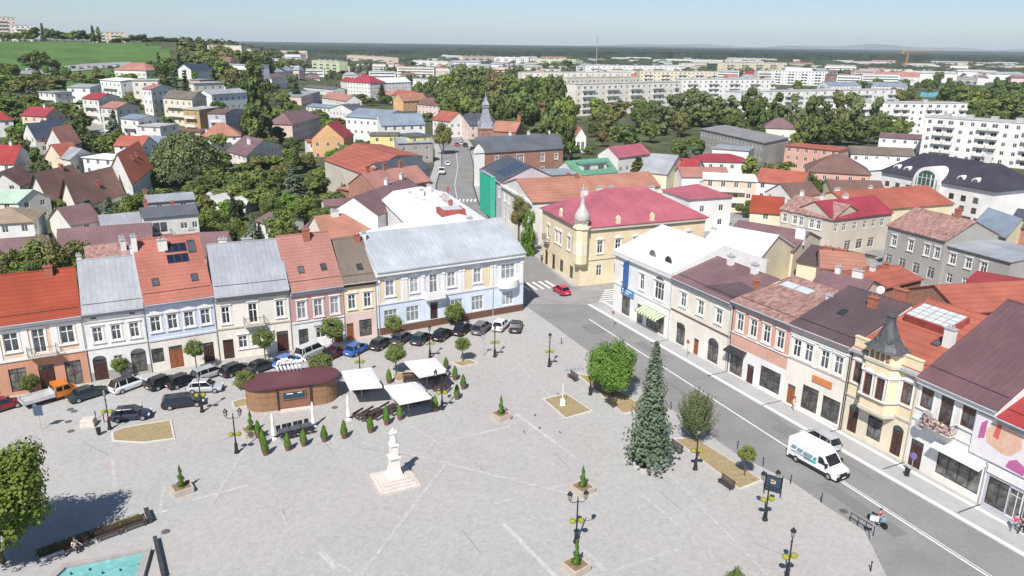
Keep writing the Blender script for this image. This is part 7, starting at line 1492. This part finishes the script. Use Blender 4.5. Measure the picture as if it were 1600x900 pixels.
for p, hd, c_, k, lb in [((4,640),50,(.20,.015,.02),'hatch','dark red car cut by the left edge of the view'),((138,621),50,(.025,.045,.045),'sedan','dark green saloon behind the orange truck'),((255,603),58,BLK,'hatch','black car right of the white one'),((286,601),52,BLK,'hatch','black hatchback beside the silver cars, second black one right of the white car'),
  ((329,588),50,(.36,.38,.40),'wagon','silver estate parked at the row behind the silver hatchback'),((321,611),8,(.42,.44,.47),'hatch','silver hatchback parked side-on in front of the silver estate'),((206,654),14,NV,'hatch','navy hatchback beside the left lamp and dry bed'),((287,634),20,(.015,.017,.022),'wagon','dark off-road car side-on near the kiosk'),((368,583),55,BLK,'hatch','black car by the cream house front'),((409,578),55,DG,'sedan','dark grey saloon in the shade left of the blue car'),
  ((449,570),55,(.06,.16,.42),'hatch','bright blue hatchback behind the kiosk'),((486,556),58,(.50,.51,.52),'van','silver grey small van beside the bright blue cars'),((522,557),58,(.06,.012,.018),'sedan','dark maroon saloon right of the silver van'),((558,551),62,(.03,.12,.40),'hatch','blue hatchback in front of the yellow house'),((596,542),65,DG,'hatch','dark grey hatchback before the blue facade, first after the blue car'),((628,534),68,(.06,.06,.065),'hatch','grey hatchback half behind the small clipped tree'),
  ((658,534),70,(.03,.045,.04),'hatch','dark green hatchback before the blue facade'),((692,528),66,BLK,'hatch','black hatchback in the middle of the line before the blue facade'),((723,519),68,BLK,'sedan','black saloon behind the clipped tree by the blue facade'),((753,518),68,(.12,.11,.12),'suv','taupe grey off-road car in the line before the blue facade'),((783,513),70,(.70,.71,.72),'hatch','white hatchback near the end of the line'),((806,515),84,(.035,.035,.04),'hatch','black car at the right end of the line before the blue facade')]:
    car(p, R_(hd), c_, k, lb)
car((202,607), R_(56), (.72,.73,.74), 'suv', 'white car with black roof in front of the white house', roofc=BLK)
car((877,458), R_(-66+180), (.50,.02,.06), 'hatch', 'red car driving across the junction', name='moving_car', grp=None); car((1281,694), R_(115), (.40,.42,.44), 'suv', 'silver off-road car driving away beside the white van', name='moving_car', grp=None)
for i, (x, y, c_, k) in enumerate([(652,232,(.4,.02,.03),'hatch'),(714,228,(.45,.03,.04),'hatch'),(727,229,(.02,.03,.04),'suv'),(738,235,(.03,.03,.035),'hatch'),(742,240,(.55,.56,.57),'hatch'),(699,258,(.7,.7,.7),'hatch'),(720,226,(.5,.5,.5),'hatch')]):
    car((x, y), R_(100), c_, k, ['red car at the left of the far street','red car parked far up the north street','dark off-road car parked far up the north street','black car on the right side of the north street','silver car partly behind the brick house corner','white car by the shadow of the street tree','grey car farthest up the north street'][i], grp='cars up the north street')
for i in range(15):
    x = 46+i*11.5; y = 111-i*.45+(i % 2)*1.5; P = S(x, y); P.z += .5
    b_ = [(.7,.7,.7),(.05,.05,.06),(.5,.52,.55),(.7,.72,.72),(.1,.12,.2)][i % 5]; car(None, R_(80+rnd.uniform(-8,8)), b_, 'hatch', '%s car in the hillside car park, %s' % (['white','black','silver','pale','dark blue'][i % 5], ordl(i)), loc=P, grp='cars in the hillside car park')
# small white van in the street and the big white van
def big_van(P, hd, label, L=5.9, Hh=2.55, W_=2.05, deco=True):
    t = thing('panel_van', label, 'van', (P.x, P.y, .03), hd); pm = cpaint((.78,.79,.80)); X = lambda f: L/2-f*L
    prof = [(0,.35),(0,.75),(.03,.98),(.155,1.22),(.30,2.15),(.36,Hh-.12),(.42,Hh),(.95,Hh),(.995,Hh-.15),(1,.35)]; b = MB(); n = len(prof)
    def ring(y, k): return [(X(f), y, z) for f, z in prof]
    rings = []
    for y, ins in ((-W_/2,.06),(-W_/2+.06,0)): rings.append([(X(.5)+(X(f)-X(.5))*(1-ins*.15), y, z-(ins*1.6 if z > 2 else ins*.3)) for f, z in prof])
    rings += [[(X(.5)+(X(f)-X(.5))*(1-ins*.15), -y, z-(ins*1.6 if z > 2 else ins*.3)) for f, z in prof] for y, ins in ((-W_/2+.06,0),(-W_/2,.06))]
    b.loft(rings); b.build('body', pm, t)
    g = MB(); g.loft([[(X(.17),-.86,1.26),(X(.17),.86,1.26),(X(.285),.80,2.06),(X(.285),-.80,2.06)], [(X(.165),-.86,1.29),(X(.165),.86,1.29),(X(.28),.80,2.09),(X(.28),-.80,2.09)]]); g.build('windscreen', cg, t)
    for sy in (-1, 1):
        y = sy*(W_/2+.004); g = MB(); g.loft([[(X(.20),y,1.25),(X(.37),y,1.25),(X(.37),y*.995,1.95),(X(.29),y*.995,1.95)], [(X(.20),y+sy*.01,1.25),(X(.37),y+sy*.01,1.25),(X(.37),y*.995+sy*.01,1.95),(X(.29),y*.995+sy*.01,1.95)]]); g.build('side_window', cg, t)
        g = MB(); g.box(X(.95),X(.14),min(y,y+sy*.02),max(y,y+sy*.02),.36,.58); g.build('side_trim', plas, t); g = MB(); g.box(X(.06),X(-.002),sy*.72-.18,sy*.72+.18,.78,.98); g.build('headlight', headl, t); g = MB(); g.box(X(.21),X(.175),sy*1.05,sy*1.25,1.25,1.6) if sy > 0 else g.box(X(.21),X(.175),-1.25,-1.05,1.25,1.6); g.build('wing_mirror', plas, t)
        for f in (.15,.80): g = MB(); g.tube((0,-.12,0),(0,.12,0),.36,n=18); w_ = g.build('wheel', tyre, t, loc=(X(f), sy*(W_/2-.11), .36)); g = MB(); g.tube((0,sy*.121,0),(0,sy*.135,0),.2,n=10); g.build('rim', rim, w_)
        if deco:
            y = sy*(W_/2+.003); g = MB(); yy = sorted((y, y+sy*.006))
            for (f0, f1, z0, z1, mi) in ((.93,.83,1.35,1.75,0),(.81,.70,1.25,1.7,0),(.68,.5,1.2,1.65,0),(.93,.55,1.0,1.15,0),(.66,.42,.9,1.15,1),(.48,.42,1.2,1.6,1)): g.loft([[(X(f0),yy[0],z0),(X(f1),yy[0],z0),(X(f1)+.15,yy[0],z1),(X(f0)+.15,yy[0],z1)], [(X(f0),yy[1],z0),(X(f1),yy[1],z0),(X(f1)+.15,yy[1],z1),(X(f0)+.15,yy[1],z1)]], mi)
            g.build('side_graphic', [mat('deco_grey', (.22,.30,.34)), mat('deco_teal', (.05,.36,.36))], t)
    g = MB(); g.box(X(.02),X(-.02),-.95,.95,.3,.62); g.box(X(.01),X(-.012),-.5,.5,.64,.84); g.build('front_bumper', plas, t); g = MB(); g.box(X(-.021),X(-.025),-.26,.26,.4,.52); g.build('number_plate', plm, t)
A, B_ = S(1240,716), S(1302,750); d = (B_-A); big_van((A+B_)/2+Vector((.9,.5,0))*.5, math.atan2(d.y, d.x), 'large white panel van with teal side graphics driving along the road')
P = S(690,272); big_van(P, R_(-84), 'small white van coming down the north street', 4.2, 2.0, 1.8, False)
# orange flatbed truck
A, B_ = S(48,636), S(108,616); d = (B_-A).normalized(); P = (A+B_)/2; t = thing('flatbed_truck', 'orange crew cab flatbed truck with grey loading bed', 'truck', (P.x, P.y, .03), math.atan2(d.y, d.x)-.12); om = cpaint((.62,.20,.03)); b = MB()
prof = [(2.9,.45),(2.85,.95),(2.3,1.15),(1.9,1.85),(.5,1.9),(.35,1.2),(.35,.45)]; b.loft([[(x, -.95, z) for x, z in prof], [(x, -.8, z+.03*(z > 1.5)) for x, z in prof], [(x, .8, z+.03*(z > 1.5)) for x, z in prof], [(x, .95, z) for x, z in prof]]); b.build('cab', om, t)
b = MB(); b.loft([[(2.34,-.75,1.18),(2.34,.75,1.18),(1.96,.7,1.8),(1.96,-.7,1.8)],[(2.37,-.75,1.2),(2.37,.75,1.2),(1.99,.7,1.82),(1.99,-.7,1.82)]]); 
for sy in (-1,1):
    y = sorted((sy*.952, sy*.96)); b.loft([[(2.15,y[0],1.15),(1.35,y[0],1.15),(1.35,y[0],1.7),(1.85,y[0],1.7)],[(2.15,y[1],1.15),(1.35,y[1],1.15),(1.35,y[1],1.7),(1.85,y[1],1.7)]]); b.box(.55,1.2,y[0],y[1],1.15,1.7)
b.box(.335,.349,-.6,.6,1.3,1.75); b.build('windows', cg, t)
b = MB(); b.box(-2.9,.3,-1.0,1.0,.7,.8,0); b.box(-2.9,.3,-1.03,-1.001,.65,1.1,1); b.box(-2.9,.3,1.001,1.03,.65,1.1,1); b.box(-2.93,-2.901,-1.03,1.03,.65,1.1,1); b.box(.301,.34,-1.03,1.03,.65,1.3,1); b.build('loading_bed', [mat('bed_boards', (.45,.42,.40), noise=.15), mat('alu', (.55,.56,.57), rough=.4)], t)
for x in (2.1,-1.9):
    for sy in (-1,1): b = MB(); b.tube((0,-.1,0),(0,.1,0),.34,n=16); w_ = b.build('wheel', tyre, t, loc=(x, sy*.85, .34)); b = MB(); b.tube((0,sy*.101,0),(0,sy*.115,0),.19,n=10); b.build('rim', rim, w_)
b = MB(); b.box(-2.8,2.6,-.35,.35,.45,.68); b.build('chassis', plas, t)
for sy in (-1,1): b = MB(); b.box(2.86,2.92,sy*.65-.14,sy*.65+.14,.7,.88); b.build('headlight', headl, t)
# ---------------------------------------------------------------- people, motorcycle, pigeons
def person(P, rz, label, top, legs, pose='walk', hair=(.06,.035,.02), z=.02, female=False):
    t = thing('person', label, 'person', (P.x, P.y, z), rz); skin = mat('skin', (.55,.34,.25), rough=.6, noise=.05)
    if pose == 'sit': kn, ft, hz_ = [(-.11,-.42,.50),(.11,-.45,.50)], [(-.12,-.45,.06),(.13,-.55,.06)], .52
    elif pose == 'ride': kn, ft, hz_ = [(-.22,-.38,.62),(.22,-.38,.62)], [(-.22,-.15,.28),(.22,-.15,.28)], .78
    else: kn, ft, hz_ = [(-.1,-.16,.50),(.1,.06,.48)], [(-.1,-.28,.06),(.1,.28,.08)], .92
    ch = hz_+.50; lean = .18 if pose == 'ride' else .03
    toe = [(f[0], f[1]-.17, f[2]-.02) for f in ft]; hand = [(-.28,-.25-(.35 if pose != 'walk' else 0),hz_+(.2 if pose != 'walk' else -.05)),(.28,-.05-(.5 if pose != 'walk' else -.05),hz_+(.22 if pose != 'walk' else -.08))]
    J = [(0,0,hz_),(0,-lean*.4,hz_+.26),(0,-lean,ch-.02),(0,-lean-.01,ch+.10),(0,-lean-.03,ch+.2),(0,-lean-.03,ch+.29),(-.19,-lean,ch-.02),(-.27,-lean+.02,ch-.28),hand[0],(.19,-lean,ch-.02),(.27,-lean+.04,ch-.28),hand[1],(-.1,0,hz_-.06),kn[0],ft[0],toe[0],(.1,0,hz_-.06),kn[1],ft[1],toe[1]]
    Rr = [(.16,.12),(.13,.10),(.16,.11),.055,.095,.085,.06,.045,.035,.06,.045,.035,.10,.065,.045,.035,.10,.065,.045,.035]
    E_ = [(0,1),(1,2),(2,3),(3,4),(4,5),(2,6),(6,7),(7,8),(2,9),(9,10),(10,11),(0,12),(12,13),(13,14),(14,15),(0,16),(16,17),(17,18),(18,19)]
    figure(t, skin, J, Rr, E_, 'body')
    tm, lm = mat('cloth_%.2f_%.2f_%.2f' % top, top), mat('cloth_%.2f_%.2f_%.2f' % legs, legs)
    def grow(r, f): return tuple(x*f for x in r) if isinstance(r, tuple) else r*f
    figure(t, tm, [J[1],J[0],J[2],J[6],J[9],lerp(Vector(J[6]),Vector(J[7]),.6)[:],lerp(Vector(J[9]),Vector(J[10]),.6)[:]], [grow(Rr[1],1.15),grow(Rr[0],1.08),grow(Rr[2],1.12),.075,.075,.062,.062], [(0,1),(0,2),(2,3),(2,4),(3,5),(4,6)], 'shirt')
    figure(t, lm, [J[0],J[12],J[13],J[14],J[16],J[17],J[18]], [grow(Rr[0],1.12),.115,.082,.062,.115,.082,.062], [(0,1),(1,2),(2,3),(0,4),(4,5),(5,6)], 'trousers')
    b = MB(); b.lathe([(.02,-.1),(.10,-.04),(.112,.04),(.09,.10),(.03,.13)], 10, (0,-lean+.012,ch+.27)); b.build('hair', mat('hair_%.2f' % hair[0], hair), t, smooth=True)
    b = MB(); hx, hy, hz2 = 0, -lean-.03, ch+.22
    b.lathe([(.001,-.02),(.016,0),(.001,.03)], 5, (hx, hy-.10, hz2-.01)); b.lathe([(.001,-.03),(.02,0),(.001,.03)], 5, (hx-.1, hy+.01, hz2)); b.lathe([(.001,-.03),(.02,0),(.001,.03)], 5, (hx+.1, hy+.01, hz2)); b.box(-.03,.03,hy-.098,hy-.09,hz2-.06,hz2-.05); b.build('face', skin, t)
    for s_ in (-1,1): b = MB(); b.lathe([(.001,-.012),(.012,0),(.001,.012)], 5, (s_*.035, hy-.09, hz2+.02)); b.build('eye', mat('eye_dark', (.02,.02,.02)), t)
    for s_, hnd in ((-1,hand[0]),(1,hand[1])):
        b = MB()
        for k in range(4): b.path([(hnd[0]+s_*(-.03+.018*k), hnd[1]-.02, hnd[2]-.02), (hnd[0]+s_*(-.03+.018*k), hnd[1]-.05, hnd[2]-.06-.004*(k % 3)), (hnd[0]+s_*(-.03+.018*k), hnd[1]-.04, hnd[2]-.09)], .008, 4)
        b.path([(hnd[0]-s_*.03, hnd[1]-.01, hnd[2]), (hnd[0]-s_*.05, hnd[1]-.05, hnd[2]-.03)], .009, 4); b.build('fingers', skin, t)
    return t
person(PB+Vector((0,.12,0)), a, 'person in white top and dark trousers sitting on the long bench at left', (.72,.70,.68), (.03,.03,.035), 'sit', z=-.04)
P = S(1583,832); person(Vector((P.x,P.y,0)), R_(120), 'person in bright pink top walking on the right pavement by the shops', (.60,.05,.25), (.30,.28,.30), z=.12); P = S(1594,836); person(Vector((P.x,P.y,0)), R_(120), 'person in dark clothes walking behind the one in pink', (.05,.05,.06), (.04,.04,.05), z=.12)
P = S(1239,643); person(Vector((P.x,P.y,0)), R_(30), 'person in pale clothes walking on the pavement before the cream house', (.72,.66,.66), (.65,.62,.60), z=.12)
P = S(846,410); person(Vector((P.x,P.y,0)), R_(20), 'person with white cap and dark clothes walking up the north street pavement', (.06,.06,.08), (.05,.05,.06), hair=(.7,.7,.68), z=.1)
P = S(1370,820); hd = R_(-62); t = thing('motorcycle', 'dark motorcycle with pale blue fairing riding on the road by the corner', 'motorcycle', (P.x, P.y, .02), hd)
for x in (-.7,.7):
    b = MB(); n = 18; b.loft([[( x+r*math.cos(6.283*k/n), y, .32+r*math.sin(6.283*k/n)) for k in range(n)] for r, y in ((.24,-.06),(.32,-.05),(.32,.05),(.24,.06))]); b.build('wheel', tyre, t)
b = MB(); b.loft([[(-.75,-.1,.72),(-.75,.1,.72),(-.75,.12,.85),(-.75,-.12,.85)],[(0,-.16,.5),(0,.16,.5),(0,.16,.82),(0,-.16,.82)],[(.35,-.18,.55),(.35,.18,.55),(.35,.18,1.0),(.35,-.18,1.0)],[(.75,-.08,.7),(.75,.08,.7),(.72,.1,1.0),(.72,-.1,1.0)]]); b.box(-.3,.3,-.13,.13,.28,.5); b.build('body', mat('fairing', (.25,.38,.48), rough=.3), t)
b = MB(); b.tube((.45,-.35,1.02),(.45,.35,1.02),.025); b.tube((.45,0,1.0),(.7,0,.32),.04); b.build('handlebar', plas, t)
b = MB(); b.box(-.65,-.05,-.13,.13,.83,.9); b.build('seat', plas, t)
person(Vector((P.x,P.y,0)), hd+math.pi/2, 'person in red top riding the motorcycle on the road', (.45,.06,.08), (.02,.02,.03), 'ride', hair=(.03,.03,.03), z=.1)
bird = MB(); bird.loft([[( x, r*math.cos(6.283*k/6), .1+r*math.sin(6.283*k/6)+dz) for k in range(6)] for x, r, dz in ((-.2,.01,0),(-.1,.035,0),(0,.06,0),(.08,.05,.02),(.12,.03,.07),(.16,.03,.09),(.2,.008,.08))]); bird.tube((0,.02,0),(0,.02,.07),.008,n=3); bird.tube((0,-.02,0),(0,-.02,.07),.008,n=3); bme = bird.mesh('pigeon', mat('pigeon_grey', (.05,.05,.06)))
for i, p in enumerate([(819,676),(843,670),(875,677),(799,655),(836,650),(790,640),(872,617)]): Q = S(*p); tag(link('pigeon', bme, None, (Q.x, Q.y, .02), rnd.uniform(0, 6)), 'small dark pigeon on the paving near the middle planter', 'pigeon', 'pigeons on the square')
# benches shop goods: lamp posts along the right pavement
for p, lb in [((1073,560),'on the pavement by the arched shop door'),((957,512),'on the pavement before the white corner building')]:
    P = S(*p); t = thing('road_sign', 'grey road sign post '+lb, 'sign', (P.x, P.y, .12), R_(-60)); b = MB(); b.tube((0,0,0),(0,0,2.6),.035,n=6); b.build('post', trimg, t); b = MB(); b.tube((0,-.04,2.3),(0,0,2.3),.3,n=14); b.build('plate', mat('sign_red', (.5,.12,.12)), t)
